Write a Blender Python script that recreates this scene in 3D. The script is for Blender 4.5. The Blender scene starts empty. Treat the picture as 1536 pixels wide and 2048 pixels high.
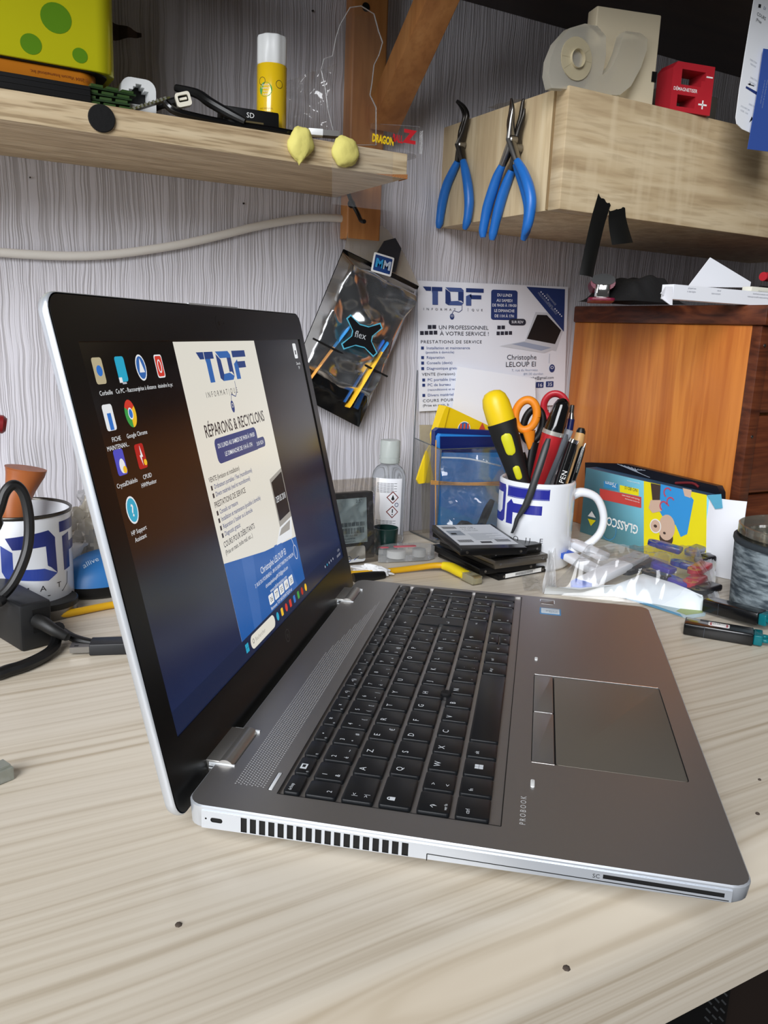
import bpy, bmesh, math, random
from mathutils import Vector, Matrix, noise, geometry
PI = math.pi
SC = bpy.context.scene
C = SC.collection
random.seed(7)

# ------------------------------------------------------------------ camera, world, lights
FPX = 1634.86
CAMROT = Matrix(((0.87344705, 0.07151721, -0.4816384), (-0.48528228, 0.20889661, -0.8490367), (0.0398919, 0.97531918, 0.21716616)))
CAMZ = 246.0                       # all modelling lengths below are millimetres
cd = bpy.data.cameras.new('camera'); cam = bpy.data.objects.new('camera', cd); C.objects.link(cam)
cam.matrix_world = Matrix.Translation((0, 0, CAMZ / 1000)) @ CAMROT.to_4x4()
cd.sensor_fit = 'VERTICAL'; cd.sensor_height = 36.0; cd.lens = FPX / 2048 * 36.0; cd.clip_start = 0.01
SC.camera = cam
SC.view_settings.view_transform = 'Standard'; SC.view_settings.look = 'None'
SC.view_settings.gamma = 1.0; SC.view_settings.exposure = -0.13; SC.view_settings.use_curve_mapping = False
w = bpy.data.worlds.new('world'); SC.world = w; w.use_nodes = True
wb = w.node_tree.nodes['Background']; wb.inputs[0].default_value = (0.80, 0.78, 0.76, 1); wb.inputs[1].default_value = 0.08

def area_light(name, loc, target, sx, sy, power, col):
    l = bpy.data.lights.new(name, 'AREA'); l.shape = 'RECTANGLE'; l.size = sx; l.size_y = sy; l.energy = power; l.color = col
    o = bpy.data.objects.new(name, l); C.objects.link(o); o.location = loc
    d = Vector(target) - Vector(loc); o.rotation_euler = d.to_track_quat('-Z', 'Y').to_euler()
    return o
area_light('window_daylight', (-2.6, -2.4, 2.55), (0.42, 0.55, 0.10), 2.5, 3.0, 340, (0.95, 0.97, 1.0))
area_light('left_fill_light', (-1.4, -0.1, 0.40), (0.45, 0.62, 0.15), 0.8, 0.6, 11, (0.93, 0.96, 1.0))  # fill light added from the left, not a real window

# ------------------------------------------------------------------ pixel -> place helpers (1536 x 2048 frame)
def ray(px, py): return CAMROT @ Vector(((px - 768) / FPX, -(py - 1024) / FPX, -1.0))
O = Vector((0, 0, CAMZ))
def Zp(px, py, z): d = ray(px, py); return O + d * ((z - CAMZ) / d.z)
def Yp(px, py, y): d = ray(px, py); return O + d * (y / d.y)
def Xp(px, py, x): d = ray(px, py); return O + d * (x / d.x)
def V(*a): return Vector(a if len(a) > 1 else a[0])

# ------------------------------------------------------------------ materials
def lin(h):
    h = h.lstrip('#'); c = [int(h[i:i + 2], 16) / 255 for i in (0, 2, 4)]
    return tuple((x / 12.92 if x <= .04045 else ((x + .055) / 1.055) ** 2.4) for x in c) + (1,)
_m = {}
def mat(name, col='#888888', rough=.5, metal=0, emit=None, es=1.0, spec=.5, bump=0, bscale=400, coat=0, var=0, vscale=60, trans=0, ior=1.45, alpha=1):
    if name in _m: return _m[name]
    m = bpy.data.materials.new(name); m.use_nodes = True; _m[name] = m
    n = m.node_tree.nodes; L = m.node_tree.links; b = n['Principled BSDF']
    b.inputs['Base Color'].default_value = lin(col); b.inputs['Roughness'].default_value = rough; b.inputs['Metallic'].default_value = metal
    b.inputs['Specular IOR Level'].default_value = spec; b.inputs['Coat Weight'].default_value = coat
    b.inputs['Transmission Weight'].default_value = trans; b.inputs['IOR'].default_value = ior
    b.inputs['Alpha'].default_value = alpha
    if emit: b.inputs['Emission Color'].default_value = lin(emit); b.inputs['Emission Strength'].default_value = es
    if bump or var:
        tc = n.new('ShaderNodeTexCoord'); nz = n.new('ShaderNodeTexNoise'); nz.inputs['Scale'].default_value = bscale if bump else vscale
        nz.inputs['Detail'].default_value = 4; L.new(tc.outputs['Object'], nz.inputs['Vector'])
        if bump:
            bp = n.new('ShaderNodeBump'); bp.inputs['Strength'].default_value = bump; bp.inputs['Distance'].default_value = .001
            L.new(nz.outputs['Fac'], bp.inputs['Height']); L.new(bp.outputs['Normal'], b.inputs['Normal'])
        if var:
            n2 = n.new('ShaderNodeTexNoise'); n2.inputs['Scale'].default_value = vscale; n2.inputs['Detail'].default_value = 5
            L.new(tc.outputs['Object'], n2.inputs['Vector'])
            mx = n.new('ShaderNodeHueSaturation'); mr = n.new('ShaderNodeMapRange')
            mr.inputs['From Min'].default_value = .3; mr.inputs['From Max'].default_value = .7
            mr.inputs['To Min'].default_value = 1 - var; mr.inputs['To Max'].default_value = 1 + var
            L.new(n2.outputs['Fac'], mr.inputs['Value']); L.new(mr.outputs['Result'], mx.inputs['Value'])
            mx.inputs['Color'].default_value = lin(col); L.new(mx.outputs['Color'], b.inputs['Base Color'])
    return m

def film(name, tint='#ffffff', body=.12, gloss=.6, rough=.08, bodycol='#d8dce0', gmin=.03):
    """thin clear plastic: mostly see-through, glossy at grazing angles, slightly milky"""
    m = bpy.data.materials.new(name); m.use_nodes = True; _m[name] = m
    n = m.node_tree.nodes; L = m.node_tree.links; n.remove(n['Principled BSDF']); out = n['Material Output']
    tr = n.new('ShaderNodeBsdfTransparent'); tr.inputs[0].default_value = lin(tint)
    gl = n.new('ShaderNodeBsdfGlossy'); gl.inputs['Roughness'].default_value = rough
    df = n.new('ShaderNodeBsdfDiffuse'); df.inputs[0].default_value = lin(bodycol)
    lw = n.new('ShaderNodeLayerWeight'); lw.inputs[0].default_value = .35
    mr = n.new('ShaderNodeMapRange'); mr.inputs['To Min'].default_value = gmin; mr.inputs['To Max'].default_value = gloss
    L.new(lw.outputs['Fresnel'], mr.inputs['Value'])
    a = n.new('ShaderNodeMixShader'); a.inputs[0].default_value = body; L.new(tr.outputs[0], a.inputs[1]); L.new(df.outputs[0], a.inputs[2])
    b = n.new('ShaderNodeMixShader'); L.new(mr.outputs['Result'], b.inputs[0]); L.new(a.outputs[0], b.inputs[1]); L.new(gl.outputs[0], b.inputs[2])
    L.new(b.outputs[0], out.inputs[0]); return m

def grain(name, c0, c1, c2, scale=(2, 40, 40), rough=.5, fine=1.0, dark=None, darkamt=.0, axis=0, spec=.4, bump=.15, dist=.4, marks=None):
    """wood: long streaks along one axis (scale small along the grain), object space"""
    m = bpy.data.materials.new(name); m.use_nodes = True; _m[name] = m
    n = m.node_tree.nodes; L = m.node_tree.links; b = n['Principled BSDF']; b.inputs['Roughness'].default_value = rough
    b.inputs['Specular IOR Level'].default_value = spec
    tc = n.new('ShaderNodeTexCoord'); mp = n.new('ShaderNodeMapping'); mp.inputs['Scale'].default_value = scale
    L.new(tc.outputs['Object'], mp.inputs['Vector'])
    wv = n.new('ShaderNodeTexNoise'); wv.inputs['Scale'].default_value = 1.0; wv.inputs['Detail'].default_value = 3; wv.inputs['Distortion'].default_value = dist
    L.new(mp.outputs[0], wv.inputs['Vector'])
    mp2 = n.new('ShaderNodeMapping'); mp2.inputs['Scale'].default_value = tuple(s * 4.5 for s in scale); L.new(tc.outputs['Object'], mp2.inputs['Vector'])
    nf = n.new('ShaderNodeTexNoise'); nf.inputs['Scale'].default_value = 1.0; nf.inputs['Detail'].default_value = 2; L.new(mp2.outputs[0], nf.inputs['Vector'])
    r1 = n.new('ShaderNodeValToRGB'); r1.color_ramp.elements[0].position = .3; r1.color_ramp.elements[0].color = lin(c0)
    r1.color_ramp.elements[1].position = .72; r1.color_ramp.elements[1].color = lin(c2)
    e = r1.color_ramp.elements.new(.5); e.color = lin(c1); L.new(wv.outputs['Fac'], r1.inputs['Fac'])
    r2 = n.new('ShaderNodeMapRange'); r2.inputs['From Min'].default_value = .35; r2.inputs['From Max'].default_value = .52
    L.new(nf.outputs['Fac'], r2.inputs['Value'])
    mx = n.new('ShaderNodeMixRGB'); mx.blend_type = 'MIX'; L.new(r1.outputs['Color'], mx.inputs[2])
    mx.inputs[1].default_value = lin(dark or c0)
    r2.inputs['To Min'].default_value = 1 - darkamt; r2.inputs['To Max'].default_value = 1; L.new(r2.outputs['Result'], mx.inputs[0])
    last = mx.outputs[0]
    if marks:   # saw marks across the grain
        mp3 = n.new('ShaderNodeMapping'); mp3.inputs['Scale'].default_value = marks; L.new(tc.outputs['Object'], mp3.inputs['Vector'])
        n3 = n.new('ShaderNodeTexNoise'); n3.inputs['Scale'].default_value = 1; L.new(mp3.outputs[0], n3.inputs['Vector'])
        r3 = n.new('ShaderNodeMapRange'); r3.inputs['From Min'].default_value = .55; r3.inputs['From Max'].default_value = .7; r3.inputs['To Max'].default_value = .5
        L.new(n3.outputs['Fac'], r3.inputs['Value'])
        m3 = n.new('ShaderNodeMixRGB'); L.new(r3.outputs['Result'], m3.inputs[0]); L.new(last, m3.inputs[1]); m3.inputs[2].default_value = lin(c2); last = m3.outputs[0]
    L.new(last, b.inputs['Base Color'])
    if bump:
        bp = n.new('ShaderNodeBump'); bp.inputs['Strength'].default_value = bump; bp.inputs['Distance'].default_value = .0006
        L.new(r2.outputs['Result'], bp.inputs['Height']); L.new(bp.outputs['Normal'], b.inputs['Normal'])
    return m

def wallpaper():
    m = bpy.data.materials.new('ribbed_wallpaper'); m.use_nodes = True
    n = m.node_tree.nodes; L = m.node_tree.links; b = n['Principled BSDF']; b.inputs['Roughness'].default_value = .55
    b.inputs['Specular IOR Level'].default_value = .3
    tc = n.new('ShaderNodeTexCoord')
    # slow sideways wobble so the ribs wander
    mpw = n.new('ShaderNodeMapping'); mpw.inputs['Scale'].default_value = (30, 0, 22); L.new(tc.outputs['Object'], mpw.inputs['Vector'])
    nw = n.new('ShaderNodeTexNoise'); nw.inputs['Scale'].default_value = 1; nw.inputs['Detail'].default_value = 1; L.new(mpw.outputs[0], nw.inputs['Vector'])
    sx = n.new('ShaderNodeSeparateXYZ'); L.new(tc.outputs['Object'], sx.inputs[0])
    ma = n.new('ShaderNodeMath'); ma.operation = 'MULTIPLY_ADD'; ma.inputs[1].default_value = .007; L.new(nw.outputs['Fac'], ma.inputs[0]); L.new(sx.outputs['X'], ma.inputs[2])
    cx = n.new('ShaderNodeCombineXYZ'); L.new(ma.outputs[0], cx.inputs['X']); L.new(sx.outputs['Z'], cx.inputs['Z'])
    mp = n.new('ShaderNodeMapping'); mp.inputs['Scale'].default_value = (520, 1, 7); L.new(cx.outputs[0], mp.inputs['Vector'])
    nz = n.new('ShaderNodeTexNoise'); nz.inputs['Scale'].default_value = 1; nz.inputs['Detail'].default_value = 1.5; L.new(mp.outputs[0], nz.inputs['Vector'])
    rr = n.new('ShaderNodeMapRange'); rr.interpolation_type = 'SMOOTHSTEP'; rr.inputs['From Min'].default_value = .36; rr.inputs['From Max'].default_value = .58
    L.new(nz.outputs['Fac'], rr.inputs['Value'])
    mx = n.new('ShaderNodeMixRGB'); L.new(rr.outputs['Result'], mx.inputs[0]); mx.inputs[1].default_value = lin('#b6b3b7'); mx.inputs[2].default_value = lin('#d3d1d8')
    L.new(mx.outputs[0], b.inputs['Base Color'])
    bp = n.new('ShaderNodeBump'); bp.inputs['Strength'].default_value = .4; bp.inputs['Distance'].default_value = .0012
    L.new(rr.outputs['Result'], bp.inputs['Height']); L.new(bp.outputs['Normal'], b.inputs['Normal'])
    return m

# ------------------------------------------------------------------ mesh builder (millimetres)
class MB:
    def __init__(s): s.v = []; s.f = []; s.m = []
    def add(s, vs, fs, m=0, xf=None):
        o = len(s.v)
        for p in vs:
            p = Vector(p)
            if xf is not None: p = (xf @ p) if isinstance(xf, Matrix) else xf(p)
            s.v.append(p)
        for f in fs: s.f.append([i + o for i in f]); s.m.append(m)
    def loft(s, loops, m=0, c0=True, c1=True, xf=None, closed=True):
        k = len(loops[0]); vs = [p for l in loops for p in l]; fs = []
        for a in range(len(loops) - 1):
            for i in range(k if closed else k - 1):
                j = (i + 1) % k; fs.append([a * k + i, a * k + j, (a + 1) * k + j, (a + 1) * k + i])
        if c0: fs.append(list(range(k))[::-1])
        if c1: fs.append([(len(loops) - 1) * k + i for i in range(k)])
        s.add(vs, fs, m, xf)
    def box(s, x0, x1, y0, y1, z0, z1, m=0, xf=None, bev=0):
        if bev:
            s.rbox((x0 + x1) / 2, (y0 + y1) / 2, z0, z1, x1 - x0, y1 - y0, bev, bev, m, xf, 2); return
        s.add([(x, y, z) for z in (z0, z1) for x, y in ((x0, y0), (x1, y0), (x1, y1), (x0, y1))],
              [[3, 2, 1, 0], [4, 5, 6, 7], [0, 1, 5, 4], [1, 2, 6, 5], [2, 3, 7, 6], [3, 0, 4, 7]], m, xf)
    def rbox(s, cx, cy, z0, z1, w, d, r, bev, m=0, xf=None, seg=4, bot=True):
        def lp(z, ins): return [Vector((x + cx, y + cy, z)) for x, y in rrect(w - 2 * ins, d - 2 * ins, max(r - ins, .05), seg)]
        L = []
        if bot and bev: L += [lp(z0, bev), lp(z0 + bev * .3, bev * .3), lp(z0 + bev, 0)]
        else: L += [lp(z0, 0)]
        if bev: L += [lp(z1 - bev, 0), lp(z1 - bev * .3, bev * .3), lp(z1, bev)]
        else: L += [lp(z1, 0)]
        s.loft(L, m, xf=xf)
    def tube(s, pts, r, seg=8, m=0, xf=None, smooth=0, caps=True):
        pts = [Vector(p) for p in pts]; rs = list(r) if isinstance(r, (list, tuple)) else [r] * len(pts)
        if smooth: pts, rs = catmull(pts, rs, smooth)
        t0 = (pts[1] - pts[0]).normalized(); up = Vector((0, 0, 1)) if abs(t0.z) < .9 else Vector((0, 1, 0))
        nrm = t0.cross(up).normalized(); L = []
        for i, p in enumerate(pts):
            t = (pts[min(i + 1, len(pts) - 1)] - pts[max(i - 1, 0)]).normalized()
            nrm = (nrm - t * nrm.dot(t)).normalized(); bn = t.cross(nrm)
            rr = rs[i]; ra, rb = rr if isinstance(rr, (tuple, list)) else (rr, rr)
            L.append([p + nrm * ra * math.cos(2 * PI * k / seg) + bn * rb * math.sin(2 * PI * k / seg) for k in range(seg)])
        s.loft(L, m, caps, caps, xf)
    def lathe(s, prof, seg=32, m=0, xf=None, c0=True, c1=True):
        s.loft([[Vector((r * math.cos(2 * PI * k / seg), r * math.sin(2 * PI * k / seg), z)) for k in range(seg)] for r, z in prof], m, c0, c1, xf)
    def plate(s, outer, holes=(), z0=0, z1=1, m=0, xf=None, mh=None, bottom=True):
        loops = [list(outer)] + [list(h) for h in holes]
        tris = geometry.tessellate_polygon([[Vector((p[0], p[1], 0)) for p in l] for l in loops])
        flat = [p for l in loops for p in l]; n = len(flat)
        def area(t): a, b, c = (flat[i] for i in t); return (b[0] - a[0]) * (c[1] - a[1]) - (b[1] - a[1]) * (c[0] - a[0])
        up = [list(t) if area(t) > 0 else list(t)[::-1] for t in tris]
        fs = [list(t) for t in up]
        vs = [Vector((p[0], p[1], z1)) for p in flat]
        if z0 != z1:
            vs += [Vector((p[0], p[1], z0)) for p in flat]
            if bottom: fs += [[i + n for i in t][::-1] for t in up]
        s.add(vs, fs, m, xf)
        if z0 != z1:
            for li, l in enumerate(loops):
                a = sum(l[i][0] * l[(i + 1) % len(l)][1] - l[(i + 1) % len(l)][0] * l[i][1] for i in range(len(l)))
                k = len(l); ccw = a > 0; w_ = []
                for i in range(k):
                    j = (i + 1) % k; q = [i, j, k + j, k + i]
                    if not (ccw == (li == 0)): q = q[::-1]
                    w_.append(q)
                s.add([Vector((p[0], p[1], z0)) for p in l] + [Vector((p[0], p[1], z1)) for p in l], w_, m if (li == 0 or mh is None) else mh, xf)
    def poly(s, pts, z=0, m=0, xf=None):
        pts = [Vector((p[0], p[1], z)) for p in pts]
        a = sum(pts[i].x * pts[(i + 1) % len(pts)].y - pts[(i + 1) % len(pts)].x * pts[i].y for i in range(len(pts)))
        if a < 0: pts = pts[::-1]
        s.plate([(p.x, p.y) for p in pts], (), z, z, m, xf)
    def rect(s, x0, y0, x1, y1, z=0, m=0, xf=None): s.add([(x0, y0, z), (x1, y0, z), (x1, y1, z), (x0, y1, z)], [[0, 1, 2, 3]], m, xf)
    def disc(s, cx, cy, r, z=0, m=0, xf=None, seg=20, ry=None): s.add([(cx + r * math.cos(2 * PI * k / seg), cy + (ry or r) * math.sin(2 * PI * k / seg), z) for k in range(seg)], [list(range(seg))], m, xf)
    def ring(s, cx, cy, r, t, z=0, m=0, xf=None, seg=24, ry=None, a0=0, a1=2 * PI):
        ry = ry or r; n = seg + 1
        vs = [(cx + (r + q * t) * math.cos(a0 + (a1 - a0) * k / seg), cy + (ry + q * t) * math.sin(a0 + (a1 - a0) * k / seg), z) for k in range(n) for q in (0, 1)]
        s.add(vs, [[2 * k, 2 * k + 1, 2 * k + 3, 2 * k + 2] for k in range(seg)], m, xf)
    def line(s, a, b, t, z=0, m=0, xf=None):
        a = Vector((a[0], a[1], 0)); b = Vector((b[0], b[1], 0)); d = (b - a).normalized(); n_ = Vector((-d.y, d.x, 0)) * t / 2
        s.add([Vector((p.x, p.y, z)) for p in (a - n_, b - n_, b + n_, a + n_)], [[0, 1, 2, 3]], m, xf)
    def grid(s, fn, nu, nv, m=0, xf=None, flip=False):
        vs = [fn(i / nu, j / nv) for j in range(nv + 1) for i in range(nu + 1)]; fs = []
        for j in range(nv):
            for i in range(nu):
                a = j * (nu + 1) + i; q = [a, a + 1, a + nu + 2, a + nu + 1]; fs.append(q[::-1] if flip else q)
        s.add(vs, fs, m, xf)
    def text(s, t, size, x=0, y=0, z=0, m=0, xf=None, align='L', sx=1.0, rot=0, track=1.0, bold=0):
        vs, fs, wd = glyphs(t, track, bold)
        k = size / .72; ca, sa = math.cos(rot), math.sin(rot)
        off = {'L': 0, 'C': -wd / 2, 'R': -wd}[align]; out = []
        for vx, vy in vs:
            a, b_ = (vx + off) * k * sx, vy * k; out.append(Vector((x + a * ca - b_ * sa, y + a * sa + b_ * ca, z)))
        s.add(out, fs, m, xf)
    def build(s, name, mats, parent=None, world=False, smooth=35, loc=None):
        me = bpy.data.meshes.new(name); v = s.v
        if world and parent is not None:
            inv = parent.matrix_world.inverted() if parent.parent is None else (parent.parent.matrix_world @ parent.matrix_basis).inverted()
            v = [inv @ (p / 1000) for p in v]
        elif loc is not None: v = [(p - Vector(loc)) / 1000 for p in v]
        else: v = [p / 1000 for p in v]
        me.from_pydata([tuple(p) for p in v], [], s.f)
        for mm in (mats if isinstance(mats, (list, tuple)) else [mats]): me.materials.append(mm)
        me.polygons.foreach_set('material_index', s.m); me.polygons.foreach_set('use_smooth', [True] * len(s.f))
        me.validate(); me.update()
        if smooth is not None: me.set_sharp_from_angle(angle=math.radians(smooth))
        o = bpy.data.objects.new(name, me); C.objects.link(o)
        if parent is not None: o.parent = parent
        if loc is not None: o.location = Vector(loc) / 1000
        return o

def rrect(w, d, r, seg=4):
    out = []; r = min(r, w / 2 - .001, d / 2 - .001)
    for cx, cy, a in ((w / 2 - r, d / 2 - r, 0), (-w / 2 + r, d / 2 - r, PI / 2), (-w / 2 + r, -d / 2 + r, PI), (w / 2 - r, -d / 2 + r, 1.5 * PI)):
        for k in range(seg + 1): t = a + PI / 2 * k / seg; out.append((cx + r * math.cos(t), cy + r * math.sin(t)))
    return out
def rr(cx, cy, w, d, r, seg=4): return [(x + cx, y + cy) for x, y in rrect(w, d, r, seg)]
def catmull(p, rs, n):
    P = [p[0]] + p + [p[-1]]; R_ = [rs[0]] + rs + [rs[-1]]; out = []; ro = []
    def mixr(a, b, t):
        if isinstance(a, (tuple, list)) or isinstance(b, (tuple, list)):
            a = a if isinstance(a, (tuple, list)) else (a, a); b = b if isinstance(b, (tuple, list)) else (b, b)
            return (a[0] + (b[0] - a[0]) * t, a[1] + (b[1] - a[1]) * t)
        return a + (b - a) * t
    for i in range(1, len(P) - 2):
        for k in range(n):
            t = k / n; a, b, c, d = P[i - 1], P[i], P[i + 1], P[i + 2]
            out.append(.5 * ((2 * b) + (c - a) * t + (2 * a - 5 * b + 4 * c - d) * t * t + (3 * b - a - 3 * c + d) * t ** 3)); ro.append(mixr(R_[i], R_[i + 1], t))
    out.append(p[-1]); ro.append(rs[-1]); return out, ro
_g = {}
def glyphs(t, track=1.0, bold=0):
    key = (t, track, bold)
    if key in _g: return _g[key]
    cu = bpy.data.curves.new('tmp', 'FONT'); cu.body = t; cu.size = 1; cu.resolution_u = 2; cu.space_character = track; cu.offset = bold
    o = bpy.data.objects.new('tmp', cu); C.objects.link(o); dg = bpy.context.evaluated_depsgraph_get(); dg.update()
    me = o.evaluated_get(dg).to_mesh()
    vs = [(v.co.x, v.co.y) for v in me.vertices]; fs = [list(p.vertices) for p in me.polygons]
    wd = max([v[0] for v in vs], default=0); o.evaluated_get(dg).to_mesh_clear()
    bpy.data.objects.remove(o); bpy.data.curves.remove(cu); _g[key] = (vs, fs, wd); return _g[key]

def thing(name, label, cat, loc=(0, 0, 0), rotz=0, group=None, mw=None):
    o = bpy.data.objects.new(name, None); C.objects.link(o); o.empty_display_size = .02
    if mw is not None: o.matrix_world = mw
    else: o.location = Vector(loc) / 1000; o.rotation_euler = (0, 0, rotz)
    bpy.context.view_layer.update()
    o['label'] = label; o['category'] = cat
    if group: o['group'] = group
    return o
def tag(o, label=None, cat=None, group=None, kind=None):
    if label: o['label'] = label
    if cat: o['category'] = cat
    if group: o['group'] = group
    if kind: o['kind'] = kind
    return o
def frame(o, x, y=None, z=None):
    """matrix (metres) with origin o (mm) and given axis directions"""
    x = Vector(x).normalized()
    if z is None: y = Vector(y); z = x.cross(y).normalized(); y = z.cross(x)
    else: z = Vector(z); y = z.cross(x).normalized(); z = x.cross(y)
    M = Matrix((x, y, z)).transposed().to_4x4(); M.translation = Vector(o) / 1000; return M
def nz3(p, s): return noise.noise(Vector(p) * s)

# ------------------------------------------------------------------ shared materials
SILVER = mat('silver_aluminium', '#a5a3a2', .38, .85, bump=.04, bscale=1500)
SILVERSIDE = mat('silver_side', '#d3d8df', .34, .6)
BLACKP = mat('black_plastic', '#101011', .42)
BLACKG = mat('black_gloss', '#0b0b0c', .16, coat=.4)
KEYM = mat('key_black', '#15171a', .38, spec=.5)
KEYL = mat('key_legend', '#d8dde2', .6)
WHITE = mat('white_print', '#f2f2f0', .5)
WHITEP = mat('white_plastic', '#eef0f0', .3, spec=.5)
PAPER = mat('white_paper', '#eef0f6', .7)
INK = mat('black_ink', '#1c1c20', .6)
NAVY = mat('navy_ink', '#26366e', .5)
NAVYM = mat('mid_blue_ink', '#41589a', .5)
STEEL = mat('steel', '#8f8d8a', .28, 1.0)
DARKSTEEL = mat('dark_steel', '#45423f', .35, .9)
CHROME = mat('chrome', '#e8e8e8', .08, 1.0)
BLUEGRIP = mat('blue_grip', '#1f66b5', .36, var=.08)
YELLOW = mat('yellow_plastic', '#f2cf16', .38)
RED = mat('red_plastic', '#b52530', .35)
OAK = grain('sonoma_oak', '#b79f7d', '#cdb794', '#dccaa9', (6, 90, 90), rough=.55, dark='#8a7253', darkamt=.6, bump=.3)
MILKY = film('milky_film', body=.28, gloss=.6, rough=.2, bodycol='#e6e6e6')
ACRY = film('acrylic_sheet', body=.01, gloss=.5, rough=.03, gmin=.01)

# ------------------------------------------------------------------ setting
WY = 856.0
b = MB(); b.box(-900, 2200, WY, WY + 60, -800, 1500); o = b.build('wall_back', wallpaper()); tag(o, kind='structure')
b = MB(); b.box(-1500, 2600, -1500, WY + 60, -830, -800); tag(b.build('floor', mat('dark_floor', '#241d18', .6, var=.2, vscale=9)), kind='structure')

# desk: worktop with a rounded front edge, grain runs along the wall
def desk():
    m = bpy.data.materials.new('pale_desk_laminate'); m.use_nodes = True
    n = m.node_tree.nodes; L = m.node_tree.links; bs = n['Principled BSDF']; bs.inputs['Roughness'].default_value = .34; bs.inputs['Specular IOR Level'].default_value = .35
    tc = n.new('ShaderNodeTexCoord')
    mpw = n.new('ShaderNodeMapping'); mpw.inputs['Scale'].default_value = (2.2, 7, 7); L.new(tc.outputs['Object'], mpw.inputs[0])
    nw = n.new('ShaderNodeTexNoise'); nw.inputs['Scale'].default_value = 1; nw.inputs['Detail'].default_value = 2; L.new(mpw.outputs[0], nw.inputs['Vector'])
    sp = n.new('ShaderNodeSeparateXYZ'); L.new(tc.outputs['Object'], sp.inputs[0])
    yz = n.new('ShaderNodeMath'); yz.operation = 'SUBTRACT'; L.new(sp.outputs['Y'], yz.inputs[0]); L.new(sp.outputs['Z'], yz.inputs[1])
    ad = n.new('ShaderNodeMath'); ad.operation = 'MULTIPLY_ADD'; ad.inputs[1].default_value = .028; L.new(nw.outputs['Fac'], ad.inputs[0]); L.new(yz.outputs[0], ad.inputs[2])
    cb = n.new('ShaderNodeCombineXYZ'); L.new(ad.outputs[0], cb.inputs['Y']); L.new(sp.outputs['X'], cb.inputs['X'])
    mp = n.new('ShaderNodeMapping'); mp.inputs['Scale'].default_value = (2.4, 210, 1); L.new(cb.outputs[0], mp.inputs[0])
    nz = n.new('ShaderNodeTexNoise'); nz.inputs['Scale'].default_value = 1; nz.inputs['Detail'].default_value = 2.5; L.new(mp.outputs[0], nz.inputs['Vector'])
    rp = n.new('ShaderNodeValToRGB'); rp.color_ramp.elements[0].position = .33; rp.color_ramp.elements[0].color = lin('#ae9f88')
    rp.color_ramp.elements[1].position = .6; rp.color_ramp.elements[1].color = lin('#d1c7b6'); e = rp.color_ramp.elements.new(.45); e.color = lin('#c4b8a5')
    L.new(nz.outputs['Fac'], rp.inputs['Fac'])
    mp2 = n.new('ShaderNodeMapping'); mp2.inputs['Scale'].default_value = (1.5, 9, 1); L.new(cb.outputs[0], mp2.inputs[0])
    n2 = n.new('ShaderNodeTexNoise'); n2.inputs['Scale'].default_value = 1; L.new(mp2.outputs[0], n2.inputs['Vector'])
    r2 = n.new('ShaderNodeMapRange'); r2.inputs['From Min'].default_value = .35; r2.inputs['From Max'].default_value = .65; L.new(n2.outputs['Fac'], r2.inputs['Value'])
    mx = n.new('ShaderNodeMixRGB'); mx.blend_type = 'MIX'; mf = n.new('ShaderNodeMath'); mf.operation = 'MULTIPLY'; mf.inputs[1].default_value = .65
    L.new(r2.outputs['Result'], mf.inputs[0]); L.new(mf.outputs[0], mx.inputs[0]); L.new(rp.outputs[0], mx.inputs[1]); mx.inputs[2].default_value = lin('#d0c7b9')
    L.new(mx.outputs[0], bs.inputs['Base Color'])
    b = MB(); y0 = 214
    prof = [(WY - 1, -78), (y0 + 8, -78), (y0, -70)] + [(y0 + 26 - 26 * math.cos(a), -26 + 26 * math.sin(a)) for a in [PI / 2 * k / 8 for k in range(9)]] + [(WY - 1, 0)]
    b.loft([[Vector((x, y, z)) for y, z in prof] for x in (-900, 1500)], 0)
    o = b.build('desk', m); tag(o, 'pale wood-grain desk with a thick rounded front edge under the laptop', 'desk')
    return o
desk()
def mmf(o, x, y=None, z=None):
    M = frame((0, 0, 0), x, y, z); M.translation = Vector(o); return M
SPOTS = [(357, 1850, 1.3, 'dark crumb on the desk near the lower left corner'), (1133, 1937, 1.4, 'dark crumb on the rounded desk edge below the laptop'),
         (1515, 1628, 1.0, 'tiny dark crumb on the desk right of the laptop, nearest the edge'), (1519, 1560, .8, 'tiny dark crumb on the desk right of the laptop, further back')]
for px, py, r, lb in SPOTS:
    p = Zp(px, py, 0); b = MB(); b.lathe([(r * 1.2, 0), (r, .6), (r * .4, .9)], 7, 0)
    o = b.build('crumb', mat('crumb', '#4a4038', .9)); o.location = (p.x / 1000, p.y / 1000, 0); tag(o, lb, 'crumb')

# ------------------------------------------------------------------ laptop (local: u right, v towards the hinge, z up from the desk)
DK = 23.0
LAP = thing('laptop', 'open silver laptop with black keyboard and lit screen in the middle of the desk', 'laptop', (290.3, 182.5, 0), math.radians(50))
def lap_outline(ins=0.0, notch=False):
    W_, D_, r = 374.0, 256.0, 9.0
    pts = [(x + W_ / 2, y + D_ / 2) for x, y in rrect(W_ - 2 * ins, D_ - 2 * ins, max(r - ins * .4, 1), 5)]
    return pts
b = MB()
SIL, DRK, SID, LOGO = 0, 1, 2, 3
KH = rr((18.8 + 367) / 2, (107.3 + 216) / 2, 348.2, 108.7, 1.5, 3)
TPH = rr((82.5 + 201) / 2, (13.2 + 94.6) / 2, 118.9, 81.4, 2, 3)
HG1 = rr(56.3, 252, 38.4, 13.4, .8, 2); HG2 = rr(326.3, 252, 34, 13.4, .8, 2)
PWR = rr(29.4, 220.4, 17, 2.6, .4, 2)
top = lap_outline(.7)
b.plate(top, (KH, TPH, HG1, HG2, PWR), DK - 1.4, DK, SIL, bottom=False, mh=SIL)
def zlow(y, zr, zf): t = max(0, min(1, y / 256)); return zf + (zr - zf) * t
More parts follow.
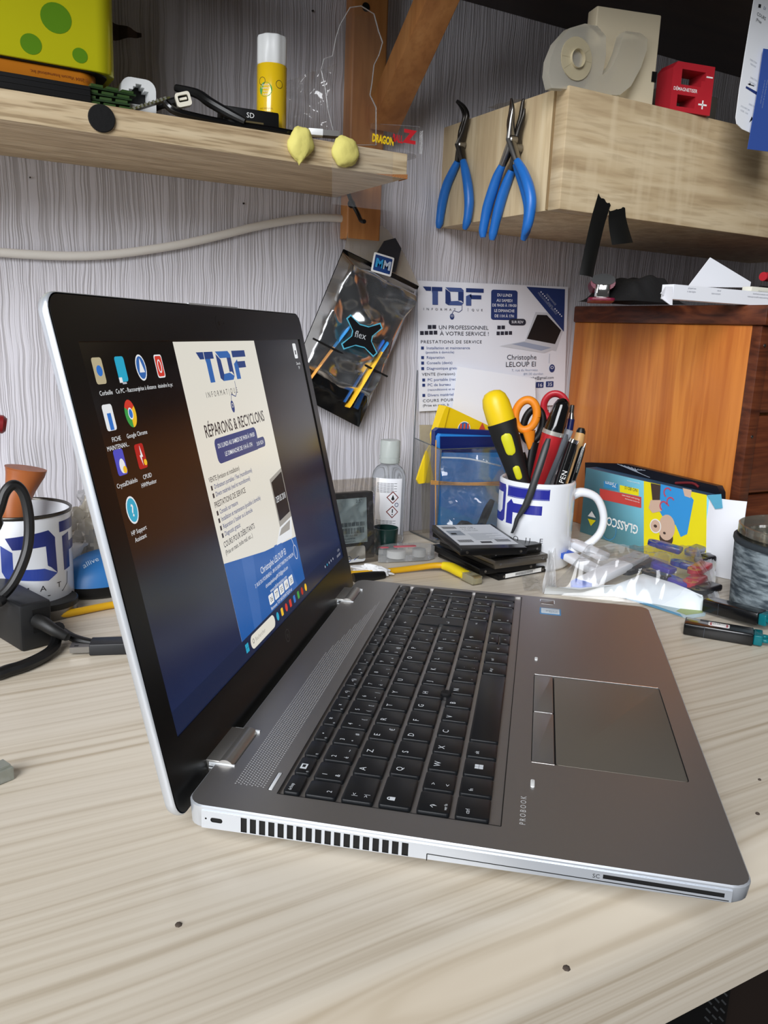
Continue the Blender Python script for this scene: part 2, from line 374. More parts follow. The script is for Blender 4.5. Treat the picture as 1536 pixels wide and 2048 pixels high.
lo = [[Vector((x, y, DK)) for x, y in lap_outline(.7)], [Vector((x, y, DK - .7)) for x, y in lap_outline(0)]]
b.loft(lo, SID, False, False)
lo = [[Vector((x, y, DK - .7)) for x, y in lap_outline(0)], [Vector((x, y, DK - 1.6)) for x, y in lap_outline(0)], [Vector((x, y, zlow(y, DK - 11.5, DK - 7.5))) for x, y in lap_outline(.6)],
      [Vector((x, y, zlow(y, DK - 13, DK - 9.5))) for x, y in lap_outline(2.2)], [Vector((x, y, zlow(y, 4, 5))) for x, y in lap_outline(14)], [Vector((x, y, 3)) for x, y in lap_outline(20)]]
b.loft(lo, SID, False, True)
# floor under keyboard, trackpad, hinges
b.rect(18, 106, 368, 217, DK - 1.35, SIL); b.rect(81, 12, 203, 96, DK - 1.3, DRK); b.rect(36, 242, 76, 259, DK - 1.38, DRK); b.rect(308, 242, 345, 259, DK - 1.38, DRK); b.rect(20, 218.5, 39, 222.5, DK - 1.3, DRK)
# dark seam round the keyboard tray
for a, c in (((18.8, 107.3), (367, 107.3)), ((18.8, 216), (367, 216)), ((18.8, 107.3), (18.8, 216)), ((367, 107.3), (367, 216))): b.line(a, c, .5, DK + .03, DRK)
# speaker grille perforation
for j in range(11):
    v = 224.3 + j * 1.45; n_ = int((300 - j * 12) / 1.9)
    for i in range(n_):
        u = 20.5 + i * 1.9 + (j % 2) * .9
        if 0 < i and u < 340: b.disc(u, v, .48, DK + .03, LOGO, seg=4)
# model name on the palm rest, runs along the u axis
b.text('PROBOOK', 2.9, 22.5, 96.2, DK + .04, LOGO, track=1.45)
o = b.build('base', [SILVER, mat('seam_black', '#0c0c0d', .6), SILVERSIDE, mat('grey_print', '#c9cacb', .5)], LAP, smooth=40)
# rubber feet
for u, v in ((70, 40), (304, 40), (60, 222), (314, 222)):
    f = MB(); f.rbox(u, v, 0, 3.2, 24, 7, 3, .6, 0); f.build('rubber_foot', BLACKP, LAP)

# left side panel with vents, lock slot, drive bay and card slot: local x=v, y=z
def side_panel():
    b = MB(); xf = lambda p: Vector((-.25 - p.z, p.x, p.y))
    def zl(v): return zlow(v, DK - 11.2, DK - 7.3)
    outer = [(9, zl(9)), (247, zl(247))] + [(247, DK - 2.0), (9, DK - 2.0)]
    holes = []
    for k in range(18):
        v0 = 227.4 - k * 4.52; holes.append([(v0 - 3.0, DK - 10.3 + (k * .06)), (v0, DK - 10.3 + k * .06), (v0, DK - 2.8), (v0 - 3.0, DK - 2.8)])
    holes.append(rr(239.5, DK - 6.3, 6, 2.4, 1.1, 3)); holes.append(rr(246 - 1.2, DK - 6.0, .9, .9, .2, 1))
    sl = [(12, DK - 5.6), (62, DK - 5.4), (62, DK - 3.4), (12, DK - 3.6)]; holes.append(sl)
    # outline must be CCW in (v,z)
    b.plate(outer, holes, -.2, .35, 0, xf, mh=1)
    b.add([xf(Vector((a, c, -.15))) for a, c in ((9, zl(9)), (247, zl(247)), (247, DK - 2.2), (9, DK - 2.2))], [[3, 2, 1, 0]], 1)
    # drive bay outline
    for a, c in (((139, DK - 10), (139, DK - 6.6)), ((139, DK - 6.6), (10, DK - 5.9 - 1.0))): b.line(a, c, .45, .38, 1, xf)
    b.text('SC', 2.0, -66.5, DK - 5.6, .40, 1, lambda p: Vector((-.25 - p.z, -p.x, p.y)), track=1.0)
    # little glints of the fan behind two vents
    return b.build('side_panel', [SILVERSIDE, mat('vent_dark', '#0a0a0a', .7)], LAP)
side_panel()

# power button, lamps, fingerprint reader, stickers
b = MB(); b.rbox(29.4, 220.4, DK - 1.2, DK + .1, 16.2, 1.9, .5, .2, 0); b.build('power_button', mat('button_white', '#f3f6f8', .25, .3), LAP)
for u, w_ in ((59.8, 7.5), (227.9, 5.6)):
    b = MB(); b.rbox(u, 93.4, DK, DK + .8, w_, 2.2, 1.0, .4, 0); b.build('screen_bumper', mat('bumper_white', '#dfe0df', .5), LAP)
b = MB(); b.rbox(360, 85.3, DK - .2, DK + .15, 11.5, 11.5, .8, .1, 0)
b.line((366, 79.3), (366, 91.3), .7, DK + .2, 1); b.line((356, 79.5), (366, 79.5), .6, DK + .2, 1); b.line((360, 91.3), (366, 91.3), .6, DK + .2, 1)
b.build('fingerprint_reader', [SILVER, CHROME], LAP)
b = MB(); b.rbox(336, 83, DK, DK + .18, 16.5, 17.5, 1, .05, 0); b.rbox(336.5, 83, DK + .1, DK + .22, 13, 15, .6, .03, 1)
b.text('CORE', 3.0, 337.8, 77, DK + .25, 2, rot=PI / 2, sx=.9); b.text('inside', 2.2, 334, 77, DK + .25, 2, rot=PI / 2)
b.build('sticker', [mat('sticker_blue', '#4f86b4', .4), mat('sticker_pale', '#c9d6df', .35), mat('sticker_ink', '#5d6f80', .5)], LAP)

# touchpad and its two buttons
b = MB(); b.rbox(141.6, 47.5, DK - 1.1, DK - .15, 117.4, 67.6, 1.8, .25, 0); b.build('touchpad', mat('touchpad_grey', '#8f897f', .42, .75), LAP)
for u0, u1 in ((83, 144.3), (145, 200.9)):
    b = MB(); b.rbox((u0 + u1) / 2, 88.2, DK - 1.1, DK - .12, u1 - u0, 12, 1.2, .3, 0); b.build('touchpad_button', SILVER, LAP)
b = MB()
for u0, u1 in ((201.6, 201.6),): b.box(u0 - .25, u0 + .35, 14, 94, DK - .2, DK + .12, 0)
b.box(144.3, 144.9, 82.2, 94.2, DK - .2, DK + .1, 0); b.box(82.2, 82.8, 82.2, 94.2, DK - .2, DK + .1, 0)
b.build('touchpad_trim', CHROME, LAP)

# hinges
for u, w_ in ((56.3, 37.4), (326.3, 33)):
    b = MB(); b.tube([(u - w_ / 2, 250.5, DK - 2.6), (u + w_ / 2, 250.5, DK - 2.6)], 5.2, 20, 0)
    b.box(u - w_ / 2, u + w_ / 2, 250.5, 262, DK - 6, DK + 1.6, 0, bev=.6)
    b.box(u - w_ / 2 - .5, u - w_ / 2 + .3, 245, 259, DK - 3, DK + .6, 1); b.box(u + w_ / 2 - .6, u + w_ / 2 + .5, 244.5, 259, DK - 3, DK + 1.2, 1)  # white end strips stand in for highlights on the hinge edges
    b.build('hinge', [mat('hinge_metal', '#aaa8a4', .36, .8), mat('hinge_highlight', '#e9edf0', .3, .2)], LAP, smooth=50)

# keyboard
KB = thing('keyboard', '', ''); del KB['label']; del KB['category']; KB.parent = LAP
_leg = {}
def key(u0, u1, v0, v1, legends=(), shape=None, name='key'):
    b = MB(); z0, z1 = DK - 1.2, DK + 1.1; cu, cv = (u0 + u1) / 2, (v0 + v1) / 2
    if shape is None: b.rbox(cu, cv, z0, z1, u1 - u0, v1 - v0, 1.6, .55, 0, seg=3, bot=False)
    else: b.plate(shape, (), z0, z1 - .3, 0, bottom=False); b.plate([((p[0] - cu) * .965 + cu, (p[1] - cv) * .98 + cv) for p in shape], (), z1 - .3, z1, 0, bottom=False)
    for lg in legends:
        if lg[0] == 'win':
            x, y = lg[1], lg[2]
            for dx in (0, 2.3):
                for dy in (0, 2.3): b.rect(u0 + x + dx, v0 + y + dy, u0 + x + dx + 2.1, v0 + y + dy + 2.1, z1 + .04, 1)
        elif lg[0] == 'lock': b.rect(u0 + lg[1], v0 + lg[2], u0 + lg[1] + 3, v0 + lg[2] + 2.6, z1 + .04, 1); b.ring(u0 + lg[1] + 1.5, v0 + lg[2] + 2.6, .8, .6, z1 + .04, 1, a0=0, a1=PI, seg=8)
        elif lg[0] == 'scr': b.plate([(u0 + 4, v0 + 3), (u0 + 9, v0 + 3), (u0 + 9, v0 + 6.4), (u0 + 4, v0 + 6.4)], ([(u0 + 5.6, v0 + 3.9), (u0 + 8.2, v0 + 3.9), (u0 + 8.2, v0 + 5.6), (u0 + 5.6, v0 + 5.6)],), z1 + .04, z1 + .04, 1)
        else: b.text(lg[0], lg[3] if len(lg) > 3 else 3.0, u0 + lg[1], v0 + lg[2], z1 + .04, 1)
    c = (cu, cv, z0)
    return b.build(name, [KEYM, KEYL], KB, loc=c)
TL = lambda s, x=3.2, y=9.6, h=3.6: (s, x, y, h)
# ctrl row
R5 = (113, 129.2)
key(20.3, 38.3, *R5, [('ctrl', 3, 9.6, 2.2)]); key(40.6, 56.9, *R5, [('fn', 3, 9.6, 2.2)]); key(59.2, 75.9, *R5, [('win', 6.5, 6.2)]); key(78.2, 94.6, *R5, [('alt', 3, 9.6, 2.2)])
key(96.9, 188.9, *R5); key(191.3, 208.4, *R5, [('alt gr', 3, 9.6, 2.0)]); key(210.7, 227.3, *R5, [('ctrl', 3, 9.6, 2.2)])
key(229.6, 246.4, *R5, [('<', 6.5, 6.5, 2.6)]); key(248.8, 266.6, 121.5, 129.2, [('^', 7.3, 2.8, 2.6)]); key(248.8, 266.6, 113, 120.7, [('v', 7.3, 2.8, 2.2)])
key(268.9, 292.5, *R5, [('>', 9, 6.5, 2.6)]); key(295, 329.7, *R5, [('0', 3, 9, 2.6), ('ins', 3, 3, 1.8)]); key(331.9, 346.6, *R5, [('.', 4, 9, 2.6), ('suppr', 3, 3, 1.5)])
# shift row
R4 = (131.8, 147.6)
key(20.5, 38.2, *R4, [('\u2191', 3.4, 6.5, 3.4), ('ver fn', 3.0, 1.6, 1.7)])
key(40.5, 57, *R4, [('>', 4, 9.6, 2.6), ('<', 4, 2.4, 2.6)])
for i, ch in enumerate('WXCVBN'): u = 59.4 + i * 18.98; key(u, u + 16.7, *R4, [TL(ch)])
for i, (a, c) in enumerate((('?', ','), ('.', ';'), ('/', ':'), ('\u00a7', '!'))): u = 173.4 + i * 18.95; key(u, u + 16.7, *R4, [(a, 4, 9.4, 2.6), (c, 4, 2.8, 2.6)])
key(249.5, 292.5, *R4, [('\u2191', 3.4, 8, 3.4), ('maj', 34, 8, 1.8)])
for i, ch in enumerate('123'): u = 295.2 + i * 18.2; key(u, u + 16, *R4, [(ch, 3, 9, 2.6), (('fin', '\u2193', 'pg')[i], 3, 2.6, 1.8)])
key(349, 365.3, 113, 147.6, [('entr', 3, 24, 1.8)])
# home row
R3 = (150.3, 166.2)
key(20.8, 47.4, *R3, [('lock', 4.5, 8.6)])
for i, ch in enumerate('QSDFGHJKLM'): u = 49.9 + i * 19; key(u, u + 16.7, *R3, [TL(ch)])
key(239.8, 256.5, *R3, [('%', 3.6, 9.2, 2.6), ('\u00f9', 3.6, 3, 2.6)]); key(258.6, 273.8, *R3, [('\u00b5', 3.6, 9.2, 2.6), ('*', 3.6, 3, 2.6)])
for i, ch in enumerate('456'): u = 294.6 + i * 18.1; key(u, u + 16, *R3, [(ch, 3, 9, 2.6), (('<', '', '>')[i] or ' ', 3, 2.6, 1.8)])
# letter row
R2 = (168.9, 184.6)
key(20.5, 43.2, *R2, [('|<', 4, 9, 2.4), ('>|', 4, 3, 2.4)])
for i, ch in enumerate('AZERTYUIOP'): u = 45.6 + i * 19; key(u, u + 16.7, *R2, [TL(ch)] + ([('\u20ac', 11, 2.6, 3)] if ch == 'E' else []))
key(235.3, 251.4, *R2, [('\u00a8', 3.6, 8, 3), ('^', 3.6, 2.4, 3)]); key(253.6, 270.4, *R2, [('\u00a3', 3.6, 9.2, 2.6), ('$', 3.6, 3, 2.6), ('\u00a4', 10, 3, 2.4)])
key(272.7, 291.6, 150.3, 184.6, [('\u21b5', 6, 10, 3.4)], [(276.3, 150.3), (291.6, 150.3), (291.6, 184.6), (272.7, 184.6), (272.7, 168.9), (276.3, 168.9)])
for i, ch in enumerate('789'): u = 293.6 + i * 18.2; key(u, u + 16, *R2, [(ch, 3, 9, 2.6), (('\\', '\u2191', 'pg')[i], 3, 2.6, 1.8)])
key(348.6, 365.3, 150.3, 184.6, [('+', 5, 16, 3)])
# number row
R1 = (187.1, 202.7)
key(20.2, 33.7, *R1, [('2', 4, 3, 2.6)])
NUM = [('1', '&', ''), ('2', '\u00e9', '~'), ('3', '"', '#'), ('4', "'", '{'), ('5', '(', '['), ('6', '-', '|'), ('7', '\u00e8', '`'), ('8', '_', '\\'), ('9', '\u00e7', '^'), ('0', '\u00e0', '@'), ('\u00b0', ')', ']'), ('+', '=', '}')]
for i, (a, c, d) in enumerate(NUM):
    u = 35.9 + i * 18.82; key(u, u + 16.6, *R1, [(a, 3.4, 9.3, 2.8), (c, 3.4, 2.7, 2.6)] + ([(d, 10.6, 2.7, 2.6)] if d else []))
key(261.6, 289.3, *R1, [('\u2190', 8, 6.5, 3)])
for i, ch in enumerate(('num', '/', '*', '-')): u = 291.5 + i * 18.4; key(u, u + 16.2, *R1, [(ch, 4, 6.5, 2.0 if i == 0 else 2.8)])
# function row
R0 = (205.3, 213.6)
FN = ['esc'] + [' '] * 12 + ['impr', 'ins', 'suppr']
FL = [('\u00e9chap', 1.6, 4.6, 1.9), ('scr', 0, 0), None, ('\u2022', 6, 3, 3), ('*', 6, 2, 4), ('x', 6.5, 3, 2.6), ('<)', 6, 3, 2.6), ('<))', 5.5, 3, 2.6), ('o', 6, 3, 2.6), ('-', 5, 3, 3), None, ('>', 6, 3, 2.6), ('+', 6, 3, 2.8), ('impr', 3, 3, 1.8), ('inser', 3, 3, 1.8)]
for i in range(14):
    u = 20.2 + i * 18.25; lg = FL[i]; key(u, u + 16, *R0, ([lg] if lg else []) + ([('f%d' % i, 1.2, 1.0, 1.3)] if 0 < i < 13 else []))
for i, t in enumerate(('suppr', 'd\u00e9but', 'pg', 'pg', 'fin')):
    u = (294 - 18.25 if i == 0 else 292.4 + (i - 1) * 18.35); key(u + (0.3 if i == 0 else 0), u + (15.2 if i == 0 else 16.2), *R0, [(t, 2.5, 3, 1.6)])
# pointing stick
b = MB(); b.lathe([(4.6, DK - 1), (4.8, DK + .9), (4.2, DK + 1.0)], 20, 0, Matrix.Translation((151.5, 148.7, 0))); b.lathe([(3.2, DK + .8), (3.4, DK + 2.0), (2.8, DK + 2.6), (1, DK + 2.3)], 20, 1, Matrix.Translation((151.5, 148.7, 0)))
b.build('pointing_stick', [mat('stick_ring', '#1a1b1d', .35), mat('stick_rubber', '#0e0e0f', .8, bump=.6, bscale=2500)], LAP)

# ------------------------------------------------------------------ lid: local x=u, y=s (up the screen), z towards the user
TH = math.radians(76.65)
LM = Matrix.Translation((0, .2661, (24.14 + DK) / 1000)) @ Matrix(((1, 0, 0), (0, math.cos(TH), -math.sin(TH)), (0, math.sin(TH), math.cos(TH)))).to_4x4()
LID = bpy.data.objects.new('lid', None); C.objects.link(LID); LID.parent = LAP; LID.matrix_local = LM; bpy.context.view_layer.update()
def lout(ins, r=9): return [(x + 186.2, y + 90.2) for x, y in rrect(374.4 - 2 * ins, 251 - 2 * ins, r, 6)]
b = MB()
b.loft([[Vector((x, y, z)) for x, y in lout(i)] for z, i in ((-7.6, 7), (-7.2, 3.5), (-5.6, .8), (-3, 0), (-.9, 0), (-.35, .5))], 0, True, False)
b.box(150, 232, 214.6, 216.6, -4.6, -1.6, 0, bev=.4)
b.build('back_cover', SILVERSIDE, LID, smooth=60)
b = MB(); scr = [(16, 0), (360, 0), (360, 193.6), (16, 193.6)]
b.plate(lout(1.2, 8.2), (scr,), -1.1, 0.0, 0, bottom=False); b.build('bezel', mat('bezel_black', '#111110', .3, spec=.4), LID)
b = MB(); ZL = .06
b.ring(186.4, -10.2, 3.9, .55, ZL, 0, seg=28)
b.text('hp', 3.6, 186.3, -11.6, ZL, 0, align='C', sx=.85); b.build('maker_emblem', mat('logo_grey', '#6f6f6f', .3, .6), LID)
b = MB(); b.ring(186, 204.4, 4.6, .35, ZL, 1, seg=20, a0=PI * .6, a1=PI * 1.4); b.disc(187, 204.4, 1.5, ZL, 0); b.disc(195, 204.4, .6, ZL, 0); b.disc(177, 204.4, .4, ZL, 0)
b.build('webcam', [BLACKG, mat('webcam_ring', '#050505', .6)], LID)

# display picture
def disp(name, col, e=1.0): return mat(name, '#050506', .22, emit=col, es=e, spec=.45)
def wallpaper_with_glow():  # dark desktop; navy backlight glow and brown room reflection painted into the emission
    m = bpy.data.materials.new('desktop_glow_reflection'); m.use_nodes = True; n = m.node_tree.nodes; L = m.node_tree.links; bs = n['Principled BSDF']
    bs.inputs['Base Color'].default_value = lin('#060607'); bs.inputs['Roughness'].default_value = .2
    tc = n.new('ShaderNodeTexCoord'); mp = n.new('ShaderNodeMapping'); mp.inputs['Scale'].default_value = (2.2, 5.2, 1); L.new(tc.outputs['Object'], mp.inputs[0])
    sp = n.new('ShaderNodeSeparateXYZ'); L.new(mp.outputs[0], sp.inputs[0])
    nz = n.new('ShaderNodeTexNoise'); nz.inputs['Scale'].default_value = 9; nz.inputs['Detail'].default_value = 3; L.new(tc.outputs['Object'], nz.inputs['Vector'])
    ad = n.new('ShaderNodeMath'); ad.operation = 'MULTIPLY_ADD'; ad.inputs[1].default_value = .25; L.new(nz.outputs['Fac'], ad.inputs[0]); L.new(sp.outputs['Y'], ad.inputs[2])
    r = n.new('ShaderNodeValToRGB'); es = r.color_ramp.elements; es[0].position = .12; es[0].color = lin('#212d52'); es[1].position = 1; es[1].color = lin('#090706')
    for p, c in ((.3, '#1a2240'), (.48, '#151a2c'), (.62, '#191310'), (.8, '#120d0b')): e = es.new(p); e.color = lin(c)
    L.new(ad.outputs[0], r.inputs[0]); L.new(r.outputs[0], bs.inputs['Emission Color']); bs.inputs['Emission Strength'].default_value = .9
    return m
b = MB(); SM = [wallpaper_with_glow(), disp('poster_white', '#e8e4d8', .95), disp('poster_blue', '#1f5da8', .95), disp('poster_navy', '#2c437f', .9), disp('poster_ink', '#35353a', .9),
                disp('screen_white', '#f4f6f8', .9), disp('task_bar', '#1c2644', .9), disp('cyan_icon', '#2aa6c8'), disp('red_icon', '#d03a2c'), disp('yellow_icon', '#f0bf2c'),
                disp('green_icon', '#3a9a48'), disp('blue_icon', '#2f72c8'), disp('beige_icon', '#b9ad8c'), disp('grey_print_s', '#b9bcc6', .9), disp('dark_screen', '#141416', 1), disp('crimson_icon', '#b02020'), disp('violet_icon', '#4a4fc0'), disp('poster_midblue', '#3568b0', .95), disp('poster_grey', '#a8a49c', .9)]
WHI, BLU, NAV, INKS, SWH, TSK, CY, RD, YE, GN, BI, BE, GP, DKS, CR, VI, MBL, PGR = range(1, 19)
z = -.9
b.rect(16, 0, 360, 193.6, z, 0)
def zz(k): return z + .035 * k
b.rect(16, 0, 360, 12.6, zz(1), TSK)
b.poly([(114, 12.6), (248, 12.6), (248, 193), (114, 193)], zz(1), WHI)
b.poly([(114, 12.6), (248, 12.6), (248, 46), (181, 52), (114, 61.8)], zz(2), BLU)
b.poly([(136, 12.6), (150, 12.6), (160, 55), (140, 58)], zz(3), MBL); b.poly([(190, 12.6), (230, 12.6), (215, 50), (200, 51)], zz(3), MBL)
def tof(b, x, y, w_, h, zt, mn, m2=None, xf=None, parts='TOF'):
    """three angular capitals drawn as polygons in a w x h box"""
    m2 = mn if m2 is None else m2; sx, sy = w_ / 100, h / 40
    def P(pts, m): b.poly([(x + a * sx, y + c * sy) for a, c in pts], zt, m, xf)
    if 'T' in parts:
        P([(0, 40), (13, 40), (13, 31), (5, 31)], mn); P([(14, 40), (31, 40), (31, 31), (14, 31)], mn); P([(14, 31), (24, 31), (24, 1), (15, 1), (15, 26)], m2)
    if 'O' in parts:
        P([(36, 40), (62, 40), (66, 35), (66, 31), (43, 31)], m2); P([(57, 31), (66, 31), (66, 6), (62, 12), (57, 12)], mn); P([(41, 1), (62, 1), (66, 6), (57, 11), (45, 10)], m2); P([(36, 37), (44, 29), (45, 10), (41, 1), (36, 5)], mn)
    if 'F' in parts:
        P([(70, 40), (100, 40), (100, 31), (70, 31)], mn); P([(76, 25), (96, 25), (96, 16), (79, 16)], mn); P([(70, 22), (79, 28), (79, 1), (70, 1)], m2)
def minimouse(b, x, y, s, zt, m, mi, xf=None, cord=True):
    b.disc(x, y, s * .7, zt, m, xf, ry=s); b.ring(x, y + s * .2, s * .28, s * .12, zt + .04, mi, xf, seg=8)
    if cord:
        pts = [(x, y + s), (x + s * .5, y + s * 2.0), (x + s * 2.2, y + s * 1.5), (x + s * 3.2, y + s * 2.3), (x + s * 3.2, y + s * 4)]
        for a, c in zip(pts, pts[1:]): b.line(a, c, s * .16, zt, m, xf)
tof(b, 142, 167, 82, 19.5, zz(3), NAV, MBL)
b.text('INFORMAT|QUE', 3.6, 143, 158.8, zz(3), INKS, track=1.75, sx=.92)
minimouse(b, 181, 150.5, 4, zz(3), NAV, WHI)
b.text('R\u00c9PARONS & RECYCLONS', 7.8, 182, 135.8, zz(3), INKS, align='C', sx=.83, bold=.012)
b.plate(rr(176, 126.0, 74, 15.5, 4), (), zz(3), zz(3), NAV); b.text('DU LUNDI AU SAMEDI DE 9H30 \u00c0 19H30', 2.9, 176, 127.6, zz(4), SWH, align='C', sx=.9, bold=.01); b.text('LE DIMANCHE DE 11H \u00c0 17H', 2.9, 176, 121.6, zz(4), SWH, align='C', sx=.95, bold=.01)
b.plate(rr(216, 122.0, 20, 7, 3), (), zz(4.4), zz(4.4), NAV); b.text('SUR RDV', 2.8, 216, 120.6, zz(5), SWH, align='C', sx=.9)
yy = 110
for t, s_, bl in (('VENTE (livraison et installation)', 3.3, 0), ('Ordinateurs portables / Fixe (reconditionn\u00e9)', 3.1, 1), ('Divers mat\u00e9riels (neuf et reconditionn\u00e9)', 3.1, 1), ('', 0, 0), ('PRESTATIONS DE SERVICE', 3.8, 0), ('Conseils sur mesure', 3.1, 1),
                  ('Installation et maintenance (possible \u00e0 domicile)', 3.1, 1), ('R\u00e9paration \u00e0 l\u2019atelier ou \u00e0 domicile', 3.1, 1), ('Diagnostic gratuit', 3.1, 1), ('', 0, 0), ('COURS POUR D\u00c9BUTANTS', 3.8, 0), ('(Prise en main, bo\u00eete mail, etc...)', 3.1, 0)):
    if t:
        if bl: b.rect(120, yy - .2, 122.4, yy + 2.6, zz(3), INKS)
        b.text(t, s_ * .95, 124.5 if bl else 119.5, yy, zz(3), INKS if not bl else NAV, sx=.88, bold=.008)
        yy -= 4.6
    else: yy -= 1.5
# drawn laptop on the poster
b.poly([(219, 95), (247.8, 99), (247.8, 62), (219, 60)], zz(3.4), PGR); b.poly([(221, 92.5), (246.6, 96.5), (246.6, 66), (221, 64)], zz(4), DKS)
b.text('DEPUIS 2018', 4.6, 233.5, 77, zz(5), SWH, align='C', sx=.62)
b.poly([(219, 60), (247.8, 62), (240, 48), (205, 50)], zz(3.4), SWH); b.poly([(221, 58.5), (243, 60.3), (238, 54), (214, 54.6)], zz(4), PGR)
b.ring(240, 36, 3.3, .5, zz(3.4), SWH, ry=5); b.line((240, 41), (236, 50), .5, zz(3.6), SWH)
yy = 40
for t, s_ in (('Christophe LELOUP EI', 4.6), ('7, RUE DU FOURNEAU - 89130 SAINT MARTIN D\u2019ORDON', 2.6), ('christopheleloup89120@gmail.com', 2.7), ('www.tofinformatique.com', 2.7)):
    b.text(t, s_, 193, yy, zz(4), SWH, align='C', sx=.9); yy -= 5.2
for i, t in enumerate(('06', '77', '55', '16', '35')):
    b.plate(rr(174 + i * 11, 17.6 + 3, 9, 6.6, 1), (), zz(4), zz(4), SWH); b.text(t, 3.8, 174 + i * 11, 18.6, zz(5), INKS, align='C')
b.text('Retrouvez TOF INFORMATIQUE sur', 2.4, 193, 13.6, zz(4), SWH, align='C', sx=.9)
# desktop icons
def icon(u, s, m, txt, kind='sq', txt2=None, m2=SWH):
    if kind == 'sq': b.plate(rr(u, s, 9, 12.5, 1.4, 2), (), zz(2), zz(2), m)
    elif kind == 'round': b.disc(u, s, 5.4, zz(2), SWH, ry=6.8); b.disc(u, s, 4.6, zz(3), m, ry=5.9)
    b.text(txt, 2.3, u + 1.5, s - 11.5, zz(2), SWH, align='C', sx=1.0)
    if txt2: b.text(txt2, 2.3, u + 1.5, s - 15.2, zz(2), SWH, align='C')
icon(28.5, 180, BE, 'Corbeille'); b.disc(29, 180, 2.6, zz(3), BI)
icon(49.5, 180, CY, 'Ce PC - Raccourci'); b.rect(47.5, 172.6, 51.5, 173.6, zz(3), GP); b.rect(45, 173.4, 48, 176, zz(4), SWH)
icon(70, 180, MBL, 'prise \u00e0 distance', 'round'); b.poly([(70, 185), (73, 177.5), (67.4, 177.5)], zz(4), SWH)
icon(91, 180, SWH, '\u00e9teindre le pc'); b.plate(rr(91, 180, 7.6, 11, 1.2, 2), (), zz(3), zz(3), RD); b.ring(91, 180, 1.5, .8, zz(4), SWH, ry=2.9)
icon(27.5, 158, SWH, 'FICHE', txt2='MAINTENAN...'); b.rect(26, 152, 29.5, 160, zz(3), BI)
icon(48, 158, RD, 'Google Chrome', 'none')
for k, mm_ in enumerate((RD, GN, YE)):
    a0 = PI / 6 + k * 2 * PI / 3; b.ring(48, 158, 1.5, 3.9, zz(3), mm_, ry=3.0, a0=a0, a1=a0 + 2 * PI / 3, seg=10)
b.disc(48, 158, 2.4, zz(4), SWH, ry=3.0); b.disc(48, 158, 1.8, zz(5), BI, ry=2.3)
icon(27.5, 136.5, VI, 'CrystalDiskInfo'); b.disc(28.5, 134.5, 2.6, zz(3), SWH, ry=3.6); b.disc(30, 132.5, 1.8, zz(4), YE)
icon(48, 136.5, CR, 'CPUID', txt2='HWMonitor'); b.poly([(48.5, 142), (50, 136), (48.5, 136), (48.5, 131.5), (46.8, 137), (48, 137)], zz(3), SWH); b.disc(51, 133, 1.6, zz(4), YE)
icon(27.5, 113, CY, 'HP Support', 'round', 'Assistant'); b.text('?', 6, 27.5, 110, zz(5), SWH, align='C', bold=.02)
icon(343, 184, SWH, 'Zone de', txt2='TP'); b.rect(341.5, 181, 344.5, 184.5, zz(3), DKS)
# taskbar
for dx in (0, 2.6):
    for dy in (0, 2.8): b.rect(117 + dx, 4 + dy, 119.4 + dx, 6.6 + dy, zz(3), CY)
b.plate(rr(149, 6.6, 46, 8.6, 4.2), (), zz(3), zz(3), WHI); b.text('Rechercher', 2.8, 134, 5.4, zz(4), PGR); b.ring(130.6, 7, 1.1, .4, zz(4), INKS, seg=10)
for i, mm_ in enumerate((CY, YE, RD, RD, BI, GN, CR, YE)):
    u = 178.5 + i * 9.6
    (b.disc(u, 6.6, 2.4, zz(3), mm_, ry=2.9) if i in (0, 2, 6, 7) else b.plate(rr(u, 6.6, 4.4, 5.4, .8, 2), (), zz(3), zz(3), mm_))
for i, mm_ in enumerate((GP, CY, GP, GP, GP)): b.disc(303 + i * 6.4, 6.6, 1.1, zz(3), mm_, seg=8)
b.text('11:34', 2.2, 349, 7.8, zz(3), GP, align='C'); b.text('26/02/2025', 2.0, 347, 4.0, zz(3), GP, align='C')
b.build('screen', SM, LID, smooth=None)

# ------------------------------------------------------------------ shelves and brackets on the wall
PINE = grain('orange_pine_bracket', '#9a6236', '#b57a45', '#c48a52', (40, 40, 5), rough=.45, dark='#8a532a', darkamt=.25)
DKBOARD = grain('dark_brown_board', '#2b1d14', '#34241a', '#3c2a1e', (4, 40, 40), rough=.5, bump=.1)
b = MB(); b.box(-700, 1500, 505, WY, 610, 630, 0, bev=1); o = b.build('upper_shelf', DKBOARD); tag(o, 'dark brown board running along the wall above the bracket and cupboard', 'shelf')  # front edge, out of view, brought forward to shade the upper wall

SH = thing('wall_shelf', 'oak wall shelf with chipped end carrying the glue stick and card reader', 'shelf', (409, 780, 385))
b = MB(); b.box(-1100, 0, -76, 76, 0, 21.5, 0, bev=.8); b.build('board', OAK, SH)
b = MB(); b.add([(-34, -76.6, 0), (.5, -76.6, 3.5), (.5, -76.6, -.5), (.6, -60, -.5), (.6, -60, 4)], [[0, 2, 1], [1, 2, 3, 4]], 0); b.build('chipped_corner', mat('chipboard', '#a06a3c', .9, bump=.8, bscale=900), SH)
b = MB(); b.grid(lambda u, v: Vector((-78 + u * 62, -77 - 2.2 * math.sin(v * PI * .5) * (v > .45) + 1.2 * noise.noise(Vector((u * 3, v * 4, 1))) * (v > .5), 21 - v * 52)), 12, 12); b.build('clear_tape', film('tape_thin', body=.06, gloss=.6, rough=.15), SH)
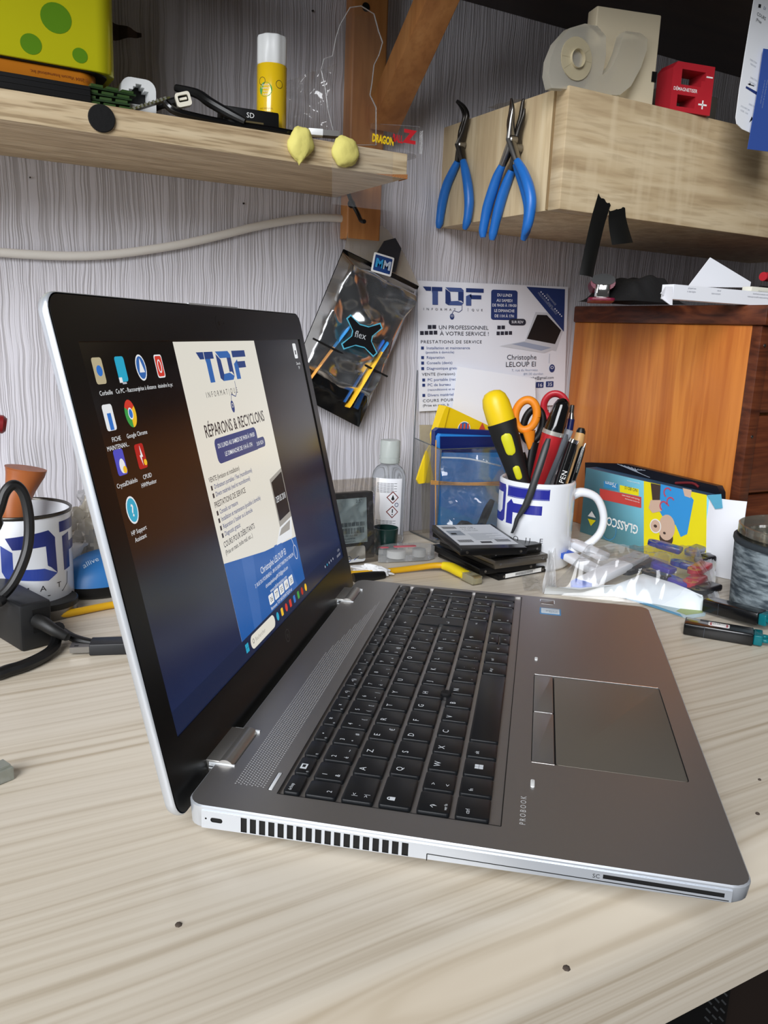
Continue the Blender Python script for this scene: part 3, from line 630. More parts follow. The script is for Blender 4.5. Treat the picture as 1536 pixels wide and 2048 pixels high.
# felt pad on the edge
b = MB(); c = Yp(203, 237, 703.5); b.lathe([(9.3, 0), (10.2, .6), (9.6, 2.2), (0.2, 2.6)], 28, 0, mmf(c, (1, 0, 0), (0, 0, 1)).copy() @ Matrix.Scale(1, 4))
o = b.build('felt_pad', mat('black_felt', '#0d0d0e', .95, bump=.4)); tag(o, 'round black pad stuck on the front edge of the left shelf', 'pad')

# wooden bracket: upright on the wall plus diagonal brace
BR = thing('shelf_bracket', 'orange pine bracket with diagonal brace screwed to the wall', 'bracket', (435, 850, 480))
b = MB()
b.rbox(435, 846, 342, 609, 42, 19, 3, .8, 0); b.build('upright', PINE, BR, world=True)
b = MB(); p0 = Vector((452, 838, 462)); p1 = Vector((452, 640, 640)); p1 = p0 + (p1 - p0) * .78; dr = (p1 - p0).normalized()
M = mmf((p0 + p1) / 2, dr, (1, 0, 0)); ln = (p1 - p0).length
b.box(-ln / 2, ln / 2, -17, 17, -11, 11, 0, M, bev=1); b.build('brace', PINE, BR, world=True)
for px, py in ((732, 14), (703, 408)):
    c = Yp(px, py, 836); b = MB(); b.lathe([(4.4, 0), (4.3, 1), (3, 2.6), (.3, 3.2)], 16, 0, mmf(c, (1, 0, 0), (0, 0, 1)) @ Matrix.Scale(-1, 4, (0, 0, 1))); b.build('screw', DARKSTEEL, BR, world=True)
b = MB(); hk = [Yp(697, 388, 833), Yp(704, 405, 826), Yp(716, 428, 820), Yp(722, 441, 812), Yp(729, 443, 804)]
b.tube(hk, 2.2, 8, smooth=4); o = b.build('hook', BLACKP); tag(o, 'black hook under the left shelf holding up the tool pouch', 'hook')

# white cable on the wall
b = MB(); pts = [Yp(x, y, 851.5) for x, y in ((-420, 480), (-60, 502), (0, 505), (60, 509), (140, 512), (220, 509), (300, 499), (370, 487), (440, 471), (500, 456), (560, 444), (620, 436), (680, 437), (712, 446))]
b.tube(pts, 4.1, 12, smooth=5); o = b.build('wall_cable', mat('cable_white', '#dedad3', .45)); tag(o, 'thick white cable running across the wall below the left shelf', 'cable')
# nails and pin holes
for i, (px, py, r) in enumerate(((625, 22, 1.1), (60, 355, .8), (487, 407, 1.0))):
    c = Yp(px, py, 855.3); b = MB(); b.lathe([(r, 0), (r * .8, 1.4), (.1, 1.6)], 8, 0); o = b.build('nail', DARKSTEEL); o.location = c / 1000; o.rotation_euler = (PI / 2, 0, 0)
    tag(o, ('dark nail in the wall above the glue stick', 'dark nail in the wall below the left end of the shelf', 'dark nail in the wall above the white cable')[i], 'nail')

# ---- things on the left shelf (top at 406.5)
ST = 406.5
b = MB(); c0 = Yp(182, 168, 712); b.box(-150, c0.x, 714, 760, ST, ST + 14, 0, bev=.8); 
for k in range(3): b.box(-150, c0.x + .1, 713.6, 760, ST + 3 + k * 4, ST + 3.4 + k * 4, 1)
o = b.build('flat_black_box', [mat('box_black', '#121214', .55), mat('box_seam', '#050505', .8)]); tag(o, 'flat black box on the left shelf underneath the yellow tin', 'box')
# yellow tin, upside down with its orange rim below
TIN = thing('spotted_tin', 'yellow tin with green spots standing on the black box at the left', 'tin', (70, 745, ST + 14.2))
xr = Yp(235, 120, 722).x
b = MB(); cx, cy = (xr - 125) / 2 , 768
W_ = xr + 125
b.rbox(cx, cy, ST + 27, ST + 160, W_, 92, 16, 1.0, 0, seg=8)
fy = cy - 46.2
def onF(px, py): p = Yp(px, py, fy); return p
for px, py, r in ((112, 36, 10.6), (62, 88, 7.2), (160, 111, 5.4)):
    p = onF(px, py); k = 24
    b.add([Vector((p.x + r * 1.05 * math.cos(2 * PI * i / k), fy, p.z + r * math.sin(2 * PI * i / k))) for i in range(k)], [list(range(k))], 1)
b.build('tin_body', [mat('tin_yellow', '#d3cf1c', .22, .25, spec=.6), mat('tin_green', '#5f8f1a', .3, .2)], TIN, world=True, smooth=50)
b = MB(); b.rbox(cx - 7, cy, ST + 14.3, ST + 26, W_ - 14, 84, 14, .6, 0, seg=8)
b.rbox(cx - 3, cy, ST + 26, ST + 27.4, W_ - 5, 88, 15, .3, 1, seg=8)
M = mmf((0, cy - 42.4, 0), (-1, 0, 0), (0, 0, -1)); t = onF(170, 142)
b.text('\u00a9 2004 Viacom International Inc.', 2.4, -(onF(178, 147).x), -(ST + 21.5), 0, 2, M, sx=.95)
b.build('tin_rim', [mat('tin_orange', '#c4761c', .3, .2), BLACKP, mat('tin_text', '#7a3a08', .5)], TIN, world=True, smooth=50)
# brown paper bag end behind the tin
b = MB(); b.grid(lambda u, v: Vector((Yp(225 + 60 * u, 60, 835).x, 838 + 3 * math.sin(u * 9), Yp(235 + 55 * u, 45 + (u * 22) + v * (38 - 30 * u), 838).z)), 8, 6)
o = b.build('brown_paper', mat('brown_paper', '#4a3c34', .8, bump=.5, bscale=120)); tag(o, 'crumpled brown paper corner sticking out behind the yellow tin', 'paper')
# memory modules
for k, (dx, dz, rz) in enumerate(((0, 0, .05), (-2, 4.1, -.06), (-1, 8.2, .02), (2, 12.3, .1))):
    c = Yp(235, 200, 722); M = Matrix.Translation((c.x + dx - 7, 726, ST + 1 + dz)) @ Matrix.Rotation(rz, 4, 'Z')
    t = thing('memory_module', ['green circuit board at the bottom of the stack beside the tin', 'green circuit board second from the bottom of the stack beside the tin', 'green circuit board third from the bottom of the stack beside the tin', 'green circuit board on top of the stack beside the tin'][k], 'circuit board', mw=Matrix.Translation(M.translation / 1000) @ Matrix.Rotation(rz, 4, 'Z'), group='stacked green circuit boards')
    b = MB(); b.box(-18, 18, -9, 9, 0, 1.3, 0); b.build('circuit_board', mat('pcb_green', '#22381c', .4, var=.2, vscale=200), t)
    for i in range(3): b = MB(); b.box(-17 + i * 12, -8 + i * 12, -9.2, -2, 1.3, 3.2, 0); b.build('chip', mat('chip_green', '#344c26', .35), t)
# white network coupler
c = Yp(270, 195, 752); T = thing('network_coupler', 'white network socket coupler standing on the left shelf', 'network socket', (c.x, 752, ST))
b = MB(); M = mmf((0, 0, 0), (1, 0, 0), (0, 0, 1))
out = rr(0, 16, 28, 32, 8, 5); sock = [(-8, 12), (8, 12), (8, 23), (4.6, 23), (4.6, 25.4), (2.4, 25.4), (2.4, 27.6), (-2.4, 27.6), (-2.4, 25.4), (-4.6, 25.4), (-4.6, 23), (-8, 23)]
b.plate(out, (sock,), -14, 14, 0, M); b.rect(-9, 11, 9, 28, 2, 1, M); b.build('housing', [WHITEP, mat('socket_dark', '#0b0b0b', .6)], T, smooth=50)
# tilted board
c = Yp(300, 200, 716); T = thing('tilted_circuit_board', 'thin dark green circuit board leaning up beside the network coupler', 'circuit board', mw=frame(Vector((c.x, 722, ST + 9)), (math.cos(.42), 0, math.sin(.42)), (0, 1, 0)))
b = MB(); b.box(-17, 17, -8, 8, -.7, .7, 0); b.build('circuit_board', mat('pcb_dark', '#4b4a28', .4, var=.2, vscale=300), T)
b = MB()
for i in range(9): b.box(-15 + i * 3.4, -13.4 + i * 3.4, -8.4, -6, -.9, 1.5, 0)
b.build('contacts', mat('solder', '#c8c8b8', .3, .8), T)
# display adapter with its cable
T = thing('display_adapter', 'white mini connector on a black adapter cable on the left shelf', 'adapter', mw=frame(Yp(366, 202, 714), (math.cos(.3), -.25, math.sin(.3)), (-math.sin(.3), 0, math.cos(.3))))
b = MB(); b.plate(rr(0, 0, 12, 10.5, 2.2, 3), (rr(0, .6, 8, 5, 1, 2),), 0, 9, 0); b.rect(-5, -4, 5, 4, 3, 1); b.box(-3, 3, -.2, 1.6, 0, 7, 0); b.build('connector', [mat('ivory', '#d9d4c4', .35), BLACKP], T)
b = MB(); b.tube([(0, 0, 0), (-3, 2, -14), (-16, 4, -26), (-30, 2, -30)], [5, 4.6, 3, 3], 10, smooth=5); b.build('cable', BLACKP, T)
def cable(name, pts, r, m, label, cat='cable', smooth=6, group=None, seg=10):
    b = MB(); b.tube(pts, r, seg, smooth=smooth); o = b.build(name, m); tag(o, label, cat, group); return o
cable('adapter_cable', [Yp(352, 176, 752), Yp(395, 188, 735), Yp(420, 205, 722), Yp(460, 228, 712), Yp(490, 243, 706)], [3, 4, 4.2, 4, 3], BLACKP, 'thick black cable end lying diagonally in front of the card reader')
cable('coiled_black_cable', [Yp(330, 205, 716), Yp(350, 222, 712), Yp(400, 236, 710), Yp(470, 250, 710), Yp(540, 260, 710), Yp(590, 268, 712), Yp(640, 268, 730)], 3.3, BLACKG, 'glossy black cable lying along the front edge of the left shelf')
# card reader
c = Yp(512, 240, 712); T = thing('card_reader', 'black memory card reader in front of the glue stick', 'card reader', (c.x + 2, 730, ST + 3), -.1)
b = MB(); b.box(-27, 22, -12, 12, 0, 16, 0, bev=1.6); b.box(-22, 8, -12.3, -11, 4.6, 6.0, 1)
M = mmf((0, -12.2, 0), (1, 0, 0), (0, 0, 1)); b.text('SD', 4.2, -7, 8.6, .1, 2, M); b.build('housing', [BLACKP, mat('slot_glint', '#8a7b58', .3, .6), WHITE], T)
# glue stick
c = Yp(551, 255, 735); T = thing('glue_stick', 'yellow glue stick with a white ribbed cap on the left shelf', 'glue stick', (c.x, 745, ST))
b = MB(); b.lathe([(12.8, 0), (13.3, 1), (13.3, 62), (12.6, 63)], 40, 0)
def cyl(r, cx_=0, cy_=0, a0=0, zt=0): return lambda p: Vector((cx_ + (r + zt + p.z) * math.cos(a0 + p.x / r), cy_ + (r + zt + p.z) * math.sin(a0 + p.x / r), p.y))
xf = cyl(13.35, 0, 0, -2.25)
b.disc(-1.5, 41, 6, .05, 1, xf, seg=24)
for k, t in enumerate(('NATUR', 'INHALT', 'ECO', 'PURE')): b.text(t, 1.5, -1.5, 44 - k * 2.6, .1, 2, xf, align='C')
b.text('GALLS', 4.6, 4, 14, .08, 3, xf, align='R', bold=.02); b.text('THE ORIGINAL', 1.4, -1, 25, .08, 4, xf, align='C'); b.text('COLLE - GLUE', 1.4, -1, 21.5, .08, 4, xf, align='C')
b.ring(-5, 48, 3, .4, .07, 3, xf, seg=14); b.ring(11, 46, 3, .4, .07, 3, xf, seg=14); b.line((-7, 28), (5, 28), .25, .06, 4, xf); b.line((-7, 19), (5, 19), .25, .06, 4, xf)
b.build('tube', [mat('glue_yellow', '#eec51c', .18, spec=.7, coat=.5), mat('glue_green', '#2f9a3c', .3), WHITE, INK, mat('glue_text', '#9a7a10', .5)], T, smooth=50)
b = MB(); L = []
for z_, ins in ((63, .6), (64, 0), (84, 0), (86, .6), (87, 3)):
    L.append([Vector(((13.1 - ins + .35 * math.cos(8 * 2 * PI * k / 64)) * math.cos(2 * PI * k / 64), (13.1 - ins + .35 * math.cos(8 * 2 * PI * k / 64)) * math.sin(2 * PI * k / 64), z_)) for k in range(64)])
b.loft(L, 0); b.build('cap', WHITEP, T, smooth=40)
# clear bag behind
def film_sheet(name, corners, m, label, cat, n=22, amp=4, fr=.05, nrm=(0, -1, 0), seed=0, bow=0):
    A, B_, C_, D_ = [Vector(c) for c in corners]; nr = Vector(nrm)
    def f(u, v):
        p = (A * (1 - u) + B_ * u) * (1 - v) + (D_ * (1 - u) + C_ * u) * v; q = p + Vector((seed * 31, 7 * seed, 0))
        h = abs(noise.noise(q * fr)) * 1.6 + noise.noise(q * fr * 2.7) * .5 + .25 * abs(noise.noise(q * fr * 6))
        return p + nr * (h * amp + bow * math.sin(PI * u) * math.sin(PI * v))
    b = MB(); b.grid(f, n, n); o = b.build(name, m, smooth=80); tag(o, label, cat); return o
film_sheet('clear_bag', [Yp(548, 262, 790), Yp(650, 275, 790), Yp(668, 130, 800), Yp(560, 168, 800)], film('bag_film_shelf', body=.16, gloss=.8, rough=.12, bodycol='#b8b0a8'), 'crumpled clear plastic bag standing behind the glue stick', 'bag', amp=9, fr=.045, n=34)
# usb plug
T = thing('usb_plug', 'silver and white usb plug near the yellow putty on the shelf', 'usb plug', mw=frame(Yp(648, 268, 712), (.93, -.35, 0), (.35, .93, 0)))
b = MB(); b.box(-14, -1, -5, 5, -2.4, 3.2, 0, bev=.6); b.build('housing', WHITEP, T)
b = MB(); b.plate([(-5.8, -2.2), (5.8, -2.2), (5.8, 2.4), (-5.8, 2.4)], ([(-5.3, -1.7), (5.3, -1.7), (5.3, 1.9), (-5.3, 1.9)],), 0, 14, 0, mmf((-1, 0, 0), (0, 1, 0), (0, 0, 1))); b.box(-1, 12, -4.5, 4.5, -1.4, 0, 1); b.build('metal_shell', [STEEL, BLACKP], T)
# putty blobs pressed on the shelf edge
def putty(px, py, w_, h_, seed, label, tail):
    c = Yp(px, py, 701); b = MB()
    def f(u, v):
        a = 2 * PI * u; t = PI * v; d = Vector((math.sin(t) * math.cos(a), math.sin(t) * math.sin(a), math.cos(t)))
        q = d * 1.6 + Vector((seed, 0, 0)); s = 1 + .16 * noise.noise(q) + .07 * noise.noise(q * 3)
        p = Vector((d.x * w_ * s, d.y * 6.5 * s, d.z * h_ * s))
        if d.z < 0: p.x *= 1 - tail * d.z * d.z
        p.x += .12 * p.z * tail; return p
    b.grid(f, 28, 20); o = b.build('putty_blob', mat('putty', '#d9cf74', .75, bump=.3, bscale=300), smooth=80); o.location = c / 1000; tag(o, label, 'putty', 'yellow putty on the shelf edge')
putty(601, 290, 11.5, 15.5, 2, 'pinched lump of pale yellow putty on the shelf edge, nearer the glue stick', .75)
putty(691, 304, 13.2, 13.2, 9, 'round lump of pale yellow putty on the shelf edge, nearer the shelf end', .1)
# clear stand with its title sign (the printed figure itself is left out)
T = thing('acrylic_stand', 'clear acrylic display stand with bold lettering at the end of the shelf', 'stand', (Yp(700, 290, 735).x, 735, ST))
ys = 735
def PW(px, py): p = Yp(px, py, ys); return (p.x, p.z)
ol = [PW(*q) for q in ((668, 268), (655, 215), (650, 175), (642, 140), (648, 118), (665, 112), (672, 75), (680, 50), (700, 15), (722, 12), (748, 28), (757, 62), (765, 85), (758, 110), (748, 130), (744, 165), (740, 190), (752, 215), (752, 262), (752, 290), (700, 290))]
M = mmf((0, ys, 0), (1, 0, 0), (0, 0, 1))
b = MB(); b.plate(ol, (), -1.4, 1.4, 0, M); b.build('clear_panel', ACRY, T, world=True)
b = MB()
for a, c_ in zip(ol, ol[1:] + ol[:1]): b.tube([M @ Vector((a[0], a[1], 0)), M @ Vector((c_[0], c_[1], 0))], .45, 5)
b.build('panel_edge', film('acrylic_edge_highlight', body=.3, gloss=.7, bodycol='#ffffff'), T, world=True)  # white outline painted as the highlight along the clear edge
b = MB(); q0 = PW(735, 290); q1 = PW(842, 262); ys2 = 722
M2 = mmf((0, ys2, 0), (1, 0, 0), (0, 0, 1))
def P2(px, py): p = Yp(px, py, ys2); return (p.x, p.z)
pl = [P2(*q) for q in ((742, 247), (838, 253), (844, 262), (843, 308), (830, 306), (812, 297), (756, 296), (741, 290))]
b.plate(pl, (), -1.4, 1.4, 0, M2); b.build('sign_panel', ACRY, T, world=True)
b = MB(); x, y = P2(742, 283); xe, _ = P2(803, 283); S = .0
b.text('DRAGON', 6.8, x, y, -1.7, 0, mmf((0, ys2 - 3.6, 0), (1, 0, 0), (0, 0, 1)), sx=.56, bold=.045, rot=-.03)
b.text('BALL', 6.6, P2(783, 283)[0], P2(784, 283)[1], -1.7, 1, mmf((0, ys2 - 3.6, 0), (1, 0, 0), (0, 0, 1)), sx=.55, bold=.04, rot=-.03)
b.text('Z', 11.0, P2(806, 284)[0], P2(806, 284)[1], -1.7, 1, mmf((0, ys2 - 3.6, 0), (1, 0, 0), (0, 0, 1)), sx=1.2, bold=.06)
b.build('lettering', [mat('title_yellow', '#f0c81e', .4), mat('title_red', '#c2262e', .4)], T, world=True, smooth=None)
b = MB(); b.rbox(Yp(760, 300, 725).x, 728, ST, ST + 2.6, 68, 34, 6, .3, 0); b.build('base_plate', ACRY, T, world=True)

# ------------------------------------------------------------------ wall cupboard on the right
CX, CY = 544.0, 645.0
OAK2 = grain('sonoma_oak_front', '#a38c6c', '#b9a482', '#cdbb9b', (6, 6, 60), rough=.55, dark='#8a7455', darkamt=.3, bump=.25, marks=(60, 60, 9))
OAKV = grain('sonoma_oak_side', '#b9a280', '#c9b48f', '#d8c6a4', (60, 60, 5), rough=.55, dark='#a58d6a', darkamt=.25, bump=.2)
T = thing('wall_cupboard', 'oak wall cupboard on the right with pliers hanging from its side', 'cupboard', (CX, WY, 366))
b = MB(); b.box(CX, 1100, CY + 19, WY, 366, 475.5, 0, bev=.6); b.build('carcass', OAKV, T, world=True)
b = MB(); b.box(CX + 1.5, 1100, CY, CY + 18, 366, 475.5, 0, bev=1.2); b.build('front_panel', OAK2, T, world=True)
b = MB(); b.box(CX - .2, CX + 1.8, CY + 17.6, CY + 19.2, 367, 475, 0); b.build('edge_gap', mat('gap_brown', '#8b7452', .8), T, world=True)
CT = 475.5
# clear tape strip on the top edge
film_sheet('clear_tape_piece', [Xp(1030, 200, CX - .8), Xp(975, 215, CX - .8), V(CX + 12, Xp(975, 215, CX).y, CT + 5), V(CX + 14, Xp(1048, 195, CX).y, CT + 3)], film('tape_film', body=.2, gloss=.8, rough=.15, bodycol='#d8d0c0'), 'piece of clear tape curled over the top edge of the wall cupboard', 'tape', n=8, amp=1.5, nrm=(-1, 0, .4))

# pliers
def pliers(label, plane, tip, piv, hl, hr, style, gap=3.4, lift=0):
    X0 = plane - 6 - lift; P = lambda q: Xp(q[0], q[1], X0)
    pv = P(piv); T = thing('pliers', label, 'pliers', mw=Matrix.Translation(pv / 1000), group='pliers with blue grips on the cupboard side')
    n_ = Vector((-1, 0, 0))
    for sgn, hs in ((-1, hl), (1, hr)):
        pts = [P(q) + n_ * (1.2 * sgn) for q in hs]
        # bare shank from pivot to the grip, then the grip
        b = MB(); jt = [P(q) for q in tip[0 if sgn > 0 else 1]]
        b.tube([pts[0]] + [pv + n_ * 1.2 * sgn], [(4, 3.2), (6.4, 3)], 10); b.tube([pv + n_ * 1.2 * sgn] + [q + n_ * 1.0 * sgn for q in jt], [(6.2, 3)] + [(3.6 - 2.5 * k / max(1, len(jt) - 1), 2.8 - 1.4 * k / max(1, len(jt) - 1)) for k in range(len(jt))], 10, smooth=3)
        b.build('jaw', style, T, world=True, smooth=50)
        b = MB(); k = len(pts); rs = [(3.6, 3.6), (5.0, 4.8), (5.6, 5.2), (5.6, 5.2), (4.9, 4.8), (4.6, 4.6), (2.6, 2.8)]
        rs = [rs[min(len(rs) - 1, round(i * (len(rs) - 1) / (k - 1)))] for i in range(k)]
        b.tube(pts, rs, 14, smooth=4); b.build('grip', BLUEGRIP, T, world=True, smooth=60)
    b = MB(); b.lathe([(4.6, -4), (4.6, 3.6), (3.6, 4.6), (.2, 4.8)], 18, 0, mmf(pv, (0, 1, 0), (0, 0, 1)) @ Matrix.Rotation(PI, 4, 'X') @ Matrix.Rotation(0, 4, 'X')); b.build('pivot', STEEL, T, world=True)
pliers('bent nose pliers, leftmost of the three pliers with blue grips', CX, ([(929, 262), (936, 232), (930, 214), (916, 202)], [(921, 262), (928, 235), (922, 216), (912, 203)]), (921, 290),
       [(914, 322), (903, 345), (892, 370), (884, 400), (879, 430), (877, 446), (875, 456)], [(928, 322), (933, 345), (938, 375), (940, 405), (938, 430), (935, 446), (931, 458)], DARKSTEEL)
pliers('flat nose pliers partly hidden, rightmost of the three pliers with blue grips', CX, ([(1040, 262), (1048, 235), (1050, 218)], [(1034, 262), (1040, 235), (1044, 205), (1046, 198)]), (1034, 296),
       [(1022, 340), (1014, 360), (1004, 388), (995, 420), (988, 450), (984, 468), (982, 480)], [(1034, 330), (1044, 355), (1054, 385), (1060, 415), (1058, 440), (1054, 462), (1048, 480)], DARKSTEEL, lift=0)
pliers('long nose pliers in the middle, shiny jaws and blue grips', CX, ([(1024, 245), (1027, 220), (1024, 198)], [(1018, 250), (1020, 225), (1021, 200)]), (1024, 280),
       [(1003, 330), (993, 352), (983, 382), (973, 415), (967, 445), (964, 462), (964, 475)], [(1036, 322), (1047, 342), (1058, 370), (1064, 400), (1062, 430), (1057, 452), (1050, 468)], STEEL, lift=8)

# hanging strips of black tape on the cupboard front
def strip(name, quad, label, curl=0, y0=CY - 1):
    A, B_, C_, D_ = [Yp(*q, y0) for q in quad]
    def f(u, v):
        p = (A * (1 - u) + B_ * u) * (1 - v) + (D_ * (1 - u) + C_ * u) * v
        p = p + Vector((0, -curl * max(0, v - .25) ** 1.3 * 22 - 3.2 * math.sin(PI * u) * v, 0))
        if v == 0: p.z -= 2.5 * abs(math.sin(u * 7))
        return p
    b = MB(); b.grid(f, 8, 24); o = b.build(name, mat('black_tape', '#0e0e0d', .42, spec=.4), smooth=80); tag(o, label, 'tape', 'black tape strips hanging from the cupboard'); return o
strip('tape_strip', ((1197, 386), (1222, 407), (1176, 556), (1149, 550)), 'long twisted black tape strip hanging below the wall cupboard', .45)
strip('tape_strip', ((1218, 420), (1250, 412), (1255, 486), (1213, 491)), 'short black tape strip hanging beside the longer one', .5)

# ---- on top of the cupboard
# pale plastic box leaning back
T = thing('pale_box', 'cream box standing on the wall cupboard behind the tape dispenser', 'box', (0, 0, 0)); T.location = (Zp(1260, 190, CT).x / 1000, .67, CT / 1000); bpy.context.view_layer.update()
A = Zp(1183, 187, CT); A.y = A.y; B_ = Zp(1306, 203, CT); A = V(Yp(1180, 180, 672).x, 672, CT); B_ = V(Yp(1306, 203, 654).x, 654, CT)
dx = (B_ - A).normalized(); up = Vector((0, 0, 1)); M = mmf(A, dx, Vector((0, 0, 1))); wd = (B_ - A).length; hh = Yp(1330, 32, 654).z - CT
b = MB(); b.box(0, wd, -.1, hh, -19, 0, 0, M, bev=1.5); b.build('housing', mat('cream_plastic', '#d5c8ac', .4), T, world=True)
b = MB(); p = M.inverted() @ Yp(1308, 154, 655); b.box(wd - 4.5, wd + .6, p.y - 5, p.y + 4.5, -1.5, .8, 0, M); b.build('button', BLACKG, T, world=True)
# tape dispenser: translucent hook-shaped body, roll core
T = thing('tape_dispenser', 'frosted adhesive tape dispenser leaning on the cream box', 'tape dispenser', mw=Matrix.Translation((.6, .65, CT / 1000)))
yd = 648
def PD(px, py): p = Yp(px, py, yd); return Vector((p.x, p.z, 0))
M = mmf((0, yd, 0), (1, 0, 0), (0, 0, 1))
FRO = mat('frosted_plastic', '#ebe6d8', .35, trans=.7, ior=1.15, spec=.4)
outer = [(1195, 52), (1170, 47), (1140, 56), (1114, 85), (1100, 120), (1097, 150), (1103, 176), (1160, 180), (1200, 190), (1240, 190), (1262, 172), (1282, 135), (1294, 100), (1295, 78), (1282, 66), (1252, 62), (1246, 72), (1238, 102), (1226, 130), (1214, 143), (1205, 150), (1212, 110), (1212, 72)]
b = MB(); c_ = PD(1152, 118); b.plate([(PD(*q).x, PD(*q).y) for q in outer], (), -9, 0, 0, M); b.build('body', FRO, T, world=True)
b = MB(); b.ring(c_.x, c_.y, 8, 10.5, 1.2, 0, M, ry=8, seg=28); b.lathe([(18.5, .2), (18.5, 1.2)], 32, 0, M @ Matrix.Translation((c_.x, c_.y, 0)), False, False)
b.lathe([(8, 4), (8, -4)], 24, 0, M @ Matrix.Translation((c_.x, c_.y, 0)), False, False)
for k in range(10): a = 2 * PI * k / 10; b.line((c_.x + 8 * math.cos(a), c_.y + 8 * math.sin(a)), (c_.x + 18 * math.cos(a), c_.y + 18 * math.sin(a)), .5, 1.5, 0, M)
b.build('tape_roll', mat('tape_roll', '#cbbf9f', .4, trans=.3), T, world=True)
# red demagnetiser
T = thing('demagnetiser', 'red demagnetiser block with square notches on the wall cupboard', 'demagnetiser', mw=Matrix.Translation((.69, .655, CT / 1000)))
A = V(Yp(1336, 204, 650).x, 650, CT); B_ = V(Yp(1420, 225, 640).x, 640, CT); dx = (B_ - A).normalized(); M = mmf(A, dx, Vector((0, 0, 1))); wd = (B_ - A).length; hh = 46
b = MB()
h1 = [(wd * .25, hh * .55), (wd * .72, hh * .55), (wd * .72, hh * .68), (wd * .8, hh * .68), (wd * .8, hh * .86), (wd * .25, hh * .86)]
h2 = [(wd * .2, hh * .1), (wd * .62, hh * .1), (wd * .62, hh * .34), (wd * .2, hh * .34)]
b.plate([(3, 0), (wd, 0), (wd, hh), (7, hh), (2, hh - 6)], (h1, h2), -26, 0, 0, M)
b.text('D\u00c9MAGNETISER', 3.3, wd * .09, hh * .42, .15, 1, M, sx=.88, bold=.01); b.rect(wd * .82, hh * .76, wd * .97, hh * .79, .15, 1, M)
b.line((wd * .7, hh * .2), (wd * .9, hh * .2), 1.6, .15, 1, M); b.line((wd * .8, hh * .11), (wd * .8, hh * .29), 1.6, .15, 1, M)
b.build('block', [RED, WHITE], T, world=True)
b = MB(); A = V(Yp(1352, 150, 700).x, 700, CT); b.box(A.x - 12, A.x + 70, 700, 735, CT, CT + 42, 0, bev=1); o = b.build('grey_box', mat('grey_card', '#6e6a62', .6)); tag(o, 'plain grey box on the wall cupboard behind the red block', 'box')

# ---- printed cards hanging at the right edge
T = thing('hanging_card', 'white card with rounded corners hanging at the top right', 'card', mw=Matrix.Translation(Yp(1500, 0, 600) / 1000))
yh = 600
def PH(px, py): p = Yp(px, py, yh); return Vector((p.x, p.z, 0))
M = mmf((0, yh, 0), (1, 0, 0), (0, 0, 1))
b = MB(); q = [(1508, -4), (1490, 110), (1479, 180), (1472, 235), (1474, 248), (1484, 258), (1502, 266), (1560, 282), (1590, -10)]
q2 = [(PH(*k).x, PH(*k).y) for k in q]; q2[0] = (q2[0][0] + 3, 609.6); q2[-1] = (q2[-1][0], 609.6)
b.plate(q2, (), -.8, 0, 0, M)
def th_(t, s_, px, py, mi, r=-.16, **k): b.text(t, s_, PH(px, py).x, PH(px, py).y, .25, mi, M, rot=r, **k)
b.plate([(PH(*k).x, PH(*k).y) for k in ((1517, 8), (1522, 9), (1521, 16), (1516, 15))], (), .2, .25, 1, M)
th_('DI', 2.7, 1526, 18, 2); th_('COURS', 3.0, 1513, 30, 1); th_('(Prise', 2.7, 1511, 41, 1)
for t, px, py in (('DIRECTION', 1499, 120), ('R\u00c9PONSE', 1500, 129), ('DIRECTION', 1500, 156), ('CONTR\u00d4LE', 1497, 164), ('DIRECTION', 1497, 209), ('D\u2019OUVERTURE', 1481, 213), ('CODE - CHA', 1480, 221)): th_(t, 1.5, px, py, 3)
for a, c_ in (((1496, 168), (1508, 172)),): b.line(PH(*a), PH(*c_), .8, .25, 1, M)
b.plate([(PH(*k).x, PH(*k).y) for k in ((1495, 168), (1501, 166), (1500, 171))], (), .2, .25, 1, M); b.plate([(PH(*k).x, PH(*k).y) for k in ((1498, 245), (1503, 233), (1506, 238))], (), .2, .25, 1, M)
b.plate([(PH(*k).x, PH(*k).y) for k in ((1492, 172), (1514, 184), (1513, 190), (1491, 176))], (), .2, .25, 4, M)
b.build('card', [mat('card_white', '#e4e6ea', .45), INK, mat('text_blue', '#5a6a8a', .5), mat('text_faint', '#a9adb6', .6), NAVY], T, world=True)
b = MB(); yh = 596; M = mmf((0, yh, 0), (1, 0, 0), (0, 0, 1))
b.plate([(PH(*k).x, PH(*k).y) for k in ((1527, 97), (1514, 190), (1495, 298), (1560, 306), (1580, 105))], (), -.4, 0, 0, M)
for k in (0, 1): b.tube([V(PH(1545, 110).x + k * 9, 597.5, PH(1545, 110).y), V(PH(1545, 110).x + k * 9, 598.5, 609.6)], .5, 5, 1)
b.text('Points de fixation et de controle', 1.6, PH(1534, 160).x, PH(1534, 160).y, .2, 1, M, rot=-PI / 2 - .1, sx=.9); b.text('au centre et sur cote avant', 1.6, PH(1529, 160).x, PH(1529, 160).y, .2, 1, M, rot=-PI / 2 - .1, sx=.9)
o = b.build('blue_card', [mat('card_blue', '#35519a', .45), mat('card_pale', '#93a5cc', .5)]); tag(o, 'blue printed card hanging in front of the white card', 'card')

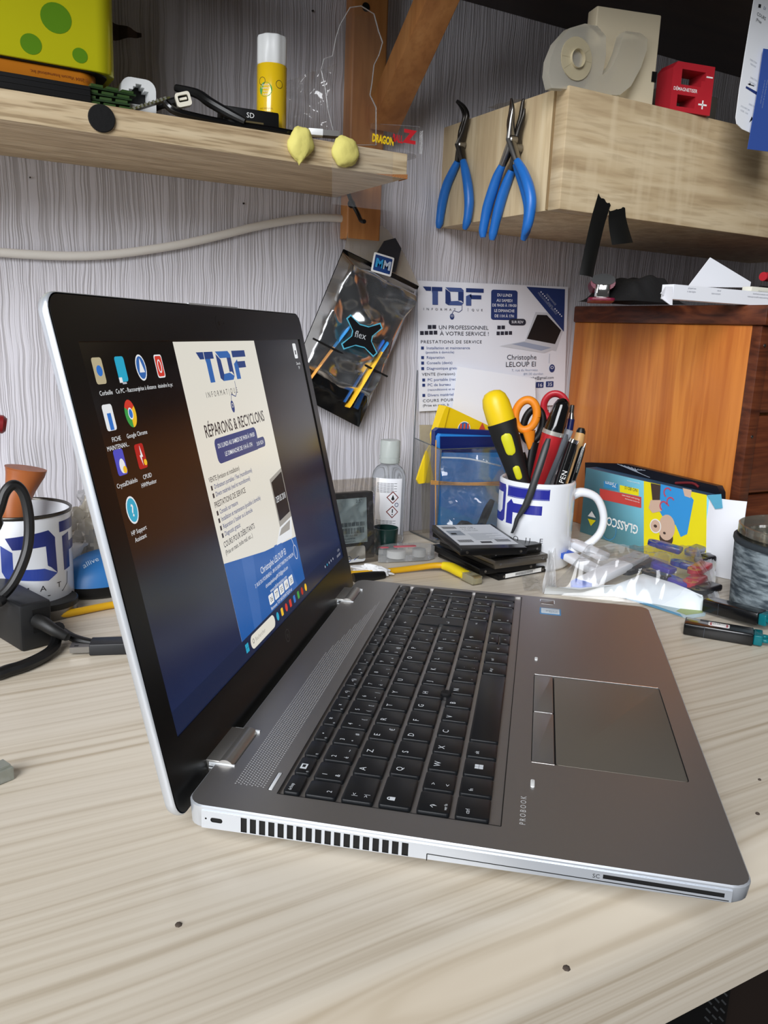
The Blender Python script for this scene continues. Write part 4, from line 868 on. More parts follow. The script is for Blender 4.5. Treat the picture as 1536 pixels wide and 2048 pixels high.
# ------------------------------------------------------------------ tool pouch hanging on the wall
YP = 838
T = thing('tool_pouch', 'black plastic tool pouch hanging tilted on the wall by the laptop lid', 'pouch', mw=Matrix.Translation(Yp(720, 640, YP) / 1000))
A, B_, C_, D_ = Yp(688, 498, YP), Yp(838, 572, YP), Yp(718, 854, YP), Yp(572, 778, YP)
def pq(u, v, off=0): p = (A * (1 - u) + B_ * u) * (1 - v) + (D_ * (1 - u) + C_ * u) * v; return p + Vector((0, -off, 0))
b = MB()
def fb(u, v):
    e = min(u, 1 - u, v, 1 - v) * 9; e = min(1, e); h = 8 * e * (1 + .35 * noise.noise(Vector((u * 5, v * 7, 3)))) + 2.2 * abs(noise.noise(Vector((u * 9, v * 12, 1)))) * e
    return pq(u, v, h)
b.grid(fb, 34, 60); b.grid(lambda u, v: pq(u, v, -2), 4, 4, flip=True); b.build('pouch_body', mat('pouch_black', '#0b0c0e', .2, spec=.6), T, world=True, smooth=80)
b = MB()
def ff(u, v):
    e = min(1, min(u, 1 - u, v, 1 - v) * 12); q = Vector((u * 4.5, v * 8, 5))
    h = 12.5 * e + 16.0 * e * noise.noise(q * .42) ** 2 * 2 + 4.5 * e * noise.noise(q * .9) + .6 * noise.noise(q * 2.2) * e
    return pq(u, .02 + v * .84, h)
b.grid(ff, 48, 80); b.build('clear_front', film('pouch_film', body=.07, gloss=.75, rough=.2, gmin=.22, bodycol='#b4bac2'), T, world=True, smooth=80)
b = MB(); b.grid(lambda u, v: pq(u, .63 + .012 * v, 15.5), 12, 1); b.tube([pq(u / 10, .635, 15.5) for u in range(11)], 1.0, 6); b.build('seam', BLACKP, T, world=True)
b = MB(); hq = [(688, 498), (700, 440), (712, 430), (740, 436), (775, 460), (806, 505), (838, 572)]
hv = [(Yp(*q, YP).x, Yp(*q, YP).z) for q in hq]; hole = [(Yp(714 + 9 * math.cos(a), 452 + 12 * math.sin(a), YP).x, Yp(714 + 9 * math.cos(a), 452 + 12 * math.sin(a), YP).z) for a in [2 * PI * k / 12 for k in range(12)]]
M = mmf((0, YP - 1, 0), (1, 0, 0), (0, 0, 1)); b.plate(hv, (hole,), 0, 0, 0, M); b.build('header_flap', film('header_film', body=.55, gloss=.7, rough=.15, bodycol='#a89c88'), T, world=True)
b = MB()
def ft(u, v): p = (Yp(770, 486, YP) * (1 - u) + Yp(803, 498, YP) * u) * (1 - v) + (Yp(752, 535, YP) * (1 - u) + Yp(786, 550, YP) * u) * v; return p + Vector((0, -4, 0))
b.plate([(Yp(*q, YP - 5).x, Yp(*q, YP - 5).z) for q in ((752, 508), (768, 482), (790, 476), (802, 497), (790, 545), (745, 530))], (), 0, 1, 0, mmf((0, YP - 5, 0), (1, 0, 0), (0, 0, 1))); b.build('hang_tab', mat('tab_grey', '#26262a', .5), T, world=True)
b = MB(); M = mmf(Yp(765, 529, YP - 8), Yp(785, 535, YP - 8) - Yp(745, 523, YP - 8), Vector((0, 0, 1)))
b.rbox(0, 0, 0, .6, 26, 21, 1.5, .1, 0, M); b.rbox(0, 0, .6, .8, 22, 17, 1, .05, 1, M); b.text('M', 9, -9.5, -4, .95, 2, M, bold=.05, sx=1.1); b.text('M', 9, -.5, -4, .95, 3, M, bold=.05, sx=1.1)
b.build('badge', [WHITE, mat('badge_blue', '#1d3f7c', .4), mat('badge_cyan', '#3aa0d8', .4), mat('badge_grey', '#b9c6d6', .4)], T, world=True)
b = MB(); M = mmf(Yp(724, 672, YP - 23), Yp(754, 680, YP - 23) - Yp(694, 664, YP - 23), Vector((0, 0, 1)))
st = []
for k, (r_, a_) in enumerate(((12.5, 0), (11, .35), (27, .62), (27, .90), (11, 1.2))): pass
def star(r1, r2, wa):
    out = []
    for k in range(4):
        c_ = PI / 4 + k * PI / 2 + (.12 if k % 2 else -.12); out += [(r1 * math.cos(c_ - PI / 4 * .55), r1 * math.sin(c_ - PI / 4 * .55)), (r2 * math.cos(c_ - wa), r2 * math.sin(c_ - wa)), (r2 * math.cos(c_ + wa), r2 * math.sin(c_ + wa)), (r1 * math.cos(c_ + PI / 4 * .55), r1 * math.sin(c_ + PI / 4 * .55))]
    return out
b.plate(star(13.5, 27, .13), (), 0, .3, 0, M); b.plate(star(12.2, 25.4, .09), (), .3, .45, 1, M); b.text('flex', 7.5, -9.5, -3, .6, 2, M, sx=.95); b.build('print', [mat('print_cyan', '#56b3cf', .4), mat('print_black', '#101216', .4), mat('print_grey', '#b9bfc4', .4)], T, world=True)
# spudgers seen in the pouch
def spudger(name, a, c_, w0, w1, m, m2, label, off=11.5, split=.35):
    P0, P1 = Yp(*a, YP - off), Yp(*c_, YP - off); md = P0 * (1 - split) + P1 * split; T = thing(name, label, 'pry tool', mw=Matrix.Translation(md / 1000), group='pry tools in the black pouch')
    b = MB(); b.tube([P0, P0 * .8 + md * .2, md], [(1, 1), (w0, 1.4), (w0 * .7, 1.8)], 8, smooth=3); b.build('tip', m2, T, world=True, smooth=60)
    b = MB(); b.tube([md, md * .5 + P1 * .5, P1 * .98 + md * .02, P1], [(w0 * .7, 1.8), (w1 * .8, 1.8), (w1, 1.2), (w1 * .8, .6)], 8, smooth=3); b.build('handle', m, T, world=True, smooth=60)
SBL = mat('spudger_blue', '#2f86c8', .35); SYL = mat('spudger_yellow', '#f2b92a', .35); SNV = mat('spudger_navy', '#1b4f8c', .35)
spudger('pry_tool', (700, 652), (622, 756), 4.2, 3.4, mat('spudger_orange', '#e8a24a', .4), SBL, 'pry tool with blue head and orange tail, leftmost in the black pouch', split=.42)
spudger('pry_tool', (776, 684), (696, 812), 4.5, 7.5, SYL, SBL, 'broad yellow pry tool with blue head in the black pouch', off=12.5, split=.16)
spudger('pry_tool', (768, 680), (690, 802), 4.0, 3.4, SNV, mat('spudger_blue2', '#2b63b8', .35), 'slim blue pry tool just left of the broad yellow one', off=10.5, split=.2)
spudger('pry_tool', (768, 690), (712, 815), 3.2, 3.8, SNV, SNV, 'dark blue pry tool behind the broad yellow one', off=9.5)

# ------------------------------------------------------------------ flyer on the wall
T = thing('flyer', 'white printed flyer with blue lettering pinned to the wall beside the wooden chest', 'flyer', mw=Matrix.Translation(Yp(985, 690, 853) / 1000))
YF = 852.4
c00 = Yp(835, 561, YF); c10 = Yp(1138, 574, YF); c01 = Yp(838, 823, YF)
ex = (c10 - c00) / 306.0; ey = (c01 - c00) / 262.0
FX = lambda p: c00 + ex * p.x + ey * p.y + Vector((0, -p.z - .1, 0))     # flyer units: 306 wide, y downwards 0..262
b = MB(); b.grid(lambda u, v: FX(Vector((u * 304, v * 262, 0))) + Vector((0, -1.2 * math.sin(u * PI) ** 2 * v, 0)) , 1, 1)
b.add([FX(Vector(q)) for q in ((0, 0, 0), (304, 0, 0), (304, 262, 0), (0, 262, 0), (0, 0, -.5), (304, 0, -.5), (304, 262, -.5), (0, 262, -.5))], [[0, 4, 5, 1], [1, 5, 6, 2], [2, 6, 7, 3], [3, 7, 4, 0]], 0)
FL_ = lambda p: FX(Vector((p.x, -p.y, p.z)))
def s2(x, y): return ((x / 4.267 + 820 - 835), -(y / 4.267 + 540 - 561 - (x / 4.267 + 820 - 835) * .0425))  # crop pixels -> flyer units (y up)
def ftx(t, size, x, y, mi, z=.5, **k): q = s2(x, y); b.text(t, size, q[0], q[1], z, mi, FL_, **k)
def fpoly(pts, mi, z=.4): b.poly([s2(*q) for q in pts], z, mi, FL_)
q = s2(103, 292); tof(b, q[0], q[1], 116, 36, .5, 1, 2, FL_)
ftx('INFORMAT', 4.6, 105, 335, 3, track=2.3); ftx('|', 5.5, 462, 345, 3); ftx('QUE', 4.6, 497, 350, 3, track=2.4)
q = s2(335, 395); minimouse(b, q[0], q[1], 6, .5, 1, 0, FL_)
b.plate(rr(*s2(778, 303), 54, 62, 5), (), .3, .4, 1, FL_)
for t, y in (('DU LUNDI', 228), ('AU SAMEDI', 275), ('DE 9H30 \u00c0 19H30', 318), ('LE DIMANCHE', 365), ('DE 11H \u00c0 17H', 412)): ftx(t, 6.0, 778, y, 0, .6, align='C', sx=.78, bold=.015)
b.plate(rr(*s2(896, 457), 36, 14, 6.5), (), .5, .6, 3, FL_); ftx('SUR RDV', 5.6, 896, 468, 0, .8, align='C', sx=.8, bold=.015)
fpoly([(972, 142), (1330, 165), (1332, 560)], 1)
for t, x, y in (('DEPANNAGE', 1150, 215), ('VENTE', 1165, 285), ('PRESTATIONS DE SERVICE', 1072, 200)): q = s2(x, y); b.text(t, 4.2, q[0], q[1], .6, 4, FL_, rot=-.82, sx=.9)
for k in range(5): q = s2(1105 + k * 17, 190 + k * 18); b.disc(q[0], q[1], 1.6, .6, 0, FL_, seg=8)
for k in range(5): q = s2(1240 + k * 16, 345 + k * 17); b.disc(q[0], q[1], 1.6, .6, 0, FL_, seg=8)
ftx('UN PROFESSIONNEL', 8.2, 225, 500, 3, sx=.93); ftx('\u00c0 VOTRE SERVICE !', 8.0, 235, 553, 3, sx=1.02)
for x0, x1, y in ((140, 205, 478), (720, 780, 500)):
    for k in range(2): q = s2(x0 + k * 36 + 14, y); b.rect(q[0] - 3.6, q[1] - 4, q[0] + 3.6, q[1] + 3.6, .5, 3, FL_)
for x0, y in ((78, 527), (713, 552)):
    for k in range(4): q = s2(x0 + k * 36 + 14, y); b.rect(q[0] - 3.4, q[1] - 4, q[0] + 3.4, q[1] + 3.6, .5, 3, FL_)
ftx('PRESTATIONS DE SERVICE', 6.4, 80, 615, 3, track=1.12, sx=1.03)
for t, y, bl in (('Installation et maintenance', 668, 1), ('(possible \u00e0 domicile)', 703, 0), ('R\u00e9paration', 750, 1), ('Conseils (devis)', 797, 1), ('Diagnostique gratuit', 845, 1)):
    ftx(t, 5.6 if bl else 4.8, 126 if bl else 118, y, 2)
    if bl: q = s2(95, y - 12); b.rect(q[0] - 2.6, q[1] - 3, q[0] + 2.6, q[1] + 3, .5, 1, FL_)
ftx('VENTE (livraison)', 6, 88, 895, 3, track=1.05)
for t, y, bl in (('PC portable (reconditionn\u00e9)', 945, 1), ('PC de bureau', 990, 1), ('(reconditionn\u00e9 et neuf)', 1030, 0), ('Divers mat\u00e9riels', 1080, 1)):
    ftx(t, 5.8 if bl else 4.6, 132, y, 2)
    if bl: q = s2(102, y - 12); b.rect(q[0] - 2.6, q[1] - 3, q[0] + 2.6, q[1] + 3, .5, 1, FL_)
ftx('COURS POUR', 6.2, 92, 1128, 3, track=1.15); ftx('(Prise en main, b', 5.4, 92, 1168, 3)
# drawn laptop
fpoly([(1060, 370), (1170, 378), (1330, 530), (1262, 740), (965, 640)], 5, .35); fpoly([(1075, 395), (1165, 400), (1305, 545), (1250, 672), (985, 612)], 6, .5)
fpoly([(740, 668), (965, 632), (1265, 712), (1150, 752)], 5, .42); fpoly([(850, 655), (960, 640), (1215, 705), (1120, 728)], 4, .5)
ftx('Christophe', 11.0, 805, 795, 3, .6, sx=.92); ftx('LELOUP EI', 11.0, 795, 860, 3, .6, sx=.95)
ftx('7, rue du fourneau', 5.4, 850, 905, 4, .6); ftx('89130 dordon', 5.4, 960, 948, 4, .6); ftx('christophe@gmail.com', 6.2, 1245, 1000, 3, .6, align='R', sx=.9)
for k, t in enumerate(('16', '35')): q = s2(1115 + k * 95, 1050); b.plate(rr(q[0], q[1], 17, 13, 1.5), (), .4, .5, 1, FL_); b.text(t, 8, q[0], q[1] - 4, .6, 0, FL_, align='C')
q = s2(1228, 900); minimouse(b, q[0], q[1], 9, .6, 1, 0, FL_, cord=False); b.line(s2(1200, 760), s2(1198, 850), .8, .6, 4, FL_)
b.build('sheet', [mat('flyer_white', '#e6e8f0', .5), mat('flyer_navy', '#273a70', .5), mat('flyer_blue', '#46598f', .5), mat('flyer_ink', '#2b2e3c', .5), mat('flyer_grey', '#9aa3b8', .6), mat('flyer_silver', '#c9cbd2', .5), mat('flyer_black', '#17181b', .5)], T, world=True, smooth=None)
# blank sheet leaning in front of the flyer
b = MB(); A, B_, C_, D_ = Yp(915, 733, 842), Yp(1070, 757, 842), Yp(1074, 870, 836), Yp(900, 858, 836)
b.grid(lambda u, v: (A * (1 - u) + B_ * u) * (1 - v) + (D_ * (1 - u) + C_ * u) * v + Vector((0, -2 * math.sin(PI * u), 0)), 6, 4)
b.grid(lambda u, v: (A * (1 - u) + B_ * u) * (1 - v) + (D_ * (1 - u) + C_ * u) * v + Vector((0, .5 - 2 * math.sin(PI * u), 0)), 6, 4, flip=True)
o = b.build('blank_sheet', PAPER); tag(o, 'blank white sheet leaning against the flyer behind the screwdriver', 'paper')

# ------------------------------------------------------------------ wooden chest of drawers on the desk
X0, Y0 = 765.0, 570.0
PINEV = grain('orange_pine_side', '#ad6029', '#c87a35', '#d98e42', (30, 30, 2.0), rough=.34, dark='#a35422', darkamt=.45, dist=.9, spec=.5)
DKPINE = grain('dark_stained_pine', '#3f1d0f', '#5a2c18', '#6b3920', (5, 14, 60), rough=.4, dark='#2d130a', darkamt=.3, dist=2.2)
T = thing('chest_of_drawers', 'orange pine chest of drawers with darker top standing on the desk at the right', 'chest of drawers', mw=Matrix.Translation((.95, .7, 0)))
b = MB(); b.box(X0, 1150, Y0 + 12, WY - 2, .3, 266, 0, bev=.8); b.build('carcass', PINEV, T, world=True)
b = MB(); b.box(X0 - 3, 1160, Y0 - 6, WY - 1, 266.3, 287, 0, bev=2); b.build('top_board', DKPINE, T, world=True)
b = MB(); b.box(X0 + .5, X0 + 16, Y0, Y0 + 12, 1, 266, 0, bev=.8); b.build('front_post', DKPINE, T, world=True)
for k, (z0, z1) in enumerate(((3, 84), (87, 172), (175, 262))):
    b = MB(); b.box(X0 + 17, 1100, Y0 + 1.5, Y0 + 14, z0, z1, 0, bev=2.2); d = b.build('drawer_front', DKPINE, T, world=True)
    b = MB(); kn = V(X0 + 170, Y0 + 1, (z0 + z1) / 2); b.lathe([(5, 0), (5, 8), (11, 14), (10, 20), (3, 22)], 20, 0, mmf(kn, (1, 0, 0), (0, 0, 1))); o = b.build('knob', DKPINE, T, world=True)
for z_ in (246, 150, 60): b = MB(); b.lathe([(1.8, 0), (1.6, .7), (.2, .9)], 10, 0, mmf((X0 + 8, Y0 - .1, z_), (1, 0, 0), (0, 0, 1))); b.build('screw', STEEL, T, world=True)
HT = 287.0
# ---- on the chest
T = thing('stapler', 'dark red stapler with chrome nose standing on the wooden chest', 'stapler', (Zp(1203, 612, HT).x, 700, HT))
P = lambda px, py, y: Yp(px, py, y)
cx_ = P(1203, 600, 700).x; b = MB()
xf = mmf((0, 0, 0), (1, 0, 0), (0, 0, 1)); 
T.location = (cx_ / 1000, .7, HT / 1000); T.rotation_euler = (0, 0, -.72); bpy.context.view_layer.update()
W2 = (P(1226, 600, 700).x - P(1184, 600, 700).x) / 2; Hh = P(1203, 548, 700).z - HT
b.tube([(0, 2, Hh * .72), (0, -60, Hh * .5), (0, -100, Hh * .4)][::-1] if False else [(0, 0, Hh * .68), (0, 35, Hh * .62), (0, 75, Hh * .5)], [(W2 * .86, Hh * .30), (W2, Hh * .32), (W2 * .8, Hh * .2)], 20); b.build('top_arm', [mat('stapler_maroon', '#7a1c38', .3)], T, smooth=60)
b = MB(); b.tube([(0, -1, Hh * .8), (0, 66, Hh * .7)], [(W2 * .84, Hh * .22), (W2 * .7, Hh * .18)], 18); b.build('grip_pad', BLACKP, T, smooth=60)
b = MB(); b.rbox(0, 2, Hh * .12, Hh * .62, W2 * 1.05, 10, 3, 1, 0); b.build('nose', CHROME, T)
b = MB(); b.rbox(0, 36, 0, Hh * .13, W2 * 1.9, 82, 6, 1.5, 0); b.build('base', mat('stapler_maroon', '#7a1c38'), T)
# black cloth pouch lying
b = MB(); L0 = Yp(1228, 600, 690).x; L1 = Yp(1335, 600, 690).x
def fz(u, v):
    x = L0 + (L1 - L0) * u; e = min(1, min(u, 1 - u) * 5) * min(1, min(v, 1 - v) * 5)
    return Vector((x, 660 + 90 * v, HT + .5 + e * (17 + 12 * math.sin(u * 2.6) * (1 - v * .3) + 5 * noise.noise(Vector((u * 5, v * 4, 0))))))
b.grid(fz, 26, 18); o = b.build('black_cloth', mat('black_cloth', '#0c0b0c', .8, bump=.4, bscale=500), smooth=80); tag(o, 'crumpled black cloth lying on the chest between the stapler and the white carton', 'cloth')
# white carton with upside down print
T = thing('flat_carton', 'flat white carton with upside down print and open end lying on the chest', 'carton', mw=Matrix.Translation((.9, .6, HT / 1000)))
yc = 590.0; xl = Yp(1345, 600, yc).x; zt = Yp(1400, 573, yc).z; 
b = MB(); b.box(xl, 1120, yc, yc + 15, HT + .2, zt, 0); b.build('sleeve', PAPER, T, world=True)
b = MB(); q = [Yp(1345, 573, yc), Yp(1332, 573, yc + 6), Yp(1322, 587, yc + 8), Yp(1328, 592, yc + 8), Yp(1322, 596, yc + 8), Yp(1341, 610, yc + 2), Yp(1345, 610, yc)]
b.add(q + [p + Vector((0, 1.0, 0)) for p in q], [list(range(7))[::-1], [7 + i for i in range(7)]] + [[i, (i + 1) % 7, 7 + (i + 1) % 7, 7 + i] for i in range(7)]); b.build('open_flap', mat('carton_inner', '#cfcfd4', .7), T, world=True)
b = MB(); M = mmf((0, yc, HT), (-1, 0, 0), (0, 0, -1)); 
for t, px, k, s_ in (('veuillez coller ici', 1390, 0, 2.1), ('votre justificatif', 1390, 1, 2.1), ('code barre article', 1440, 0, 2.1), ('produit', 1440, 1, 2.1), ('Pour plus de facilite et garder les informations', 1536, 0, 2.0), ('toute reclamation et toute garantie', 1536, 1, 2.0), ('conservez cet emballage', 1536, 2, 2.0)):
    x = -Yp(px, 595, yc).x; b.text(t, s_ * .8, x, -9 - k * 3.2 + 0, .25, 0, M, sx=.8)
b.add([], []); o = b.build('printing', mat('faint_print', '#8f929b', .7), T, world=True, smooth=None)
b = MB(); A = [Yp(1376, 574, yc + 30), Yp(1421, 515, yc + 40), Yp(1502, 564, yc + 36), Yp(1500, 575, yc + 36)]
b.add(A + [p + Vector((0, .8, 0)) for p in A], [[3, 2, 1, 0], [4, 5, 6, 7], [0, 1, 5, 4], [1, 2, 6, 5], [2, 3, 7, 6]]); o = b.build('white_sheet', PAPER); tag(o, 'folded white sheet poking up like a triangle behind the flat carton', 'paper')
b = MB(); p = Yp(1498, 570, 596); b.box(p.x, p.x + 90, 592, 604, zt + .3, zt + 5, 0, bev=.5); o = b.build('cream_ruler', mat('cream_strip', '#d8d6c8', .4)); tag(o, 'cream flat strip lying on top of the white carton', 'strip')
b = MB(); p = Yp(1526, 553, 640); b.tube([V(p.x, 640, p.z), V(p.x + 70, 650, p.z + 2)], [5, 6], 12); b.tube([V(p.x - 2, 640, zt + 8), V(p.x + 60, 650, zt + 8)], 3.6, 10, 1); o = b.build('red_handle', [RED, BLACKP]); tag(o, 'red and black handle end at the right edge on the chest', 'handle')

# ------------------------------------------------------------------ mugs
def mug_R():
    c = Zp(1076, 956, 95); r = 41.2
    T = thing('mug', 'white ceramic mug with blue lettering holding pens, screwdriver and scissors', 'mug', (c.x, c.y, 0))
    b = MB(); b.lathe([(35, 0), (38.5, .4), (r, 4), (r, 92), (r - .6, 94.3), (r - 2, 95), (r - 3.4, 94.3), (r - 4, 92), (r - 4, 8), (30, 5), (.5, 5)], 72, 0, None, True, True)
    a0 = math.atan2(-c.y, -c.x)      # towards the camera
    cc = cyl(r, 0, 0, a0)
    def strips(pts, m, z=.12):
        xs = [p[0] for p in pts]; x0, x1 = min(xs), max(xs); n_ = max(1, int((x1 - x0) / 2.5))
        for i in range(n_):
            lo_, hi = x0 + (x1 - x0) * i / n_, x0 + (x1 - x0) * (i + 1) / n_
            q = clip(clip(pts, 0, lo_, 1), 0, hi, -1)
            if len(q) > 2: b.poly(q, z, m, cc)
    SX = 1.02
    ox = -1
    def F(pts, m, z=.12): strips([(x + ox, y + 6) for x, y in pts], m, z)
    # F: x from -36..; blue with thin white line inside
    F([(-33, 84), (15, 84), (15, 72), (-33, 72)], 1); F([(-15.5, 66), (8, 66), (8, 56), (-12, 56)], 1); F([(-33, 64), (-27, 70), (-24, 66), (-24, 43), (-33, 43)], 1); F([(-24, 66), (-15.5, 66), (-12, 56), (-24, 56)], 1)
    F([(-41, 84), (-37.5, 84), (-36, 80), (-36, 46), (-39, 43), (-45, 43), (-45, 52), (-41, 56)], 1)
    F([(-41, 84), (-60, 84), (-60, 75), (-41, 75)], 1); F([(-41, 43), (-60, 43), (-60, 52), (-41, 52)], 1)
    for y in (83.2, 72.8): F([(-32.2, y + .2), (14.2, y + .2), (14.2, y - .1), (-32.2, y - .1)], 2, .2)
    for t, x in (('Q', -18), ('U', -4.5), ('E', 9.5)): b.text(t, 5.2, x + ox, 32, .12, 3, cc, sx=1.15, align='C')
    b.build('body', [mat('mug_white', '#eceff4', .12, coat=.4), mat('mug_blue', '#2a2f96', .2), mat('mug_line', '#b9c4e8', .3), mat('mug_ink', '#15151a', .3)], T, smooth=50)
    b = MB(); ar = a0 + math.radians(96); d = Vector((math.cos(ar), math.sin(ar), 0))
    pts = [d * (r - 3) + Vector((0, 0, 78)), d * (r + 8) + Vector((0, 0, 82)), d * (r + 24) + Vector((0, 0, 76)), d * (r + 33) + Vector((0, 0, 56)), d * (r + 30) + Vector((0, 0, 36)), d * (r + 14) + Vector((0, 0, 20)), d * (r - 3) + Vector((0, 0, 15))]
    b.tube(pts, [(6.2, 5.6), (5.6, 5), (5.2, 4.4), (5, 4.2), (5, 4.2), (5.4, 4.6), (6, 5.5)], 14, smooth=6); b.build('handle', mat('mug_white', ''), T, smooth=70)
    return c, r
def clip(poly, ax, v, sg):
    out = []
    for i in range(len(poly)):
        a, c_ = poly[i], poly[(i + 1) % len(poly)]; da, dc = sg * (a[ax] - v), sg * (c_[ax] - v)
        if da >= 0: out.append(a)
        if (da > 0 > dc) or (da < 0 < dc): t = da / (da - dc); out.append((a[0] + (c_[0] - a[0]) * t, a[1] + (c_[1] - a[1]) * t))
    return out
MC, MR = mug_R()
# things in the mug: helper gives a point on the vertical plane through the mug centre facing the camera
vd = Vector((MC.x, MC.y, 0)).normalized()
def MP(px, py, off=0):
    d = ray(px, py); dist = (MC - O).to_2d().dot(vd.to_2d()) + off; return O + d * (dist / (d.x * vd.x + d.y * vd.y))
# screwdriver
T = thing('screwdriver', 'big yellow and black screwdriver handle sticking up from the white mug', 'screwdriver', mw=Matrix.Translation(MP(1035, 930) / 1000))
a, c_ = MP(984, 783, 6), MP(1040, 960, 2); ax = (c_ - a); ln = ax.length; M = mmf(a, ax.cross(vd).normalized() * -1, None, ax) if False else None
zx = ax.normalized(); xx = zx.cross(vd).normalized(); yy_ = zx.cross(xx); M = Matrix((xx, yy_, zx)).transposed().to_4x4(); M.translation = a
b = MB(); prof = [(3, -1), (9, 1), (13, 6), (15, 14), (15.4, 28), (15, 36)]; b.lathe(prof, 28, 0, M, True, False); b.build('cap_end', YELLOW, T, world=True, smooth=60)
b = MB()
def hp(z_, k): r_ = 15.2 + .9 * math.sin(z_ / ln * 5) - 3.0 * max(0, (z_ - 55) / 50); a_ = 2 * PI * k / 36; f_ = 1 - .05 * (math.cos(3 * a_) + 1) * (z_ > 40); return Vector((r_ * f_ * math.cos(a_), r_ * f_ * math.sin(a_), z_))
b.loft([[hp(z_, k) for k in range(36)] for z_ in (35, 37, 45, 55, 65, 75, 85, 95, 103, 108)], 0, xf=M); b.build('grip', mat('grip_rubber', '#161616', .65), T, world=True, smooth=60)
for z0_, z1_, w_ in ((47, 72, 6.2), (84, 100, 5.0)):
    b = MB(); n_ = 14
    def pd(u, v):
        z_ = z0_ + (z1_ - z0_) * v; ww = w_ * math.sqrt(max(0, 1 - (2 * v - 1) ** 6)); a_ = PI * -.5 + (u - .5) * 2 * ww / 15; e = math.sin(PI * u) ** .4 * math.sin(PI * v) ** .4
        r_ = 15.2 + .9 * math.sin(z_ / ln * 5) - 3.0 * max(0, (z_ - 55) / 50) + 1.1 * e - .4; return Vector((r_ * math.cos(a_ + 2.95), r_ * math.sin(a_ + 2.95), z_))
    for rot_ in (0,):
        best = None
        Minv = M.inverted(); cdir = (Minv @ O); ang = math.atan2(cdir.y, cdir.x)
        def pe(u, v, rot_=rot_):
            p = pd(u, v); r_ = math.hypot(p.x, p.y); w__ = math.atan2(p.y, p.x) - (PI * -.5 + 2.95); return Vector((r_ * math.cos(ang + w__), r_ * math.sin(ang + w__), p.z))
        b.grid(pe, n_, 18, 0, M)
    b.build('grip_inlay', mat('inlay_yellow', '#d8d41e', .45), T, world=True, smooth=80)
b = MB(); b.tube([a + zx * 104, a + zx * 150], 4, 12); b.build('shank', STEEL, T, world=True)
# scissors: two loops each
def loopy(b, cpx, cpy, rx, ry, th, rot, off, m=0, n=36, fl=4.5):
    cpt = MP(cpx, cpy, off); right = Vector((vd.y, -vd.x, 0)); up = Vector((0, 0, 1)); pts = []
    for k in range(n + 1):
        a_ = 2 * PI * k / n; x_, y_ = rx * math.cos(a_), ry * math.sin(a_); pts.append(cpt + right * (x_ * math.cos(rot) - y_ * math.sin(rot)) + up * (x_ * math.sin(rot) + y_ * math.cos(rot)))
    b.tube(pts, [(th, fl)] * len(pts), 10, m, caps=False)
T = thing('scissors', 'scissors with orange and black loops standing in the white mug', 'scissors', mw=Matrix.Translation(MP(1055, 900, 10) / 1000))
b = MB(); loopy(b, 1052, 830, 11.5, 16.5, 4.6, -.12, 12); b.tube([MP(1058, 862, 12), MP(1060, 885, 12), MP(1060, 900, 12)], [(9, 4), (5, 3.6), (2, 2)], 12, smooth=4); b.build('orange_loop', mat('scissors_orange', '#ec8a1c', .45), T, world=True, smooth=70)
b = MB(); loopy(b, 1066, 850, 10, 18, 3.8, -.15, 20); b.tube([MP(1072, 885, 16), MP(1066, 930, 14), MP(1062, 980, 12)], [(8, 4), (9, 4), (6, 3)], 12, smooth=4); b.tube([MP(1045, 905, 16), MP(1052, 950, 14), MP(1056, 985, 12)], [(3, 3), (7, 4), (6, 3)], 12, smooth=4); b.build('black_loop', BLACKP, T, world=True, smooth=70)
T = thing('scissors', 'scissors with red handle loop behind the black and red marker in the mug', 'scissors', mw=Matrix.Translation(MP(1105, 900, 22) / 1000))
b = MB(); loopy(b, 1110, 813, 12.2, 14, 3.4, .1, 24); b.build('red_loop', RED, T, world=True, smooth=70)
b = MB(); b.tube([MP(1090, 820, 27), MP(1090, 850, 26), MP(1098, 900, 24), MP(1104, 950, 20)], [(4, 4), (5, 4), (5, 4), (4, 3)], 12, smooth=4); b.build('shank', BLACKP, T, world=True, smooth=70)
def stick(name, label, cat, segs, grp=None):
    """segs: list of (part, material, [(px,py,off,r)...])"""
    f0 = segs[0][2][0]; T = thing(name, label, cat, mw=Matrix.Translation(MP(f0[0], f0[1], f0[2]) / 1000), group=grp)
    for part, m, pl in segs:
        b = MB(); b.tube([MP(p[0], p[1], p[2]) for p in pl], [p[3] for p in pl], 16, smooth=0); b.build(part, m, T, world=True, smooth=50)
    return T
stick('marker_pen', 'thick red marker with glossy black cap in the white mug', 'marker', [
    ('cap', mat('marker_black', '#0d0d0e', .12, coat=.5), [(1129, 797, 6, 2), (1127, 802, 6, 6.5), (1124, 812, 6, 9.2), (1108, 862, 5, 11.4)]),
    ('ring', mat('ring_grey', '#b9b7b0', .3, .4), [(1108, 861, 5, 12), (1105.5, 869, 5, 12.2)]), ('barrel', mat('marker_red', '#b3262c', .3), [(1105, 869, 5, 11.8), (1096, 900, 4, 11.4), (1078, 958, 2, 9.5), (1072, 985, 0, 6)])])
